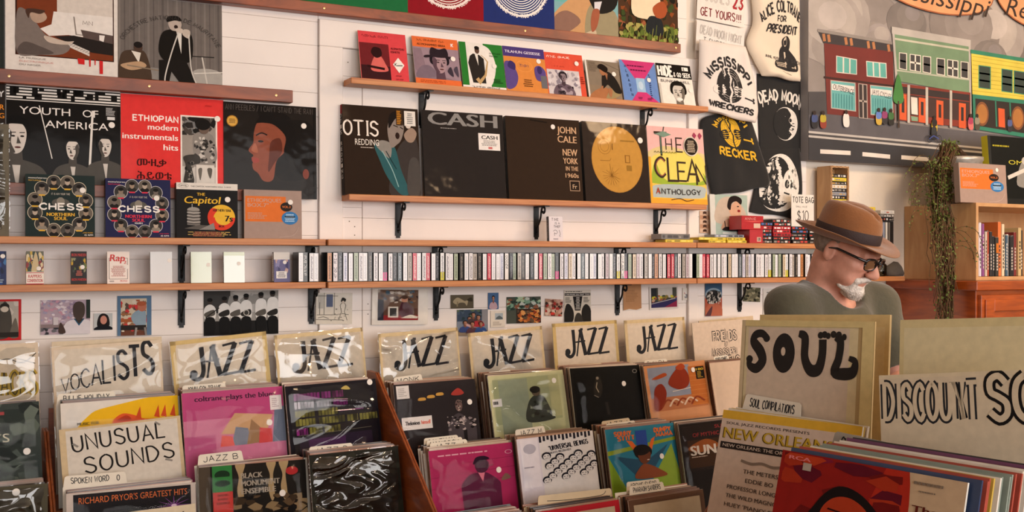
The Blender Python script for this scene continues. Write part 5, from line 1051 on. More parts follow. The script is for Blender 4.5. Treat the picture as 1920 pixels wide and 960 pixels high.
win(1557, 152, 1601, 157, 1602, 208, 1558, 202, '62a8a8', 'b8aca4', 1); mpoly('dcd8d4', (1558, 157), (1600, 162), (1600, 174), (1558, 169)); win(1609, 158, 1623, 160, 1624, 222, 1610, 220, '2c2426', 'a89c94', 2, 2); win(1631, 161, 1671, 165, 1672, 219, 1632, 214, '62a8a8', 'b8aca4', 1); mpoly('dcd8d4', (1631, 166), (1670, 170), (1670, 182), (1631, 178))
for k in range(8): A.line(mp((1561+k*5, 175+k*.6), (1561+k*5, 201+k*.7)), .002, '3c8488', keep=k > 0); A.line(mp((1635+k*4.6, 184+k*.5), (1635+k*4.6, 213+k*.6)), .002, '3c8488', keep=True)
u0 = mp((1560, 168))[0]; A.text('OUTERSPACE', u0[0], u0[1]+.002, .018, '2a2828', w=mp((1599, 170))[0][0]-u0[0], rot=-.14); u0 = mp((1633, 177))[0]; A.text('JAYS CYCLES', u0[0], u0[1]+.002, .018, '2a2828', w=mp((1669, 180))[0][0]-u0[0], rot=-.14)
mpoly('6c8a6c', (1673, 60), (1817, 84), (1817, 176), (1678, 152)); A.line(mp((1670, 57), (1818, 82)), .014, 'b0aca8'); A.line(mp((1675, 73), (1816, 95)), .004, 'b8b8a8'); A.line(mp((1673, 62), (1679, 152)), .006, 'b0aca8'); A.line(mp((1816, 86), (1818, 238)), .006, 'b0aca8'); A.line(mp((1678, 132), (1816, 150)), .003, 'b0b4a4')
for a, b in ((1685, 1697), (1705, 1723), (1729, 1742), (1755, 1768), (1775, 1793), (1800, 1812)):
    ya = 100+(a-1685)*.145; yb = 100+(b-1685)*.145; win(a, ya, b, yb, b, yb+29, a, ya+28, '3a3a3c', 'dcd6cc', 1 if b-a < 15 else 2, 2)
mpoly('7a2c20', (1679, 156), (1817, 174), (1817, 240), (1681, 226)); mpoly('2a2022', (1682, 162), (1815, 178), (1815, 190), (1682, 174)); mpoly('3a2624', (1700, 178), (1815, 192), (1815, 228), (1700, 216))
for a, h0 in ((1684, 176), (1720, 183), (1753, 188), (1795, 193)): y1 = 224+(a-1684)*.14; mpoly('d0582c', (a, h0), (a+13, h0+2), (a+13, y1+2), (a, y1)); mpoly('2a2022', (a+4, h0+8), (a+9, h0+9), (a+9, y1-12), (a+4, y1-13))
for x_ in (1701, 1735, 1780): A.line(mp((x_, 157+(x_-1680)*.13), (x_, 228+(x_-1680)*.12)), .007, 'b8b4ac')
mpoly('d8d2ca', (1705, 182), (1717, 184), (1718, 216), (1706, 214)); mpoly('7a9a80', (1705, 218), (1718, 220), (1718, 228), (1706, 227))
mpoly('cfc04c', (1818, 96), (1990, 124), (1990, 196), (1820, 177)); A.line(mp((1817, 97), (1990, 125)), .008, '2a7a60')
for k in range(9): A.line(mp((1820, 106+k*8), (1990, 133+k*7.2)), .0012, 'b0a034', keep=k > 0)
for a, b in ((1833, 1853), (1876, 1894), (1899, 1917), (1940, 1960)): ya = 124+(a-1833)*.15; win(a, ya, b, ya+3, b, ya+43, a, ya+40, '2c3c38', '2f8468', 1, 3)
mpoly('2a7a64', (1820, 177), (1990, 197), (1990, 270), (1822, 242)); mpoly('241c1a', (1825, 185), (1990, 204), (1990, 262), (1827, 236))
for cx, cy in ((1838, 214), (1905, 222)): p = mp((cx, cy))[0]; A.ell(p[0], p[1], .02, .045, '7a4a2a'); A.ell(p[0], p[1], .016, .036, 'a87038')
mpoly('d0582c', (1868, 203), (1880, 205), (1881, 240), (1869, 238)); A.line(mp((1863, 190), (1865, 238)), .004, '2a7a64'); A.line(mp((1890, 193), (1892, 243)), .004, '2a7a64')
p = mp((1681, 172))[0]; A.blob([(p[0]-.014, p[1]-.03), (p[0]-.008, p[1]+.03), (p[0], p[1]+.06), (p[0]+.01, p[1]+.02), (p[0]+.014, p[1]-.03), (p[0], p[1]-.045)], '3c7a3a'); A.line(mp((1681, 190), (1682, 240)), .004, '3a2a22')
for cx, cy, c1, c2 in ((1524, 228, '3a4a7a', '1c1c24'), (1540, 228, 'b0a030', '8a3a2a'), (1583, 226, 'd8d4d0', 'd8d4d0'), (1644, 222, '5a7ac0', 'c0a040'), (1655, 221, '8a3a6a', '2a2a30'), (1667, 223, '3a6a3a', '1c1c1c'), (1748, 236, '1c1c1c', 'd8b830'), (1816, 232, 'a83a5a', 'c86a6a'), (1828, 232, '8a8474', '4a4438'), (1889, 236, '4a5a90', '2a2a30'), (1747, 250, '2a2e34', '1c1c20')):
    p = mp((cx, cy))[0]; A.blob([(p[0]-.006, p[1]-.02), (p[0]-.007, p[1]+.015), (p[0]+.006, p[1]+.015), (p[0]+.007, p[1]-.02)], c2); A.blob([(p[0]-.006, p[1]-.002), (p[0]-.006, p[1]+.02), (p[0]+.006, p[1]+.02), (p[0]+.006, p[1])], c1); A.ell(p[0], p[1]+.028, .004, .008, '2a1c18', n=8)
for cx in (1738, 1756): p = mp((cx, 261))[0]; A.line([(p[0]+.007*math.cos(a), p[1]+.0125*math.sin(a)) for a in (2*PI*k/14 for k in range(15))], .0018, '2a2a34')
A.line(mp((1738, 261), (1746, 255), (1756, 261)), .0025, '3a4a8a')
for cx, cy, a, b, t, tx, tw in ((1745, -28, 112, 50, 'Mississippi', 1655, 190), (1945, -5, 78, 60, 'Records', 1880, 130)):
    p, q_, s_ = mp((cx, cy))[0], mp((cx+a, cy))[0], mp((cx, cy-b))[0]; A.ell(p[0], p[1], q_[0]-p[0]+.003, s_[1]-p[1]+.005, '9a5a38', rot=-.12, n=36); A.ell(p[0], p[1], q_[0]-p[0], s_[1]-p[1], 'd99a6c', rot=-.12, n=36)
    u0 = mp((tx, cy+18))[0]; A.text(t, u0[0], u0[1]-(.03 if t == 'Records' else .0), .07, '2a1a14', w=mp((tx+tw, 0))[0][0]-u0[0], shear=.2, rot=-.05)
link('painting', A.mesh('painting', MURALP), mo, Matrix.Translation((MX0, MY-.0002, MZ0)) @ Matrix.Rotation(PI/2, 4, 'X'))

# ------------------------------------------------------------------ tape towers on the shelf behind the hat
def tower():
    x0, x1, y, z0 = xat(1558, 3.5), xat(1592, 3.5), 3.5, ZM+.0005
    z1 = zat(1570, 311, 3.5)
    e = tag(empty('tape_tower', (x0, y, z0)), 'tall plywood tape tower with a wavy burnt edge, tapes inside', 'tape rack'); w_, hh = x1-x0, z1-z0; d = .085
    box('side_panel', (0, 0, 0), (.008, d, hh), PLY, e); box('side_panel', (w_-.008, 0, 0), (w_, d, hh), PLY, e); box('top_panel', (.008, 0, hh-.008), (w_-.008, d, hh), PLY, e); box('base_panel', (.008, 0, 0), (w_-.008, d, .008), PLY, e); box('back_panel', (.008, d-.005, .008), (w_-.008, d, hh-.008), PLY, e)
    BURN = mat('burnt line', '4a3018', .8)
    for xx in (.004, w_-.004): link('wavy_line', pydata('wavy_line', *tube([(xx+.0022*math.sin(k*1.6), -.0006, k*hh/60) for k in range(61)], .0009, 4), BURN), e)
    link('wavy_line', pydata('wavy_line', *tube([(.004+k*(w_-.008)/16, -.0006, hh-.004+.0022*math.sin(k*1.6)) for k in range(17)], .0009, 4), BURN), e)
    zz = z0+.0085; k = 0; ms = [BLK, GRYC, BLK, EDGE, BLK, YEL]; nm_ = ['black', 'grey', 'black', 'white', 'black', 'yellow']
    while zz < z1-.05 and k < 22:
        flat_tape((x0+x1)/2, y+.006, zz, w_-.0185, .07, .0155, ms[k % 6], '%s tape lying %s in the wavy-edged tower' % (nm_[k % 6], ['lowest', 'second', 'third', 'fourth', 'fifth', 'sixth', 'seventh', 'eighth', 'ninth', 'tenth', 'eleventh', 'twelfth', 'thirteenth', 'fourteenth', 'fifteenth', 'sixteenth', 'seventeenth', 'eighteenth', 'nineteenth', 'twentieth', 'next to topmost', 'topmost'][k]), ['d8d4d0', '8a8680', 'c8a05a']); zz += .0158; k += 1
tower()
def xq(px): return xat(px, 3.5)
o = box('tape_rack', (xq(1648), 3.485, ZM+.0005), (xq(1671), 3.58, ZM+.105), mat('black plastic rack', '1a1a1c', .4), None, .002); tag(o, 'small black tape rack right of the hat', 'tape rack')
for k in range(4): box('slot', (xq(1650+k*5), 3.483, ZM+.006), (xq(1653.5+k*5), 3.4852, ZM+.1), [GRYC, EDGE, CLR, BLK][k], o)
for k, (m_, n_) in enumerate(((BLK, 'black'), (CLR, 'grey'), (EDGE, 'white'))): flat_tape(xq(1658+k), 3.487, ZM+.106+k*.0162, xq(1676)-xq(1648)-.004*k, .07, .0158, m_, '%s tape lying on the small black rack' % n_, ['8a8680', 'c8c4c0', 'b05a4a'])
flat_tape(xq(1618), 3.49, ZM+.0005, .075, .07, .15, PLY, 'upright wooden tape holder behind the crown of the hat', ['8a6a44'], nm='tape_holder', cat='tape rack')
flat_tape(xq(1629), 3.487, ZM+.151, .055, .06, .016, YEL, 'orange-yellow tape on the upright wooden holder', ['c8882a', 'e8d080'])
GLASSJ = plastic('jar glass', bump=.05, scale=4, tint='dfe6e2', ior=1.5)
o = link('glass_jar', pydata('glass_jar', *lathe([(.001, 0), (.03, 0), (.034, .006), (.034, .05), (.026, .058), (.026, .066), (.024, .066), (.024, .058), (.031, .05), (.031, .008), (.001, .006)], 20), GLASSJ, True)); o.location = (xat(1648, 3.53), 3.53, ZC+.0005); tag(o, 'small clear glass jar on the shelf beside the man', 'jar')
o = link('cloth_pouch', pydata('cloth_pouch', *(lambda v, f: ([(p[0]*1.5, p[1], p[2]+.006*math.sin(p[0]*130)) if p[2] > .012 else (p[0]*1.5, p[1], p[2]) for p in v], f))(*lathe([(.001, 0), (.034, 0), (.038, .015), (.03, .04), (.016, .058), (.001, .066)], 18)), mat('grey felt', '5c544c', .9, bump=.5), True)); o.location = (xat(1672, 3.54), 3.53, ZC+.0005); tag(o, 'crumpled grey cloth pouch beside the glass jar', 'pouch')

# ------------------------------------------------------------------ orange cabinet, plywood bookcase, books
cx0, cyf, czt = 3.872, 3.12, CAMZ-.092
cab = tag(empty('cabinet', (cx0, cyf, 0)), 'orange varnished wooden cabinet with panelled doors under the bookcase', 'cabinet'); cw_, cd_ = 1.5, WALL-.001+.012-cyf
box('body', (.02, .02, .08), (cw_, cd_, czt-.04), CABW, cab, .002); box('top_board', (-.012, -.012, czt-.04), (cw_+.012, cd_, czt), CABW, cab, .003); box('plinth', (.04, .05, 0), (cw_-.02, cd_, .08), CABW, cab)
for k in range(3):
    a = .03+k*.49; dr = box('door', (a, 0, .1), (a+.47, .02, czt-.06), CABW, cab, .002)
    for lo, hi in (((a+.02, -.008, .12), (a+.075, 0, czt-.08)), ((a+.395, -.008, .12), (a+.45, 0, czt-.08)), ((a+.075, -.008, czt-.13), (a+.395, 0, czt-.08)), ((a+.075, -.008, .12), (a+.395, 0, .18))): box('door_stile', lo, hi, CABW, dr, .0015)
    box('label_holder', (a+.2, -.003, czt-.215), (a+.27, 0, czt-.165), IRON, dr); box('label_card', (a+.207, -.0042, czt-.209), (a+.263, -.003, czt-.172), PLY, dr)
bx0, byf, bz0, bz1 = 3.98, 3.21, czt+.0008, CAMZ+.251
bc = tag(empty('bookcase', (bx0, byf, bz0)), 'pale plywood box bookcase standing on the orange cabinet', 'bookcase'); bw, bd, bh = 1.15, WALL+.01-byf, bz1-bz0
box('side_panel', (0, 0, 0), (.016, bd, bh), PLY, bc, .001); box('side_panel', (bw-.016, 0, 0), (bw, bd, bh), PLY, bc, .001); box('top_panel', (.016, 0, bh-.016), (bw-.016, bd, bh), PLY, bc, .001); box('base_panel', (.016, 0, 0), (bw-.016, bd, .016), PLY, bc, .001); box('back_panel', (.016, bd-.008, .016), (bw-.016, bd, bh-.016), PLY, bc)
BK = [('e8e4e0', .018, .26), ('d8c4b8', .016, .245), ('efe9e4', .014, .235), ('e2dcea', .012, .24), ('8a4a8a', .012, .235), ('c8beb0', .012, .2), ('a0442c', .012, .2), ('3c3c3e', .012, .205), ('26262a', .015, .2), ('1f2024', .014, .18), ('30302c', .02, .175), ('d8743a', .02, .245), ('e0d2b4', .016, .235), ('2c2c30', .012, .19), ('3c5a70', .016, .185), ('d8d4d0', .012, .19), ('1c1c20', .018, .18), ('26343c', .014, .185), ('7a2a2a', .016, .2), ('c8b080', .02, .22), ('2c2a2a', .02, .21)]
BN = ['tall white', 'tall blush', 'thin white', 'pale lilac', 'thin purple', 'thin stone', 'thin rust', 'thin charcoal', 'black gilt-lettered', 'short black', 'squat olive-black', 'tall orange', 'cream', 'thin dark', 'slate blue', 'thin pale', 'squat black', 'dark teal', 'dark red', 'sand', 'brown-black']
xx = bx0+.02
for (c_, w_, hh), n_ in zip(BK, BN):
    o = box('book', (0, 0, 0), (w_, .16, hh), mat('book cloth '+c_, c_, .5, var=.06, vscale=30), None, .0012); o.location = (xx, byf+.03+rr.uniform(0, .015), bz0+.0168); tag(o, n_+' book standing in the plywood bookcase', 'book')
    A = Art(w_, hh); dk = sum(C(c_)[:3]) < .6
    for k in range(rr.randint(5, 9)): A.rect(.3, .15+.075*k, .7, .2+.075*k, 'cfc8bc' if dk else '4a4440', keep=k > 0)
    if n_ == 'squat olive-black': A.rect(.15, .6, .85, .85, 'c8742c')
    link('spine_print', A.mesh('spine_print', PAPER), o, Matrix.Translation((0, -.0003, 0)) @ Matrix.Rotation(PI/2, 4, 'X')); box('pages', (.0015, .003, hh), (w_-.0015, .157, hh+.0006), EDGE, o); xx += w_+.0012
o = lp_on('record_box', 1801, 1889, bz1, 3.222, .06, rb4, 'grey-brown small record box with orange label on the plywood bookcase', H=.175, T=.03, body=BXE, pm=SATIN, st=[(.8, .86, .009)], cat='record box')
def omni(A): A.bg('171a1a'); A.rect(0, 0, .03, 1, '2c2f2f'); A.text('OMNIVERSE', .22, .6, .065, 'c8c040', w=.56); A.text('SUN RA', .3, .3, .06, 'c8c040', w=.36); A.scrib(.05, .84, .32, .88, 1, 'a8a030', 3); A.scrib(.6, .84, .9, .88, 1, 'a8a030', 5); A.blob([(.3, .3), (.36, .62), (.44, .6), (.48, .3)], '8a8884'); A.ell(.41, .66, .04, .06, 'b8b4ac'); A.line([(.2, .4), (.42, .54), (.5, .5)], .03, 'cfcac2'); A.blob([(.7, .05), (.74, .5), (.84, .52), (.86, .05)], '6a6864'); A.ell(.8, .58, .05, .06, '9a968e'); A.blob([(.58, .06), (.66, .3), (.76, .2), (.74, .04)], 'b4b0a8'); A.rect(0, 0, 1, .1, '222424')
o = lp_on('album_box', 1860, 2020, bz1, 3.3, .08, omni, 'black boxed album with yellow lettering and grey musicians, behind a small record box', H=.32, T=.035, body=mat('yellow box spine', 'b8b020', .5), pm=SATIN, cat='album', st=[(.77, .66, .01)])

# ------------------------------------------------------------------ trailing plant
pc = Vector((4.08, 3.388, bz1)); pl = tag(empty('trailing_plant', pc), 'trailing vine in a silvery pot, brown stems hanging down past the bookcase', 'plant')
POT = mat('silvery pot glaze', 'b8b4ae', .35, metal=.4, bump=.6, bscale=30, var=.3, vscale=25); STEM = mat('dry vine stems', '5c422a', .85, var=.25, vscale=30); LEAF = mat('small vine leaves', '5c6c2c', .6, var=.35, vscale=20); SOIL = mat('potting soil', '2a1c14', .95, bump=.6)
link('pot', pydata('pot', *lathe([(.001, .001), (.075, .001), (.1, .19), (.108, .2), (.108, .215), (.098, .215), (.09, .19)], 28), POT, True), pl)
link('soil', pydata('soil', *lathe([(.097, .195), (.05, .205), (.001, .21)], 24), SOIL, True), pl)
r = random.Random(12); sv, lv = [], []
def leaf(p, s_):
    d = Vector((r.uniform(-1, 1), r.uniform(-1, .2), r.uniform(-1, .3))).normalized(); n_ = d.cross(Vector((r.uniform(-1, 1), 1, r.uniform(-1, 1)))).normalized()
    lv.append(([p, p+d*s_*.5+n_*s_*.35, p+d*s_, p+d*s_*.5-n_*s_*.35], [(0, 1, 2), (0, 2, 3)]))
for k in range(130):
    st = pc+Vector((r.uniform(-.07, .03), r.uniform(-.05, .05), .21)); ox, oy = r.gauss(0, .03), r.gauss(0, .02); L = r.choice([.35, .5, .62, .75, .78])*r.uniform(.85, 1.05)
    x1, y1 = 3.9+max(-.07, min(ox, .03)), max(3.302, 3.325+oy); pts = [st, Vector(((st.x+x1)/2, (st.y+y1)/2, pc.z+.23+r.uniform(0, .05))), Vector((x1, y1, pc.z+r.uniform(.12, .2)))]
    z = pts[-1].z
    while z > pc.z+.2-L:
        z -= .05; f = min(1, max(0, (pc.z-.02-z)/.25)); lim = 3.825 if z < bz0+.09 else 3.94
        pts.append(Vector((min(x1-.085*f+r.uniform(-.012, .012), lim), max(y1-.1*f+r.uniform(-.012, .012), 3.3 if z > pc.z-.06 else 3.1), z)))
    sv.append(tube(pts, .0017, 4))
    for p in pts[1:]:
        if r.random() < .9:
            for _ in range(3 if p.z > pc.z-.12 else 1): leaf(p+Vector((r.uniform(-.012, .004), r.uniform(-.004, .01), r.uniform(-.02, .02))), r.uniform(.009, .018))
for k in range(26):                               # loose curling runners
    z0 = r.uniform(bz0-.02, pc.z+.2); sx = r.choice([-1, -1, 1]); up_ = z0 > pc.z-.06
    if up_: sx = -1
    p = Vector((3.83+.03*sx, 3.31 if up_ else 3.23, z0)); pts = [p]; d = Vector((sx*.8, -.0 if up_ else -.25, r.uniform(-.2, .7)))
    for j in range(9):
        p = p+d*.02; d = (d+Vector((r.uniform(-.3, .25)*sx, 0 if up_ else -.05, -.32))).normalized(); p.x = min(p.x, 3.825 if p.z < bz0+.05 else 3.945); pts.append(p.copy()); leaf(p, r.uniform(.007, .014))
    sv.append(tube(pts, .0012, 4))
tag(link('stems', pydata('stems', *join(sv), STEM), pl, Matrix.Translation(-pc)), kind='stuff'); tag(link('leaves', pydata('leaves', *join(lv), LEAF), pl, Matrix.Translation(-pc)), kind='stuff')
# ------------------------------------------------------------------ tiered record racks along the wall
RZ = [CAMZ-.395, CAMZ-.585, CAMZ-.765]; RY = [3.25, 3.06, 2.86]; LEAN = .2; RH = .312; BT = [z-RH*math.cos(LEAN) for z in RZ]   # BT: top of each tier board
def rack(x0, x1, label, tiers=3, lowl=0, lowr=0):
    e = tag(empty('record_rack', (x0, 0, 0)), label, 'record rack'); w_ = x1-x0
    yf = 2.66 if tiers == 3 else 2.93
    def panel(xa, low):
        prof = [(3.52, 0), (3.52, CAMZ-.75), (3.41, CAMZ-.75), (3.41, CAMZ-.372-low), (3.33, CAMZ-.372-low), (yf, CAMZ-.372-low-(3.33-yf)*.743), (yf, 0)]; n = len(prof); V = [(xa, y, z) for y, z in prof]+[(xa+.007, y, z) for y, z in prof]
        F = [tuple(range(n))[::-1], tuple(range(n, 2*n))]+[(k, (k+1) % n, n+(k+1) % n, n+k) for k in range(n)]
        bm = bmesh.new(); vs = [bm.verts.new(v) for v in V]
        for f in F: bm.faces.new([vs[i] for i in f])
        bmesh.ops.recalc_face_normals(bm, faces=bm.faces[:]); bmesh.ops.bevel(bm, geom=bm.edges[:], offset=.002, segments=1, affect='EDGES')
        me = bpy.data.meshes.new('side_panel'); bm.to_mesh(me); bm.free(); me.materials.append(BINW2); return me
    link('side_panel', panel(.0002, lowl), e); link('side_panel', panel(w_-.0072, lowr), e)
    box('back_board', (.019, 3.505, .2), (w_-.019, 3.52, CAMZ-.45), BINW2, e)
    for k in range(tiers):
        zb = BT[k]; yb = RY[k]-RH*math.sin(LEAN)
        off = (.0225, .062, .062)[k]; box('tier_board', (.0075, yb-off+.0102, zb-.022), (w_-.0075, min(yb+.3, 3.5), zb), BINW, e); box('front_board', (.0075, yb-off, zb-.09), (w_-.0075, yb-off+.01, zb+.012), BINW, e, .002)
    box('plinth', (.019, yf+.06, .0), (w_-.019, yf+.08, RZ[tiers-1]-RH-.02), BINW2, e)
    return e
rack(-.8, .2335, 'orange pine record rack holding the soundtrack records', 3, 0, .12)
rack(.234, 1.2375, 'orange pine record rack holding vocalists and the first two jazz signs', 3, .12, 0)
rack(1.238, 2.221, 'orange pine record rack right of the steep wooden divider, under three jazz signs', 3, 0, .37)
rack(2.222, 2.95, 'orange pine record rack under the last jazz sign and the friends sign', 2, .37, .37)
def aim(TL, tr, yaw):
    """width, in-plane tilt and right-hand height of a sheet whose top edge runs from TL to the line of sight tr"""
    u = (tr[0]-960)/FPX; q = (FW[0]+u*RT[0], FW[1]+u*RT[1]); d = (math.cos(yaw), math.sin(yaw))
    det = d[0]*(-q[1])-(-q[0])*d[1]; k = ((-TL.x)*(-q[1])-(-q[0])*(-TL.y))/det; s_ = (d[0]*(-TL.y)-d[1]*(-TL.x))/det
    zr = TL.z if tr[1] is None else CAMZ+(HY-tr[1])/FPX*s_
    return math.hypot(k, zr-TL.z), math.atan2(zr-TL.z, k), zr
def card(TL, tr, yaw, lean, H, art, label, nm='album_cover', cat='album', T=.004, pm=None, body=None, st=(), sleeve=None, group=None, child='cover_art', rest=None, H0=None, paper=None):
    """stand a sheet so that its top edge runs from the point TL to the line of sight tr; rest = height of the board it stands on"""
    W, roll, zr = aim(TL, tr, yaw)
    if rest is not None: H = (min(TL.z, zr)-rest-T*math.sin(lean)-.0002)/math.cos(lean)
    if H0 and art:
        art1 = art
        def art(A):
            A.bg(paper or IVORY); A.X = lambda p: (p[0], 1-(1-p[1])*H0/H); art1(A); A.X = None
    R = frame((0, 0, 0), yaw, lean, roll); up = R.to_3x3() @ Vector((0, 1, 0))
    o = sheet(nm, label, cat, frame(TL-up*H, yaw, lean, roll), W, H, T, art, body, pm, group, st, child, sleeve)
    return o, W
EDGES = [mat('sleeve edge '+c, c, .4, coat=.3, var=.12, vscale=25) for c in ('94705a', 'b08c74', '6a4836', '8c6654', 'b8a28e', '4a3830', '7c6450', '9c6a52', '302824', 'c8b4a0')]
SLEEVE_ME = {}
SHADE = dict(zip('94705a b08c74 6a4836 8c6654 b8a28e 4a3830 7c6450 9c6a52 302824 c8b4a0 d8ccb8 c8a848 2c3c5c 8a9488 b89a70 6a3a5c e0d8cc 3a3432 a84a3a'.split(), 'brown,tan,dark brown,reddish-brown,beige,brown-black,olive-brown,rust-brown,black,pale beige,cream,mustard,navy,grey-green,sand,plum,off-white,black,red'.split(',')))
def filler(n, base, yaw, lean, W, H, label, group, step=.0082, seed=1, cols=None, jz=.006, back=None):
    """record sleeves filed behind a front record; base = bottom-left corner of the front one"""
    r = random.Random(seed); back = back or Vector((0, 1, 0)); xd = Vector((math.cos(yaw), math.sin(yaw), 0)); W = W-.014
    for k in range(1, n+1):
        m_ = (cols or EDGES)[r.randrange(len(cols or EDGES))]; key = (m_.name, round(W, 3), round(H, 3))
        if key not in SLEEVE_ME: SLEEVE_ME[key] = bevmesh('record_sleeve', (0, 0, -.0036), (W, H, 0), m_, 0)
        p = base+back*step*k+xd*(.007+r.uniform(-.003, .003))+Vector((0, 0, .0008+r.uniform(0, jz)))
        o = link('record_sleeve', SLEEVE_ME[key], None, frame(p, yaw+r.uniform(-.002, .002), lean+r.uniform(-.0006, .0006), 0))
        cn = SHADE[m_.name.split()[-1]]; tag(o, cn+' '+label, 'record', cn+' '+group)
WRAP = plastic('record outer sleeve', bump=.35, scale=3.2, dist=.03, ior=1.17); SLVM = plastic('creased record sleeve', bump=.5, scale=3.5, dist=.05, ior=1.4); SLV = plastic('sign outer sleeve', bump=.7, scale=4.0, dist=.05, ior=1.85); SLVQ = plastic('smooth sign sleeve', bump=.55, scale=3.4, dist=.045, ior=1.42)
YAW = math.radians(5)
def bin_front(row, tl, tr, art0, label, n, what, pm=None, st=(), seed=1, wrap=True, dy=0, vis=.57, wm=None):
    def art(A):
        A.X = lambda p: (p[0], 1-(1-p[1])*vis if p[1] > 1e-4 else 0); art0(A); A.X = None
    st = [(s[0], 1-(1-s[1])*vis) for s in st]
    Y = RY[row]+dy; TL = at(tl[0], tl[1] or 487, Y)
    if tl[1] is None: TL.z = RZ[row]
    o, W = card(TL, tr, YAW, LEAN, RH, art, label, T=.004, pm=pm or SATIN, st=st, sleeve=(wm or WRAP) if wrap else None, rest=BT[row])
    z = min(TL.z, aim(TL, tr, YAW)[2]); H = (z-BT[row])/math.cos(LEAN)-.001; top = Vector((TL.x, TL.y, z))
    filler(n, top-frame((0, 0, 0), YAW, LEAN, 0).to_3x3() @ Vector((0, H, 0)), YAW, LEAN, W, H, 'record sleeve filed behind the %s' % what, 'sleeves behind the '+what, seed=seed)
    FR[what] = (top, W, row)
    return o
FR = {}
def sign(tl, tr, Y, art, label, H=.44, lean=.1, yaw=YAW, sleeve=None, T=.003, pm=None, body=None, nm='section_sign', row=0): return card(at(tl[0], tl[1], Y), tr, yaw, lean, H, art, label, nm, 'sign', T, pm or PAPER, body, (), sleeve, None, 'lettering', BT[row], H)[0]
IVORY = 'dccbb4'; INK = '2b2c30'
def jazz(yel=.5):
    def f(A):
        A.bg(IVORY); c_ = 'd2b87e' if yel > .6 else 'd8c298'; A.rects([(0, 0, .035*yel*2, 1), (1-.03*yel*2, 0, 1, 1), (0, .97, 1, 1)], c_); A.rect(.05, .3, .95, .95, 'ddcfbc')
        y0 = .712; s_ = .225
        Y = lambda b: y0+b*s_; X = lambda a: .17+a*.68
        A.brush([(X(.2), Y(1)), (X(.205), Y(.3)), (X(.17), Y(.06)), (X(.1), Y(-.02)), (X(.03), Y(.08)), (X(.05), Y(.2))], [.05, .045, .045, .045, .05, .05], INK); A.ell(X(.055), Y(.17), .04, .028, INK)
        A.line([(X(.25), Y(-.02)), (X(.36), Y(1))], .022, INK); A.line([(X(.36), Y(1)), (X(.45), Y(0))], .055, INK); A.line([(X(.24), Y(.52)), (X(.46), Y(.55))], .02, INK); A.line([(X(.36), Y(1.0)), (X(.42), Y(1))], .03, INK)
        for q in (.52, .78):
            A.line([(X(q), Y(.97)), (X(q+.2), Y(1.03))], .024, INK); A.line([(X(q+.2), Y(1.03)), (X(q-.02), Y(.02))], .05, INK); A.line([(X(q-.03), Y(.03)), (X(q+.22), Y(.06))], .026, INK)
    return f
sign((318, 641), (499, 621), 3.47, jazz(.8), 'ivory jazz sign in crinkled plastic, beside the vocalists sign', sleeve=SLVQ)
sign((514, 629), (680, 614), 3.48, jazz(.4), 'ivory jazz sign under heavily creased shiny plastic, before the wooden divider', sleeve=SLV)
sign((709, 626), (858, 614), 3.47, jazz(.4), 'ivory jazz sign under shiny creased plastic, after the wooden divider', sleeve=SLV)
sign((877, 625), (1016, 611), 3.47, jazz(.5), 'ivory jazz sign in smooth plastic below the food market photograph', sleeve=SLVQ)
sign((1035, 607), (1156, 600), 3.48, jazz(.7), 'ivory jazz sign with small compilations lettering at its foot')
sign((1170, 601), (1283, 594), 3.48, jazz(.6), 'ivory jazz sign next to the friends labels sign')
def voc(A):
    A.bg(IVORY); A.rect(.02, .3, .98, .98, 'ddd0be')
    x_ = .07
    for i, (ch, ad) in enumerate(zip('VOCALISTS', (.085, .09, .095, .105, .085, .05, .115, .12, .12))): f = i/8; h = .09+.14*f; A.hand(ch, x_, .695+.07*f, h, INK, wt=.085+.03*(i > 5), w=ad*.82 if ch != 'I' else .02); x_ += ad
    A.line([(.07, .66), (.04, .62), (.12, .64), (.15, .7)], .006, INK, sm=True)
sign((96, 652), (301, 637), 3.45, voc, 'ivory vocalists sign with letters growing along a curve', sleeve=SLVQ)
sign((97, 641), (303, 631), 3.49, lambda A: A.bg('d8c8ae'), 'blank ivory card behind the vocalists sign')
def trk(A): A.bg(IVORY); A.hand('SOUNDTRACKS', .02, .66, .15, 'b89a3c', w=.95, wt=.22, outline=None); A.hand('SOUNDTRACKS', .02, .66, .15, '4a4430', w=.95, wt=.05); A.line([(.55, .86), (.7, .9), (.85, .87), (.98, .93)], .008, INK, sm=True); A.line([(.8, .9), (.97, .86)], .006, INK); A.line([(.9, .62), (.97, .54), (.93, .6)], .012, INK)
sign((-135, 652), (71, 642), 3.45, trk, 'ivory soundtracks sign with outlined yellow letters', sleeve=SLV)
def friends(A):
    A.bg('d8c4b0')
    for t, y, h, w_, x_ in (('FRIENDS', .82, .08, .42, .36), ('OF', .765, .035, .06, .56), ('MISSISSIPPI', .685, .055, .44, .32), ('LABELS', .585, .08, .42, .38)): A.hand(t, x_, y, h, INK, w=w_, wt=.36, outline='d8c4b0', jit=.03)
sign((1297, 606), (1399, 598), 3.45, friends, 'ivory friends of labels sign with small outlined capitals')
sign((1310, 602), (1412, 592), 3.5, lambda A: A.bg('d2bc9c'), 'blank ivory card behind the friends sign')
def unus(A):
    A.bg('cdb894'); A.rect(.05, .05, .97, .98, 'd6cfc4')
    for t, y, x_, w_ in (('UNUSUAL', .8, .1, .76), ('SOUNDS', .615, .18, .74)): A.hand(t, x_, y, .13, '1f1d1d', w=w_, wt=.1, jit=.05, rot=.05)
    for a, b in (((.1, .87), (.14, .84)), ((.78, .97), (.82, .94)), ((.84, .64), (.9, .62)), ((.16, .57), (.22, .59))): A.line([a, b], .02, '8a8680')
sign((110, 806), (338, 779), 3.17, unus, 'ivory unusual sounds sign with wobbly hand lettering', H=.33, lean=.18, row=1)
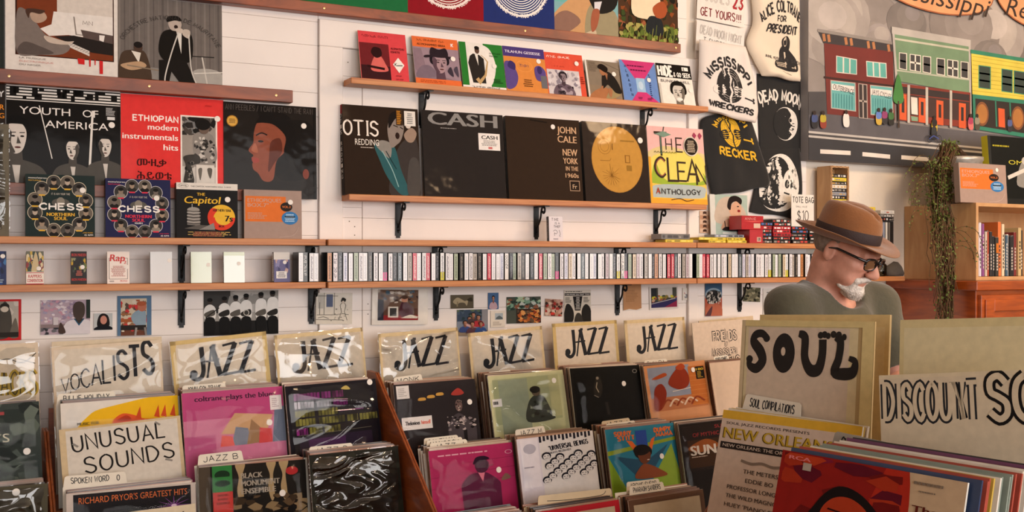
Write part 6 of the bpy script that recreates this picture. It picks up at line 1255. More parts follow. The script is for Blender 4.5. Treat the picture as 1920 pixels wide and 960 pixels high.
# front records of the racks
def f_yellow(A): A.bg('e0dad2'); A.blob([(.06, .55), (.2, .8), (.4, .92), (1.1, .99), (1.1, .3), (0, .3)], 'e8b818'); A.blob([(.42, .72), (.5, .82), (.6, .8), (.7, .74), (.9, .72), (.96, .6), (.5, .6)], 'd8582a'); A.blob([(.46, .74), (.54, .8), (.58, .74)], 'b03a1c')
def f_yel2(A):
    f_yellow(A)
    for a in (.62, .78, .84, .92): A.poly([(a, .76), (a+.05, .74), (a+.045, .9)], 'c84a1e')
    A.text('MUSIC FOR', .13, .72, .035, '2a2410', w=.18, bold=.02); A.rect(0, 0, .0001, .001, '000')
bin_front(0, (113, 757), (333, 741), f_yel2, 'white album cover with a big yellow shape and orange flame creature', 11, 'white and yellow flame-creature album', seed=1, vis=0.78)
def f_pink(A):
    A.bg('b8487c'); A.rect(0, 0, 1, .55, 'c87898'); A.text('coltrane plays the blues', .12, .85, .085, '3c1c34', w=.8, bold=.02); A.rect(0, 0, .3, .3, 'b85a86')
    for pts, c_ in (([(.35, .3), (.5, .62), (.88, .55), (.8, .25)], 'c8a078'), ([(.45, .1), (.5, .4), (.62, .36), (.66, .1)], '7a8090'), ([(.66, .5), (.78, .3), (.82, .12), (.6, .1)], '9a7858'), ([(.72, .1), (.74, .35), (.86, .32), (.86, .1)], 'c8484a'), ([(.9, .62), (1, .68), (1, .1), (.86, .1)], '6a7488'), ([(.34, .1), (.36, .28), (.46, .25), (.48, .1)], 'd85a50')): A.poly(pts, c_)
    A.rect(.86, .62, .98, .86, 'e4dcda'); A.scrib(.88, .66, .96, .82, 5, 'b8a8ac', 3)
bin_front(0, (340, 738), (529, 724), f_pink, 'pink album cover with pale geometric blocks', 11, 'pink geometric album', st=[(.84, .42)], seed=2, vis=0.6)
def f_purp(A):
    A.bg('17131a'); r = random.Random(2)
    for y, segs in ((.8, [(.08, .36, 'b0409a'), (.38, .48, 'b0409a'), (.5, .62, 'c850a8')]), (.66, [(.08, .3, 'd8d0d8'), (.32, .48, 'cfc8d0'), (.5, .66, 'a83a94')]), (.52, [(.08, .3, 'a8a048'), (.33, .55, 'b0a850')]), (.38, [(.08, .3, 'a8a048'), (.33, .62, 'b0a850'), (.64, .76, 'a8a048'), (.78, .98, 'b8b058')]), (.23, [(.08, .2, 'a83a94'), (.22, .36, 'a8a048'), (.38, .56, 'b0a850')])):
        for a, b, c_ in segs:
            x_ = a
            while x_ < b-.01: A.rect(x_, y-.05, min(b, x_+.03), y+.055+.01*r.random(), c_, keep=True); x_ += .036
    A.n += 1; A.scrib(.56, .5, .95, .54, 1, '8a4a88', 3); A.line([(.1, .17), (.9, .2)], .005, '8a806a'); A.rect(.1, .0, .9, .14, '2a1c30'); A.rect(.2, 0, .6, .1, '4a2450'); A.blob([(.6, .88), (.66, .93), (.7, .86)], 'c8b060')
bin_front(0, (534, 725), (704, 710), f_purp, 'black album cover with rows of purple and olive block lettering', 11, 'black album with purple and olive lettering', st=[(.93, .95)], seed=3, wm=SLVM, vis=0.6)
def f_monk(A): A.bg('2a2426'); A.rect(.03, .72, .18, .97, 'dcd6d2'); A.scrib(.05, .76, .16, .93, 5, 'b0a8a4', 3); [A.blob([(.28+.11*k, .66+.035*k), (.29+.11*k, .71+.035*k), (.36+.11*k, .71+.035*k), (.365+.11*k, .66+.035*k)], 'c89848') for k in range(3)]; A.rect(.06, .12, .42, .36, 'e6e0dc'); A.text('Thelonious', .1, .21, .08, '2a2426', w=.17, bold=.02); A.text('himself', .29, .21, .08, 'd87868', w=.11, bold=.02); A.blob([(.62, .0), (.66, .25), (.75, .35), (.84, .25), (.95, .0)], '4a4246'); A.speck(.6, 0, .96, .3, 30, ['8a7e80', '1c181a', 'c0b0ac'], .03, 5); A.ell(.76, .5, .045, .12, '6a5450'); A.speck(.72, .4, .8, .62, 10, ['c8b4a8', '2a2022'], .02, 6); A.blob([(.68, .72), (.72, .8), (.78, .84), (.84, .74), (.78, .7)], 'a83c34'); A.speck(.6, .1, .9, .3, 10, ['d8ccc4'], .012, 8)
bin_front(0, (737, 722), (890, 710), f_monk, 'dark album cover with a figure in a red hat and a white caption', 11, 'dark red-hat album', st=[(.9, .55)], seed=4)
def f_pale(A): A.bg('c4c49a'); A.rect(.05, .05, .92, .92, 'a8ac84'); A.rect(.12, .0, .5, .9, '98a088'); A.blob([(.45, .05), (.48, .4), (.58, .55), (.7, .5), (.78, .2), (.8, .05)], '3c4038'); A.ell(.6, .62, .06, .09, '6a5a48'); A.ell(.59, .66, .07, .07, '23211c'); A.speck(.5, .1, .75, .45, 20, ['5c6450', '2a2c24', '7a8068'], .04, 5); A.rect(.78, .1, .92, .92, 'b4b488'); A.rect(.02, .4, .14, .55, 'e4e0dc'); A.scrib(.03, .42, .13, .53, 1, '444', 3)
bin_front(0, (914, 706), (1055, 693), f_pale, 'pale olive album cover of a person in dark clothes, shiny plastic', 11, 'pale olive album', st=[(.86, .8)], seed=5, wm=SLVM)
def f_blk(A): A.bg('12110f'); A.blob([(.3, .5), (.34, .75), (.4, .82), (.43, .6), (.38, .4)], '2a2620'); A.ell(.37, .78, .02, .03, '8a8070'); A.line([(.36, .7), (.34, .6), (.37, .5)], .012, 'a89c84'); A.line([(.3, .45), (.36, .4)], .012, '8a8070'); A.line([(.46, .3), (.48, .05)], .04, '2c2824'); A.ell(.92, .88, .035, .04, '8a8680'); A.ell(.92, .88, .025, .03, '12110f')
bin_front(0, (1068, 691), (1198, 684), f_blk, 'nearly black album cover with a faint standing figure', 11, 'nearly black album', st=[(.74, .64)], seed=6)
def f_fant(A): A.bg('c88a5c'); A.rect(.05, .3, .72, .95, '8a90a0'); A.rect(.05, .05, .95, .32, 'b0704a'); A.rect(.7, .08, .97, .9, 'b86a30'); [A.line([(.7, .1+.1*k), (.97, .1+.1*k)], .004, 'd89a5c') for k in range(8)]; A.blob([(.35, .6), (.5, .86), (.62, .9), (.7, .7), (.66, .5), (.5, .45)], '8a3018'); A.blob([(.1, .72), (.3, .82), (.34, .76), (.18, .7)], 'a84a20'); A.blob([(.5, .9), (.6, .98), (.66, .9), (.58, .84)], 'a84420'); A.blob([(.08, .1), (.12, .5), (.24, .6), (.3, .4), (.2, .1)], '842c18'); [A.line([(.2+.12*k, .12), (.3+.12*k, .26), (.42+.12*k, .16)], .03, 'd8c0a8' if k % 2 else '8a3c20', sm=True) for k in range(5)]; A.line([(.4, .42), (.7, .46)], .014, 'e0d4c4'); A.rect(.82, .62, .96, .88, '1c1814'); A.text('180', .89, .8, .05, 'd8b030', al='c', w=.12, bold=.03); A.scrib(.84, .64, .94, .78, 5, 'b89030', 3); A.rect(0, 0, 1, .04, 'c89066')
bin_front(0, (1206, 687), (1321, 675), f_fant, 'album cover of red-brown dancing figures on grey-blue', 11, 'dancing figures album', st=[(.78, .82)], seed=7)
def f_cream(A): A.bg('d0b8a2'); A.rect(.5, .2, 1, .6, '3a342e'); A.text('Andrew', .82, .86, .025, '6a5a4c', w=.1)
bin_front(0, (1330, 681), (1446, 670), f_cream, 'cream album cover with a dark square picture', 8, 'cream album', seed=8)
def f_pys(A): A.bg('3a423e'); A.speck(0, 0, 1, 1, 60, ['2c3430', '4c5650', '5a645a', '242a28', '667066'], .12, 3); A.rect(.3, .86, .66, .9, 'a8484a'); A.text('COPYS', .2, .52, .11, 'd8d0b8', w=.5); A.line([(.2, .68), (.5, .69)], .005, '8a4a40'); A.scrib(.1, .3, .4, .34, 1, '8a5a50', 3)
bin_front(0, (-128, 768), (73, 752), f_pys, 'mottled grey-green album cover with cream capitals', 8, 'mottled grey-green album', st=[(.86, .38)], seed=9, vis=0.72)
def f_pryor(A): A.bg('c8bcb4'); A.rect(.05, .0, .96, .97, '1d1a1e'); A.text("RICHARD PRYOR'S GREATEST HITS", .09, .82, .1, 'd8703a', w=.84, rot=0); A.ell(.6, .5, .11, .12, '4a4038'); A.ell(.6, .44, .07, .1, '6a4a38'); p = (.82, .66); [A.line([p, (p[0]+.14*math.cos(a), p[1]+.16*math.sin(a))], [.014, .001], '8a4a9a', keep=k > 0) for k, a in enumerate([2*PI*j/12 for j in range(12)])]; A.ell(p[0], p[1], .022, .025, 'f0d8f0')
bin_front(1, (124, 926), (366, 904), f_pryor, 'black album cover with orange capitals and a purple starburst', 9, 'black starburst album', seed=10, dy=-.03, vis=0.62)
def f_bme(A): A.bg('1c1712'); A.rect(.12, .6, .3, 1, '2f7a3a'); A.ell(.21, .86, .07, .07, '14301a'); A.rect(.14, .79, .28, .83, '2f7a3a'); A.ell(.21, .73, .07, .05, '14301a'); A.rect(.12, .2, .3, .6, 'c8382e'); A.scrib(.14, .4, .28, .58, 3, '7a1c18', 3, cen=True); [A.blob([(x_, 1), (x_+.03, .8), (x_+.01, .6), (x_+.04, .4), (x_+.07, .5), (x_+.06, .8), (x_+.09, 1)], 'a8906a') for x_ in (.33, .62, .74)]; [A.text(t, .38, y, .085, 'a89c8c', w=w_, bold=.02) for t, y, w_ in (('BLACK', .78, .2), ('MONUMENT', .66, .36), ('ENSEMBLE', .54, .32))]; A.speck(.3, .1, 1, .5, 40, ['3a2c1c', '8a7454', '0f0c0a', '5a4630'], .07, 4); A.ell(.86, .84, .06, .065, 'a8282c'); A.rect(0, 0, .1, 1, '4a4034')
bin_front(1, (372, 877), (572, 861), f_bme, 'black album cover with green and red side labels and dripping beige shapes', 10, 'green and red labelled album', st=[(.76, .5)], seed=11, vis=0.6)
def f_met(A): A.bg('23221c'); A.speck(0, 0, 1, 1, 40, ['2c2b22', '1c1b15', '33322a', '28271e'], .09, 5)
bin_front(1, (579, 854), (746, 836), f_met, 'dark olive-black album cover under badly creased shiny plastic', 10, 'olive-black album', seed=12, wm=CRUMPLE, vis=0.55)
def f_mag(A): A.bg('a82a5c'); [A.line([(0, .6-.26*k), (1, .66-.24*k)], .006, '5c1030') for k in range(3)]; A.scrib(.1, .82, .95, .88, 1, 'd8a0b0', 3); A.blob([(.36, .0), (.42, .28), (.55, .36), (.68, .3), (.8, .0)], '5a1c3c'); A.poly([(.55, .36), (.63, .34), (.6, .12)], 'd87a90'); A.blob([(.54, .38), (.52, .6), (.6, .68), (.68, .6), (.68, .44), (.62, .34)], '4a2038'); A.blob([(.5, .56), (.54, .72), (.64, .74), (.7, .66), (.58, .62)], '2a1026'); A.ell(.94, .78, .045, .05, 'd89aae'); A.ell(.94, .78, .035, .04, 'a82a5c'); A.line([(.66, .5), (.74, .5)], .012, '1c0c18'); A.blob([(.82, .1), (.88, .26), (.94, .14)], '7a5a50')
bin_front(1, (803, 846), (960, 829), f_mag, 'magenta album cover with a man in profile against boards', 11, 'magenta album', st=[(.8, .36)], seed=13, vis=0.43)
def f_uni(A):
    A.bg('e0dcda'); A.rect(0, 0, .28, 1, 'd8d2dc'); A.rect(.04, .02, .26, .98, 'e6e0e6'); A.ell(.15, .78, .08, .1, 'b8b4c0'); A.scrib(.06, .4, .24, .44, 1, '8a8694', 3); A.rects([(.28+.05*k, .88+.02*(k % 3), .31+.05*k, 1) for k in range(14)], '26242e'); A.hand('"UNIVERSAL BEINGS', .4, .7, .09, '1f1e28', w=.52, wt=.15, rot=.1); A.hand('MAKAYA MCCRAVEN', .38, .63, .04, '3a3844', w=.3, wt=.14, rot=.1); r = random.Random(6)
    for k in range(20): cx, cy = .33+.66*((k*.37) % 1), .06+.5*(k/20); s_ = .12; A.ell(cx, cy+.07, .06, .075, '1f1e28', n=12); A.ell(cx, cy+.05, .045, .06, 'dcd8d6', n=12); A.rects([(cx-.03, cy+.06, cx-.01, cy+.072), (cx+.01, cy+.06, cx+.03, cy+.072), (cx-.02, cy+.02, cx+.02, cy+.028)], '1f1e28'); A.n -= 2.2
    A.n = math.ceil(A.n)+1
bin_front(1, (968, 824), (1111, 807), f_uni, 'white album cover crowded with ink-drawn faces', 11, 'ink-drawn faces album', seed=14, vis=0.52)
def f_sonny(A): A.bg('2c7a94'); A.poly([(0, .6), (1, .74), (1, .68), (0, .52)], '8a9c2c'); A.poly([(0, .0), (.0, .5), (.42, .0)], '7a9a2c'); A.poly([(1, .1), (.93, .62), (.6, .02), (1, .0)], '8aa43a'); A.poly([(.1, .5), (.4, .05), (.55, .05), (.88, .62), (.6, .4), (.4, .4)], '28506a'); A.poly([(.28, .76), (.36, .74), (.48, .5), (.4, .5)], 'e06a2c'); A.poly([(.7, .78), (.64, .74), (.56, .5), (.62, .5)], 'e06a2c'); A.rect(.42, .62, .58, .92, '2c4a9a'); [A.hand(t, x_, y, .075, 'd87038', w=.24, wt=.26) for t, x_, y in (('SONNY', .12, .86), ('STITT', .16, .77), ('DUMPY', .7, .86), ('MAMA', .72, .77))]; A.ell(.5, .52, .13, .13, '1a1210'); A.blob([(.42, .5), (.44, .36), (.5, .3), (.58, .36), (.6, .5), (.5, .54)], '6a3a24'); A.ell(.48, .56, .12, .1, '1a1210'); A.blob([(.36, .05), (.42, .24), (.52, .3), (.7, .18), (.8, .04)], '8a4a2c'); A.ell(.56, .37, .02, .01, 'd8c8b8', n=8)
bin_front(1, (1134, 806), (1262, 792), f_sonny, 'teal and green album cover of a woman with tall dark hair', 11, 'teal and green album', st=[(.76, .4)], seed=15, vis=0.58)
def f_sunra(A): A.bg('1c1512'); A.rect(.04, .04, .96, .96, '241a16'); A.text('SUN RA', .95, .86, .07, '9a3030', w=.38, al='r'); A.text('OF MYTHIC WORLDS', .2, .72, .08, '9a3030', w=.8); A.rect(.1, .1, .9, .66, '3a2414'); A.blob([(.1, .5), (.4, .66), (.6, .5), (.3, .4)], '8a4a20'); A.text('SUN', .14, .35, .2, 'c8bcae', w=.4, bold=.03); A.scrib(.14, .3, .5, .33, 1, 'b8a08c', 3)
bin_front(1, (1272, 797), (1386, 784), f_sunra, 'dark brown album cover with red capitals, beside the teal one', 8, 'dark brown album', seed=16, vis=0.55)
def f_sil(A): A.bg('4c4838'); A.rect(.05, 0, .95, .95, '444032')
bin_front(1, (-130, 924), (89, 906), f_sil, 'olive-grey album cover in crumpled silvery plastic below the mottled one', 8, 'olive-grey album', wm=CRUMPLE, st=[(.72, .88)], seed=17, vis=0.45)
# third tier: seen mostly from above
for xl, xr, col, lb, n, sd in ((832, 985, '8a5a3a', 'brown album cover in the lowest tier under the magenta one', 12, 18), (1002, 1160, 'a8202a', 'red album cover in the lowest tier under the ink-drawn one', 12, 19), (1178, 1318, '5a4030', 'dark tan album cover in the lowest tier under the teal one', 10, 20), (396, 600, '3a3a3a', 'charcoal album cover in the lowest tier of the rack', 4, 22)):
    bin_front(2, (xl, None), (xr, None), lambda A, c=col: A.bg(c).rect(.06, .06, .94, .9, 'b8a488'), lb, n, lb.split(' in the')[0].replace('album cover', 'lowest-tier album'), seed=sd, dy=-.03)
sign((134, 974), (366, 944), 2.87, lambda A: A.bg('d6c8ae').line([(.6, .8), (.9, .95)], .01, INK), 'blank ivory card rising behind the black starburst album', H=.33, lean=.18, row=2)
# white filing tabs
TABM = mat('white tab card', 'e4dccc', .5, var=.05, vscale=20); TABY = mat('yellowed tab card', 'd2c0a0', .5, var=.05, vscale=20)
def tab(t, tr, TLp, yaw, label, m_=None, lean=LEAN, h=.03, ink='2b2c30', left=0.0, body=.3, rest=0, tx=(.1, .8)):
    """a filing card: wide hidden body with a rounded tab carrying handwriting"""
    W, roll, zr = aim(TLp, tr, yaw); R = frame((0, 0, 0), yaw, lean, roll).to_3x3(); H = (TLp.z-rest)/math.cos(lean)-.001-max(0, math.sin(-roll))*body-max(0, math.sin(roll))*left
    b0, b1 = -max(left, .005), max(body-left, W+.005)
    pts = [(b0, 0), (b1, 0), (b1, H-h), (W+.004, H-h), (W, H-.004), (W-.005, H), (.005, H), (0, H-.004), (-.004, H-h), (b0, H-h)]
    tri = tessellate_polygon([[Vector((a, b, 0)) for a, b in pts]]); n = len(pts); V = [(a, b, 0) for a, b in pts]+[(a, b, -.0012) for a, b in pts]
    def up(f): return f if sum(pts[f[i]][0]*pts[f[(i+1) % 3]][1]-pts[f[(i+1) % 3]][0]*pts[f[i]][1] for i in range(3)) > 0 else f[::-1]
    F = [up(tuple(f)) for f in tri]+[tuple(n+i for i in up(tuple(f)))[::-1] for f in tri]+[(i, n+i, n+(i+1) % n, (i+1) % n) for i in range(n)]
    o = link('filing_tab', pydata('filing_tab', V, F, m_ or TABM), None, frame(TLp-R @ Vector((0, H, 0)), yaw, lean, roll)); tag(o, label, 'filing tab')
    A = Art(W, h); A.hand(t, tx[0], .28, .5, ink, w=tx[1], wt=.13, jit=.06); me = A.mesh('handwriting', PAPER); link('handwriting', me, o, Matrix.Translation((0, H-h, .0001)))
def slot(tl, what, k, step=.0082):                # point of the line of sight tl in the gap behind the k-th sleeve of a cell
    top, W, row = FR[what]; nb = Vector((-math.sin(YAW), math.cos(YAW), -math.tan(LEAN))); s_ = (k*step+.0037+(step-.0037-.0012)/2)*math.cos(YAW)
    a = ray(tl[0], tl[1], 0); b_ = ray(tl[0], tl[1], 1)-a; t = (s_-(a-top).dot(nb))/b_.dot(nb); return a+b_*t
T_ = [('BILLIE HOLIDAY', (108, 739), (215, 733), 'white and yellow flame-creature album', 5, 'white filing tab in front of the vocalists sign'), ('JOHN COLTRANE', (342, 723), (422, 717), 'pink geometric album', 8, 'white filing tab in front of the first jazz sign'), ('SPOKEN WORD ((O', (121, 893), (235, 884), 'black starburst album', 7, 'white filing tab below the unusual sounds sign'), ('JAZZ B', (372, 853), (453, 844), 'green and red labelled album', 6, 'white filing tab over the green and red labelled album'), ('JAZZ D', (580, 838), (660, 830), 'olive-black album', 6, 'white filing tab over the olive-black album'), ('MONK', (738, 708), (790, 701), 'dark red-hat album', 7, 'white filing tab in front of the jazz sign after the divider'), ('JAZZ J', (806, 831), (875, 823), 'magenta album', 5, 'white filing tab over the magenta album, front of three'), ('HANCOCK', (800, 826), (866, 819), 'magenta album', 7, 'white filing tab over the magenta album, middle of three'), ('COLEMAN', (795, 822), (858, 815), 'magenta album', 9, 'white filing tab over the magenta album, rear of three'), ('JAZZ M', (966, 806), (1020, 798), 'ink-drawn faces album', 6, 'white filing tab over the ink-drawn faces album'), ('JAZZ P', (915, 698), (957, 693), 'pale olive album', 6, 'white filing tab over the pale olive album'), ('JAZZ I', (1128, 790), (1180, 783), 'teal and green album', 8, 'yellowed filing tab behind the front tab of the teal album'), ('    S', (1136, 795), (1190, 788), 'teal and green album', 6, 'white filing tab over the teal and green album'), ('JAZZ U', (1066, 686), (1128, 680), 'nearly black album', 7, 'yellowed filing tab over the nearly black album'), ('ARCHIE SHEPP', (1175, 904), (1235, 897), 'dark tan lowest-tier album', 8, 'white filing tab in the lowest tier, rear of two'), ('PHARAOH SANDERS', (1180, 912), (1243, 903), 'dark tan lowest-tier album', 6, 'white filing tab in the lowest tier, front of two'), ('OTHER GENRES', (1338, 669), (1365, 665), 'cream album', 6, 'white filing tab in front of the friends sign'), ('J', (1009, 930), (1145, 915), 'red lowest-tier album', 7, 'wide yellowed filing tab in the lowest tier'), ('SUN RA', (1208, 676), (1250, 672), 'dancing figures album', 8, 'white filing tab in front of the last jazz sign')]
for t, tl, tr, what, k, lb in T_:
    P = slot(tl, what, k); top, W, row = FR[what]; lf = max(.0, (P-top).dot(Vector((math.cos(YAW), math.sin(YAW), 0)))-.004); tab(t, tr, P, YAW, lb, TABY if 'yellowed' in lb else TABM, left=lf, body=W-.01, rest=BT[row])

# ------------------------------------------------------------------ soul record island, standing at right angles to the wall
IY = math.radians(-80.7); IVM = mat('yellowed card edge', 'b49a6a', .7)
NOTL = ray(1357, 768, 2.24); ORG = Vector((NOTL.x, NOTL.y, 0)); xd = Vector((math.cos(IY), math.sin(IY), 0)); bd_ = Vector((-math.sin(IY), math.cos(IY), 0))
def loc(p): v = p-ORG; return Vector((v.dot(xd), v.dot(bd_), v.z))
ISL = Matrix.Translation(ORG) @ Matrix.Rotation(IY, 4, 'Z'); IL = .26
IFL = CAMZ-.62
def rbin(label, x0, x1, yf, yb, slope):
    e = tag(link('record_bin', None, None, ISL), label, 'record bin')
    for xa in (x0, x1-.008):
        prof = [(yb, 0), (yb, CAMZ-.42), (.07+yf+.12, CAMZ-.33), (yf+.04, CAMZ-.49), (yf-.16, CAMZ-.72), (yf-.16, 0)]; n = len(prof); V = [(xa, y, z) for y, z in prof]+[(xa+.008, y, z) for y, z in prof]
        bm = bmesh.new(); vs = [bm.verts.new(v) for v in V]
        for f in [tuple(range(n)), tuple(range(n, 2*n))]+[(k, (k+1) % n, n+(k+1) % n, n+k) for k in range(n)]: bm.faces.new([vs[i] for i in f])
        bmesh.ops.recalc_face_normals(bm, faces=bm.faces[:]); bmesh.ops.bevel(bm, geom=bm.edges[:], offset=.003, segments=1, affect='EDGES'); me = bpy.data.meshes.new('side_panel'); bm.to_mesh(me); bm.free(); me.materials.append(BINW2); link('side_panel', me, e)
    zb = IFL
    box('bin_floor', (x0+.008, yf-.14, zb-.02), (x1-.008, yb-.0185, zb), BINW, e); box('back_board', (x0+.008, yb-.018, .1), (x1-.008, yb, CAMZ-.44), BINW2, e); box('front_board', (x0+.008, yf-.158, .1), (x1-.008, yf-.1405, zb+.06), BINW, e, .002)
rbin('orange pine bin holding the soul compilations', -.055, .352, 0, .38, 1); rbin('orange pine bin holding the discount soul records', .3525, .86, -.33, .125, 1)
def icard(TL, tr, art, label, H=.315, lean=IL, **k): return card(TL, tr, IY, lean, H, art, label, rest=IFL, **k)
def i_no(A):
    A.bg('d8c4b4'); A.X = lambda p: (p[0], 1-(1-p[1])*.78); A.rect(.0, .93, 1, 1, 'e0b23c'); A.text('SOUL JAZZ RECORDS PRESENTS', .04, .885, .022, '2a221c', w=.62, bold=.02); A.text('NEW ORLEANS FUNK', .03, .765, .095, '6a5214', w=1.15, bold=.035); A.text('NEW ORLEANS FUNK', .035, .77, .09, 'c8a838', w=1.15, bold=.01); A.rect(.02, .68, 1, .735, '2c2624'); A.text('NEW ORLEANS: THE ORIGINAL SOUND OF FUNK', .04, .695, .028, 'd8c8b8', w=.94, bold=.01); A.line([(.2, .6), (.28, .585), (.36, .6), (.44, .585), (.52, .6)], .02, '8a7a6c', sm=True)
    for k, t in enumerate(('THE METERS', 'EDDIE BO', 'PROFESSOR LONGHAIR', 'THE WILD MAGNOLIAS', "HUEY 'PIANO' SMITH", 'DR JOHN', 'ALLEN TOUSSAINT', 'LEE DORSEY')): A.text(t, .36, .5-.072*k, .034, '4a3e36', al='c', w=.026*len(t), bold=.01)
    A.rect(.72, 0, 1, .68, '8a9498'); A.speck(.72, 0, 1, .68, 60, ['4a5458', 'b8c0c0', '6a7478', '2c3436', 'cfd4d2'], .05, 4)
o, WNO = icard(NOTL, (1617, 800), i_no, 'cream album cover with gold capitals and a list of names in the soul bin')
ICOL = [mat('spine '+c, c, .45, var=.1, vscale=30) for c in ('d8ccb8', 'c8a848', '2c3c5c', '8a9488', 'b89a70', '6a3a5c', 'e0d8cc', '3a3432', 'a84a3a')]
def ifill(n, TL, tr, W, label, group, step, seed):
    z = min(TL.z, aim(TL, tr, IY)[2]); H = (z-IFL)/math.cos(IL)-.0015; filler(n, Vector((TL.x, TL.y, z))-frame((0, 0, 0), IY, IL).to_3x3() @ Vector((0, H, 0)), IY, IL, W, H, label, group, step, seed, ICOL, .004, bd_)
ifill(4, NOTL, (1617, 800), WNO, 'record sleeve filed behind the cream and gold album in the soul bin', 'sleeves in the soul bin', .008, 31)
def i_soul(A):
    A.bg('d8c8a0'); A.rect(.03, 0, .93, .97, 'd3c0ac'); K = '2e2a28'
    y0, s_ = .785, .165; Y = lambda b: y0+b*s_
    A.brush([(.21, Y(.84)), (.16, Y(.96)), (.1, Y(.92)), (.085, Y(.74)), (.15, Y(.5)), (.175, Y(.26)), (.12, Y(.06)), (.055, Y(.12)), (.05, Y(.28))], [.05, .05, .055, .07, .08, .075, .065, .05, .05], K); A.ell(.205, Y(.84), .032, .016, K); A.ell(.052, Y(.29), .032, .016, K)
    A.ell(.37, Y(.48), .1, s_*.5, K, n=30); A.ell(.365, Y(.52), .02, .018, 'd3c0ac')
    A.brush([(.5, Y(.98)), (.555, Y(.88)), (.56, Y(.4)), (.61, Y(.1)), (.68, Y(.12)), (.71, Y(.45)), (.71, Y(.85))], [.04, .065, .065, .075, .075, .065, .065], K); A.ell(.69, Y(.95), .024, .014, K); A.ell(.725, Y(.97), .024, .014, K); A.ell(.755, Y(.94), .02, .013, K)
    A.brush([(.82, Y(.93)), (.86, Y(.8)), (.85, Y(.4)), (.82, Y(.08)), (.9, Y(.04)), (.97, Y(.1)), (.985, Y(.34)), (.935, Y(.42))], [.05, .06, .06, .065, .075, .07, .045, .03], K); A.ell(.8, Y(.98), .024, .014, K); A.ell(.845, Y(.97), .024, .014, K); A.ell(.89, Y(.92), .02, .013, K)
SG = ray(1393, 600, 2.29)
def soul_fit(A):
    A.X = lambda p: (.03+p[0]*.86, p[1]) if True else p
    i_soul(A); A.X = None; A.rect(.92, 0, 1, 1, 'd8c48c'); A.rect(0, .975, 1, 1, 'd8c48c'); A.rect(0, 0, .03, 1, 'd0bc98')
o, W_ = card(SG, (1640, 603), IY, .12, .47, soul_fit, 'ivory soul sign with fat black rounded letters', 'section_sign', 'sign', .004, PAPER, IVM, (), None, None, 'lettering', IFL)
card(ray(1425, 590, 2.36), (1668, 590), IY, .12, .47, lambda A: A.bg('d8c08a').rect(.03, .0, .97, .95, 'dcc898'), 'yellowed blank card behind the soul sign', 'section_sign', 'sign', .006, PAPER, IVM, (), None, None, 'lettering', IFL)
tab('SOUL COMPILATIONS', (1503, 756), ray(1399, 738, 2.252), IY, 'white filing tab in front of the soul sign', TABM, lean=.2, h=.034, rest=IFL)
def i_red(A):
    A.bg('8a1c16'); A.X = lambda p: (p[0], 1-(1-p[1])*.36); A.rect(.72, 0, 1, 1, 'c0a484'); A.blob([(.5, 0), (.72, 0), (.72, 1), (.6, 1)], 'a82a1a'); A.speck(.02, .1, .7, .98, 22, ['6a1412', 'a03018', '7a1a30', 'b03a1c', '5a1020'], .13, 4); A.text('RCA', .05, .9, .05, 'd87a7a', w=.13, bold=.03); A.rect(.14, .78, .19, .88, 'a89a8c')
    A.blob([(.22, 0), (.25, .4), (.36, .66), (.5, .6), (.64, .3), (.72, 0)], '1a1212'); A.blob([(.3, 0), (.28, .3), (.34, .5), (.44, .54), (.54, .4), (.56, .15), (.5, 0)], 'a8381c'); A.blob([(.5, .4), (.54, .2), (.5, 0), (.56, 0), (.58, .3)], '6a1c14'); A.line([(.32, .36), (.4, .34)], .022, '2a0c0a'); A.line([(.45, .32), (.53, .29)], .022, '2a0c0a'); A.ell(.36, .29, .035, .02, '200a08'); A.ell(.48, .26, .035, .02, '200a08'); A.line([(.42, .3), (.44, .14), (.4, .12)], .012, '6a1c14')
    A.scrib(.75, .86, .96, .92, 1, '7a6a5a', 3); A.scrib(.78, .78, .9, .81, 1, '7a6a5a', 4); A.text('The One', .76, .54, .085, '5a1c14', w=.3, bold=.02); A.text('and Only', .76, .42, .085, '5a1c14', w=.3, bold=.02)
RTL = ray(1468, 843, 1.706)
o, WRD = icard(RTL, (1815, 905), i_red, 'red album cover with a dark-haired face and a cream side panel', H=.315)
ifill(15, RTL, (1815, 905), WRD+.02, 'record sleeve filed behind the red face album in the discount soul bin', 'sleeves in the discount soul bin', .0115, 33)
tab('CHEAP SOUL/R&B/FUNK', (1722, 842), ray(1566, 808, 1.845), IY, 'grey filing tab in front of the discount soul sign', mat('grey tab card', '9c9488', .5), lean=.2, h=.036, left=.0, rest=IFL)
def i_disc(A):
    A.bg('ddcdae'); A.rect(.0, .0, 1, .985, 'd9c9ae'); A.hand('DISCOUNT', .03, .815, .145, INK, w=.53, wt=.25, outline='d9c9ae', jit=.02, rot=0); A.hand('SOUL', .62, .815, .165, '1c1a1a', w=.5, wt=.3, outline='d9c9ae')
card(ray(1648, 704, 1.89), (1992, 690), IY, .12, .43, i_disc, 'ivory discount soul sign with outlined capitals', 'section_sign', 'sign', .003, PAPER, IVM, (), None, None, 'lettering', IFL)
card(ray(1688, 600, 2.0), (1985, 592), IY, .14, .52, lambda A: A.bg('d8c898').rect(.03, .03, .97, .97, 'ddd0a8'), 'large blank yellowed card behind the discount soul sign', 'section_sign', 'sign', .004, PAPER, IVM, (), None, None, 'lettering', IFL)
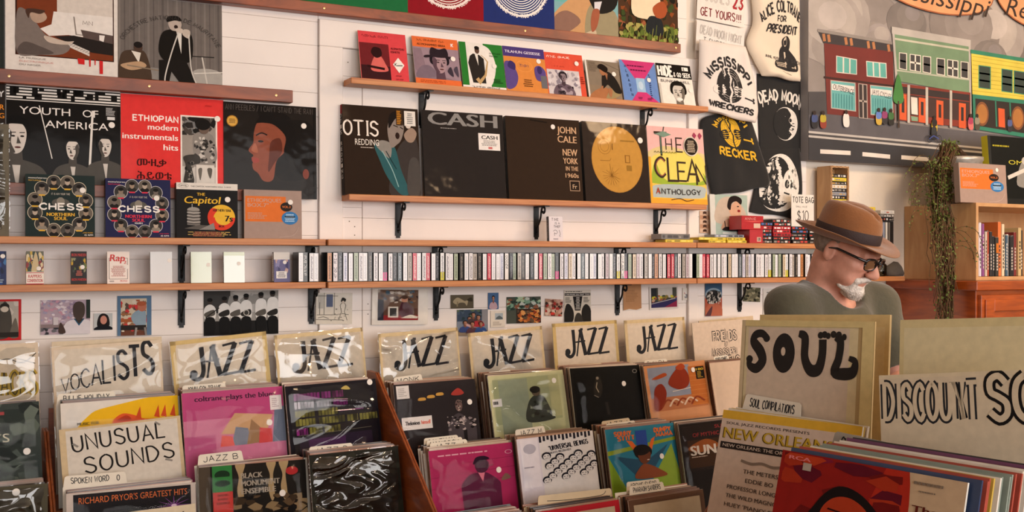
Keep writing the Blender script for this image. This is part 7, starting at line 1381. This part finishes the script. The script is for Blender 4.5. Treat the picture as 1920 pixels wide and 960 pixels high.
# ------------------------------------------------------------------ the browsing man
import numpy as np
class Field:
    """smooth union of rounded shapes on a grid, turned into one continuous surface"""
    def __init__(s, lo, hi, h):
        s.lo = np.array(lo, float); s.h = h; s.n = [int((b-a)/h)+2 for a, b in zip(lo, hi)]; s.f = np.full(s.n, .2, np.float32)
    def block(s, c0, c1):
        a = [max(0, int((c0[i]-s.lo[i])/s.h)) for i in range(3)]; b = [min(s.n[i], int((c1[i]-s.lo[i])/s.h)+2) for i in range(3)]
        if any(b[i] <= a[i] for i in range(3)): return None, None
        g = np.meshgrid(*[s.lo[i]+s.h*np.arange(a[i], b[i]) for i in range(3)], indexing='ij')
        return tuple(slice(a[i], b[i]) for i in range(3)), g
    def put(s, sl, d, k, cut):
        f = s.f[sl]
        if cut:
            hh = np.clip(.5-.5*(f+d)/k, 0, 1); s.f[sl] = f*(1-hh)-d*hh+k*hh*(1-hh)
        else:
            hh = np.clip(.5+.5*(f-d)/k, 0, 1); s.f[sl] = f*(1-hh)+d*hh-k*hh*(1-hh)
    def ell(s, c, r, R=None, k=.015, cut=False):
        if R is HR: r = [v*HS for v in r]
        c = np.array(c, float); m = max(r)+k*2+.01; sl, g = s.block(c-m, c+m)
        if sl is None: return
        p = [g[i]-c[i] for i in range(3)]
        if R is not None: p = [sum(R[i][j]*p[i] for i in range(3)) for j in range(3)]
        q = np.sqrt(sum((p[i]/r[i])**2 for i in range(3))); q2 = np.sqrt(sum((p[i]/r[i]**2)**2 for i in range(3)))+1e-9
        s.put(sl, (q*(q-1)/q2).astype(np.float32), k, cut)
    def cap(s, a, b, ra, rb, k=.02, cut=False):
        a, b = np.array(a, float), np.array(b, float); m = max(ra, rb)+k*2+.01; sl, g = s.block(np.minimum(a, b)-m, np.maximum(a, b)+m)
        if sl is None: return
        d = b-a; L = d.dot(d); t = np.clip(sum((g[i]-a[i])*d[i] for i in range(3))/L, 0, 1)
        q = np.sqrt(sum((g[i]-a[i]-t*d[i])**2 for i in range(3))); s.put(sl, (q-(ra+(rb-ra)*t)).astype(np.float32), k, cut)
    def grid(s): return np.meshgrid(*[s.lo[i]+s.h*np.arange(s.n[i]) for i in range(3)], indexing='ij')
    def mesh(s, name, m):
        f = s.f; n = f.shape; ins = f < 0
        cnt = np.zeros([k-1 for k in n], np.int8); acc = np.zeros([k-1 for k in n]+[3], np.float32); num = np.zeros([k-1 for k in n], np.float32)
        for ax in range(3):
            o = [0, 1, 2]; o.remove(ax)
            A_ = [slice(None)]*3; B_ = [slice(None)]*3; A_[ax] = slice(0, -1); B_[ax] = slice(1, None)
            fa, fb = f[tuple(A_)], f[tuple(B_)]; cr = (fa < 0) != (fb < 0); t = np.where(cr, fa/(fa-fb+1e-12), 0)
            for d0 in (0, 1):
                for d1 in (0, 1):
                    sl = [slice(None)]*3; sl[o[0]] = slice(d0, n[o[0]]-1+d0); sl[o[1]] = slice(d1, n[o[1]]-1+d1)
                    c_ = cr[tuple(sl)]; num += c_; acc[..., ax] += np.where(c_, t[tuple(sl)], 0); acc[..., o[0]] += c_*d0; acc[..., o[1]] += c_*d1
        act = num > 0; idx = np.full(act.shape, -1, np.int64); idx[act] = np.arange(act.sum()); ijk = np.argwhere(act)
        V = s.lo+s.h*(ijk+acc[act]/num[act][:, None]); F = []
        for ax in range(3):
            o = [(ax+1) % 3, (ax+2) % 3]; A_ = [slice(1, -1)]*3; B_ = [slice(1, -1)]*3; A_[ax] = slice(0, -1); B_[ax] = slice(1, None)
            fa, fb = ins[tuple(A_)], ins[tuple(B_)]; e = np.argwhere(fa != fb); sg = fa[tuple(e.T)]
            base = e.copy(); base[:, o[0]] += 1; base[:, o[1]] += 1
            def at_(d0, d1): q = base.copy(); q[:, o[0]] -= d0; q[:, o[1]] -= d1; return idx[tuple(q.T)]
            q = np.stack([at_(1, 1), at_(0, 1), at_(0, 0), at_(1, 0)], 1); q[~sg] = q[~sg][:, ::-1]; F.append(q)
        F = np.concatenate(F); F = F[(F >= 0).all(1)]
        me = bpy.data.meshes.new(name); me.vertices.add(len(V)); me.vertices.foreach_set('co', V.astype(np.float32).ravel()); me.loops.add(F.size); me.loops.foreach_set('vertex_index', F.ravel().astype(np.int32)); me.polygons.add(len(F)); me.polygons.foreach_set('loop_start', np.arange(0, F.size, 4, dtype=np.int32)); me.polygons.foreach_set('loop_total', np.full(len(F), 4, np.int32)); me.update(calc_edges=True); me.validate()
        bm = bmesh.new(); bm.from_mesh(me)
        for _ in range(2): bmesh.ops.smooth_vert(bm, verts=bm.verts[:], factor=.35, use_axis_x=True, use_axis_y=True, use_axis_z=True)
        bm.to_mesh(me); bm.free(); me.polygons.foreach_set('use_smooth', [True]*len(me.polygons)); me.materials.append(m)
        return me
RV, TV, UV = Vector((RT[0], RT[1], 0)), Vector((-FW[0], -FW[1], 0)), Vector((0, 0, 1))     # to the right, towards the lens, up
def facing(yaw, pitch): h = RV*math.sin(yaw)+TV*math.cos(yaw); f = h*math.cos(pitch)-UV*math.sin(pitch); u = h*math.sin(pitch)+UV*math.cos(pitch); return f.cross(u), f, u
HS = .9
HEAD = ray(1585, 471, 3.03); hx, hf, hu = facing(math.radians(46), math.radians(24)); HR = [[hx[i], hf[i], hu[i]] for i in range(3)]
def hp(x, y, z): return HEAD+(hx*x+hf*y+hu*z)*HS
tx, tf, tu = facing(math.radians(38), math.radians(8)); CH = ray(1562, 580, 3.09)            # middle of the shoulders
def tp(x, y, z): return CH+tx*x+tf*y+UV*z
SHR, SHL = tp(.195, 0, .0), tp(-.19, .01, .005)
ELR, WRR = tp(.24, .06, -.29), tp(.1, .26, -.3)
WRL = ray(1712, 706, 2.86); ELL = tp(-.25, .09, -.27)
HIP = tp(0, -.07, -.52); KNR, KNL = Vector((tp(.1, -.02, 0).x, tp(.1, -.02, 0).y, .5)), Vector((tp(-.1, .02, 0).x, tp(-.1, .02, 0).y, .5)); ANR, ANL = Vector((tp(.11, -.1, 0).x, tp(.11, -.1, 0).y, .09)), Vector((tp(-.12, -.02, 0).x, tp(-.12, -.02, 0).y, .09))
def torso(F, g=0, k=.05):
    TR = [[tx[i], tf[i], UV[i]] for i in range(3)]
    F.ell(tp(0, -.01, -.09), (.175+g, .11+g, .13+g), TR, k); F.ell(tp(0, 0, -.24), (.155+g, .12+g, .17+g), TR, k); F.ell(tp(0, 0, -.4), (.155+g, .125+g, .14+g), TR, k); F.ell(HIP+Vector((0, 0, .02)), (.16+g, .12+g, .13+g), TR, k)
    F.cap(tp(.04, -.03, .035), SHR, .05+g, .062+g, k); F.cap(tp(-.04, -.03, .035), SHL, .05+g, .062+g, k)
pts = [HEAD+Vector((0, 0, .2)), Vector((CH.x, CH.y, 0)), SHR, SHL, ELR, ELL, WRR, WRL]
lo = [min(p[i] for p in pts)-.2 for i in range(3)]; hi = [max(p[i] for p in pts)+.2 for i in range(3)]; lo[2] = -.01
B = Field(lo, hi, .0045)
torso(B, -.012)
B.cap(SHR, ELR, .052, .042); B.cap(ELR, WRR, .042, .028); B.cap(SHL, ELL, .052, .042); B.cap(ELL, WRL, .042, .028)
B.cap(tp(0, -.035, .0), hp(0, -.03, -.05), .066, .056, .03)
for hpx, kn, an in ((.085, KNR, ANR), (-.085, KNL, ANL)):
    a = HIP+tx*hpx-UV*.03; B.cap(a, kn, .085, .055, .03); B.cap(kn, an, .055, .04, .02)
# head
B.ell(hp(0, -.014, .035), (.075, .096, .085), HR, .02); B.ell(hp(0, .032, -.022), (.062, .062, .085), HR, .025); B.ell(hp(0, .035, -.078), (.049, .056, .036), HR, .02); B.ell(hp(0, .078, -.098), (.022, .018, .018), HR, .018)
for s_ in (-1, 1):
    B.ell(hp(.042*s_, .06, -.022), (.022, .022, .02), HR, .02); B.ell(hp(.031*s_, .104, .006), (.017, .014, .011), HR, .012, True)
    B.ell(hp(.031*s_, .083, .002), (.0145, .012, .0115), HR, .004); B.ell(hp(.031*s_, .088, .0075), (.017, .009, .005), HR, .004)
    B.ell(hp(.013*s_, .108, -.036), (.0095, .012, .009), HR, .006); B.ell(hp(.078*s_, -.012, -.006), (.009, .02, .033), HR, .008); B.ell(hp(.086*s_, -.008, -.002), (.006, .011, .019), HR, .004, True)
    B.ell(hp(.045*s_, .05, -.062), (.02, .03, .02), HR, .02)
B.cap(hp(-.036, .084, .024), hp(.036, .084, .024), .0125, .0125, .012); B.cap(hp(0, .094, .012), hp(0, .121, -.03), .0085, .0125, .01); B.ell(hp(0, .117, -.034), (.013, .012, .011), HR, .006)
B.ell(hp(0, .093, -.062), (.022, .012, .006), HR, .006); B.ell(hp(0, .091, -.072), (.019, .012, .0065), HR, .005)
# hands: palm, four fingers with two bends, thumb from the side of the palm
def hand(F, wr, d, nrm, side, spread=.0):
    d = d.normalized(); nrm = (nrm-d*nrm.dot(d)).normalized(); s_ = d.cross(nrm)*side
    R = [[s_[i], d[i], nrm[i]] for i in range(3)]; pc_ = wr+d*.05; F.ell(pc_, (.041, .052, .016), R, .012); F.cap(wr, pc_, .026, .024, .015)
    for k, (o_, l, r_) in enumerate(((.03, .068, .0088), (.01, .076, .0092), (-.011, .071, .0088), (-.03, .056, .0078))):
        a = pc_+s_*o_+d*.042; dd = d; p = a
        for q, (fr, bend) in enumerate(((.45, .35), (.32, .8), (.23, 1.1))):
            v = d*math.cos(bend)-nrm*math.sin(bend); e = p+v*l*fr; F.cap(p, e, r_*(1-.08*q), r_*(.92-.08*q), .003); p = e
    a = wr+d*.022+s_*.034; b_ = a+(d*.6+s_*.75-nrm*.25).normalized()*.036; c_ = b_+(d*.9+s_*.15-nrm*.3).normalized()*.03; F.cap(a-s_*.012, b_, .0125, .011, .008); F.cap(b_, c_, .0105, .009, .003)
hdl = RV*-.75+TV*.45-UV*.12; hand(B, WRL, hdl, UV, -1); hand(B, WRR, tf*.7-tx*.6-UV*.2, UV, 1)
SKIN = mat('ruddy skin', 'cf9580', .5, bump=.12, bscale=120, var=.16, vscale=28, sub=.15, spec=.35)
man = tag(link('person', B.mesh('person', SKIN)), 'person in a brown felt hat and olive t-shirt looking down at records', 'person')
# clothes
S = Field(lo, hi, .006); torso(S, .004, .05)
S.cap(SHR, SHR.lerp(ELR, .8), .07, .071, .03); S.cap(SHL, SHL.lerp(ELL, .74), .07, .071, .03)
S.cap(tp(0, -.02, .02), hp(0, -.02, -.06), .074, .075, .008, True); S.ell(tp(0, .05, .055), (.07, .075, .045), [[tx[i], tf[i], UV[i]] for i in range(3)], .008, True); S.cap(SHR.lerp(ELR, .8), ELR.lerp(WRR, .3), .058, .06, .004, True); S.cap(SHL.lerp(ELL, .72), ELL.lerp(WRL, .3), .058, .06, .004, True)
gx, gy, gz = S.grid(); u_ = gx*tx.x+gy*tx.y; v_ = gx*tf.x+gy*tf.y
S.f += (.0045*np.sin(38*gz+22*u_+9*v_)*np.sin(17*u_+4)+.003*np.sin(60*u_-30*gz)*np.sin(11*gz)).astype(np.float32); S.f = np.maximum(S.f, (HIP.z-.08-gz).astype(np.float32))
SHIRT = mat('olive jersey', '4a4737', .88, bump=.5, bscale=60, var=.1, vscale=14, sheen=.3); sh = link('t_shirt', S.mesh('t_shirt', SHIRT), man)
ring = []
for k in range(33):
    a = 2*PI*k/32; ring.append(tp(.078*math.sin(a), .018+.075*math.cos(a), .052-.036*math.cos(a)+(-.012 if math.cos(a) > .6 else 0)))
T2 = Field(lo, [hi[0], hi[1], HIP.z+.12], .008)
for hpx, kn, an in ((.085, KNR, ANR), (-.085, KNL, ANL)): a = HIP+tx*hpx-UV*.03; T2.cap(a, kn, .098, .07, .03); T2.cap(kn, an, .07, .062, .02)
T2.ell(HIP, (.165, .128, .12), [[tx[i], tf[i], UV[i]] for i in range(3)], .03)
link('trousers', T2.mesh('trousers', mat('dark denim', '232a36', .85, bump=.4, bscale=80)), man)
for an in (ANR, ANL):
    q = Field([an.x-.2, an.y-.2, 0], [an.x+.2, an.y+.2, .2], .006); fx = Vector((tf.x, tf.y, 0)).normalized(); q.cap(Vector((an.x, an.y, .05))-fx*.04, Vector((an.x, an.y, .042))+fx*.14, .045, .04, .02); q.cap(Vector((an.x, an.y, .09)), Vector((an.x, an.y, .05)), .045, .045, .02); g3 = q.grid()[2]; q.f = np.maximum(q.f, (.004-g3).astype(np.float32)); link('shoe', q.mesh('shoe', mat('brown leather', '3a2418', .4)), man)
# beard, hair, glasses, hat
BRD = mat('white and grey beard', 'd8cec4', .9, bump=.8, bscale=220, var=.3, vscale=120)
q = Field([HEAD.x-.2, HEAD.y-.2, HEAD.z-.2], [HEAD.x+.2, HEAD.y+.2, HEAD.z+.12], .003)
q.ell(hp(0, .08, -.1), (.032, .027, .03), HR, .012); q.ell(hp(0, .062, -.112), (.03, .03, .018), HR, .012)
for s_ in (-1, 1): q.cap(hp(.004*s_, .105, -.05), hp(.03*s_, .086, -.064), .0085, .0075, .006); q.cap(hp(.031*s_, .085, -.064), hp(.03*s_, .076, -.095), .008, .011, .008)
[q.cap(hp(.03*s_, .072, -.1), hp(.046*s_, .045, -.095), .011, .007, .01) for s_ in (-1, 1)]; q.ell(hp(0, .104, -.068), (.017, .014, .0075), HR, .004, True)
gx, gy, gz = q.grid(); q.f += (.0012*np.sin(900*gx+300*gz)*np.sin(700*gy-500*gz)).astype(np.float32)
bd2 = link('beard', q.mesh('beard', BRD), man); r = random.Random(8); hs = []
for k in range(900):
    s1 = r.choice([0, 0, 1])
    if s1: x_ = r.uniform(-.034, .034); p = hp(x_, .104-abs(x_)*.5, -.052-abs(x_)*.35); dr = hx*(x_*12)+hf*.4-hu*.9
    else: a, b_ = r.uniform(-1.3, 1.3), r.uniform(-.9, .8); p = hp(.03*math.sin(a)*math.cos(b_), .078+.025*math.cos(a)*math.cos(b_), -.1+.026*math.sin(b_)); dr = hx*math.sin(a)*.4+hf*.5*math.cos(a)-hu*.9
    dr = (dr+Vector((r.uniform(-.4, .4), r.uniform(-.4, .4), r.uniform(-.3, .3)))).normalized(); L_ = r.uniform(.005, .011); hs.append(tube([p, p+dr*L_], [.0006, .0002], 3))
tag(link('beard_hairs', pydata('beard_hairs', *join(hs), BRD), bd2), kind='stuff')
q = Field([HEAD.x-.2, HEAD.y-.2, HEAD.z-.2], [HEAD.x+.2, HEAD.y+.2, HEAD.z+.2], .004); q.ell(hp(0, -.024, .03), (.078, .092, .084), HR, .01); gx, gy, gz = q.grid(); fy = (gx-HEAD.x)*hf.x+(gy-HEAD.y)*hf.y+(gz-HEAD.z)*hf.z; fz = (gx-HEAD.x)*hu.x+(gy-HEAD.y)*hu.y+(gz-HEAD.z)*hu.z; q.f = np.maximum(q.f, np.maximum(fy+.005-fz*.6, -fz-.035).astype(np.float32)); link('hair', q.mesh('hair', mat('short grey hair', '8a7c72', .9, bump=.8, bscale=200, var=.25, vscale=90)), man)
FRM = mat('black acetate', '0f0e10', .25, coat=.4); LENS = plastic('spectacle lens', bump=0, scale=1, ior=1.4, rough=0.0)
gl = tag(link('eyeglasses', pydata('eyeglasses', *tube([hp(-.008, .121, .008), hp(0, .124, .01), hp(.008, .121, .008)], .0032, 6), FRM, True), man))
def rim(s_): return [hp(s_*(.035+.0265*math.copysign(abs(math.cos(a))**.6, math.cos(a))), .116-.012*abs(.035+.0265*math.cos(a))/.06, .000+.0185*math.copysign(abs(math.sin(a))**.6, math.sin(a))) for a in (2*PI*k/28 for k in range(29))]
for s_ in (-1, 1):
    ri = rim(s_); link('rim', pydata('rim', *tube(ri, [.0036 if math.sin(2*PI*k/28) > -.2 else .0018 for k in range(29)], 6), FRM, True), gl); link('lens', pydata('lens', ri[:-1], [tuple(range(28))], LENS), gl)
    link('temple_arm', pydata('temple_arm', *tube([hp(.062*s_, .104, .01), hp(.074*s_, .07, .012), hp(.08*s_, .01, .013), hp(.081*s_, -.02, .004)], [.0045, .004, .0035, .0025], 6), FRM, True), gl)
HX, HF, HU = facing(math.radians(46), math.radians(17)); HC = hp(0, -.012, .036); HM = Matrix([[HX[i]*.95, HF[i]*.95, HU[i]*.95, HC[i]] for i in range(3)]+[[0, 0, 0, 1]])
def hatv():
    V, F, n = [], [], 64; rows = []
    def ringv(rx, ry, z, fn=None):
        rows.append(len(V))
        for k in range(n):
            a = 2*PI*k/n; x_, y_ = rx*math.cos(a), ry*math.sin(a); V.append((x_, y_, z+(fn(a, x_, y_) if fn else 0)))
    curl = lambda amp: (lambda a, x_, y_: amp*(abs(math.cos(a))**2*1.0+.5*max(0, -math.sin(a))-.7*max(0, math.sin(a))**2))
    for rx, ry, z, am in ((.078, .094, .0, 0), (.1, .118, -.001, .002), (.122, .142, .0, .009), (.139, .16, .002, .019), (.141, .162, .0045, .0205), (.139, .16, .0055, .02), (.122, .142, .0045, .0095), (.1, .118, .0035, .0025), (.082, .099, .004, 0)): ringv(rx, ry, z, curl(am))
    def crown(a, x_, y_): return 0
    prof = [(.0825, .0985, .008), (.082, .098, .03), (.08, .096, .05), (.077, .093, .07), (.0735, .089, .088), (.068, .084, .1), (.06, .076, .107), (.048, .062, .11), (.03, .042, .111), (.012, .018, .111), (.0005, .0005, .111)]
    for i, (rx, ry, z) in enumerate(prof):
        rows.append(len(V)); t = min(1, max(0, (z-.045)/.066))
        for k in range(n):
            a = 2*PI*k/n; x_, y_ = rx*math.cos(a), ry*math.sin(a); pin = .017*t*math.exp(-((y_-.055)/.034)**2)*math.copysign(min(1, abs(x_)/.03), x_); x2 = x_-pin
            dz = -.03*t**3*math.exp(-(x_/.024)**2)*(1-.25*(y_/.09))-.012*t*(y_/.09 if y_ > 0 else .2*y_/.09)
            V.append((x2, y_, z+dz))
    for i in range(len(rows)-1):
        for k in range(n): F.append((rows[i]+k, rows[i]+(k+1) % n, rows[i+1]+(k+1) % n, rows[i+1]+k))
    return V, F
FELT = mat('brown felt', '7d4c22', .85, bump=.25, bscale=180, var=.12, vscale=16, sheen=.35)
hat = link('hat', pydata('hat', *hatv(), FELT, True), man, HM); HB = []
V, F = [], []
for z, e in ((.007, .0012), (.009, .0022), (.036, .0022), (.038, .0012)):
    for k in range(64): a = 2*PI*k/64; V.append(((.0826-.02*max(0, z-.008)+e)*math.cos(a), (.0986-.02*max(0, z-.008)+e)*math.sin(a), z))
for i in range(3):
    for k in range(64): F.append((i*64+k, i*64+(k+1) % 64, (i+1)*64+(k+1) % 64, (i+1)*64+k))
BAND = mat('dark grosgrain', '2e1d1c', .7, bump=.3, bscale=300); link('hat_band', pydata('hat_band', V, F, BAND, True), hat); link('bow', bevmesh('bow', (-.087, -.03, .01), (-.0835, .012, .036), BAND, .0015), hat)
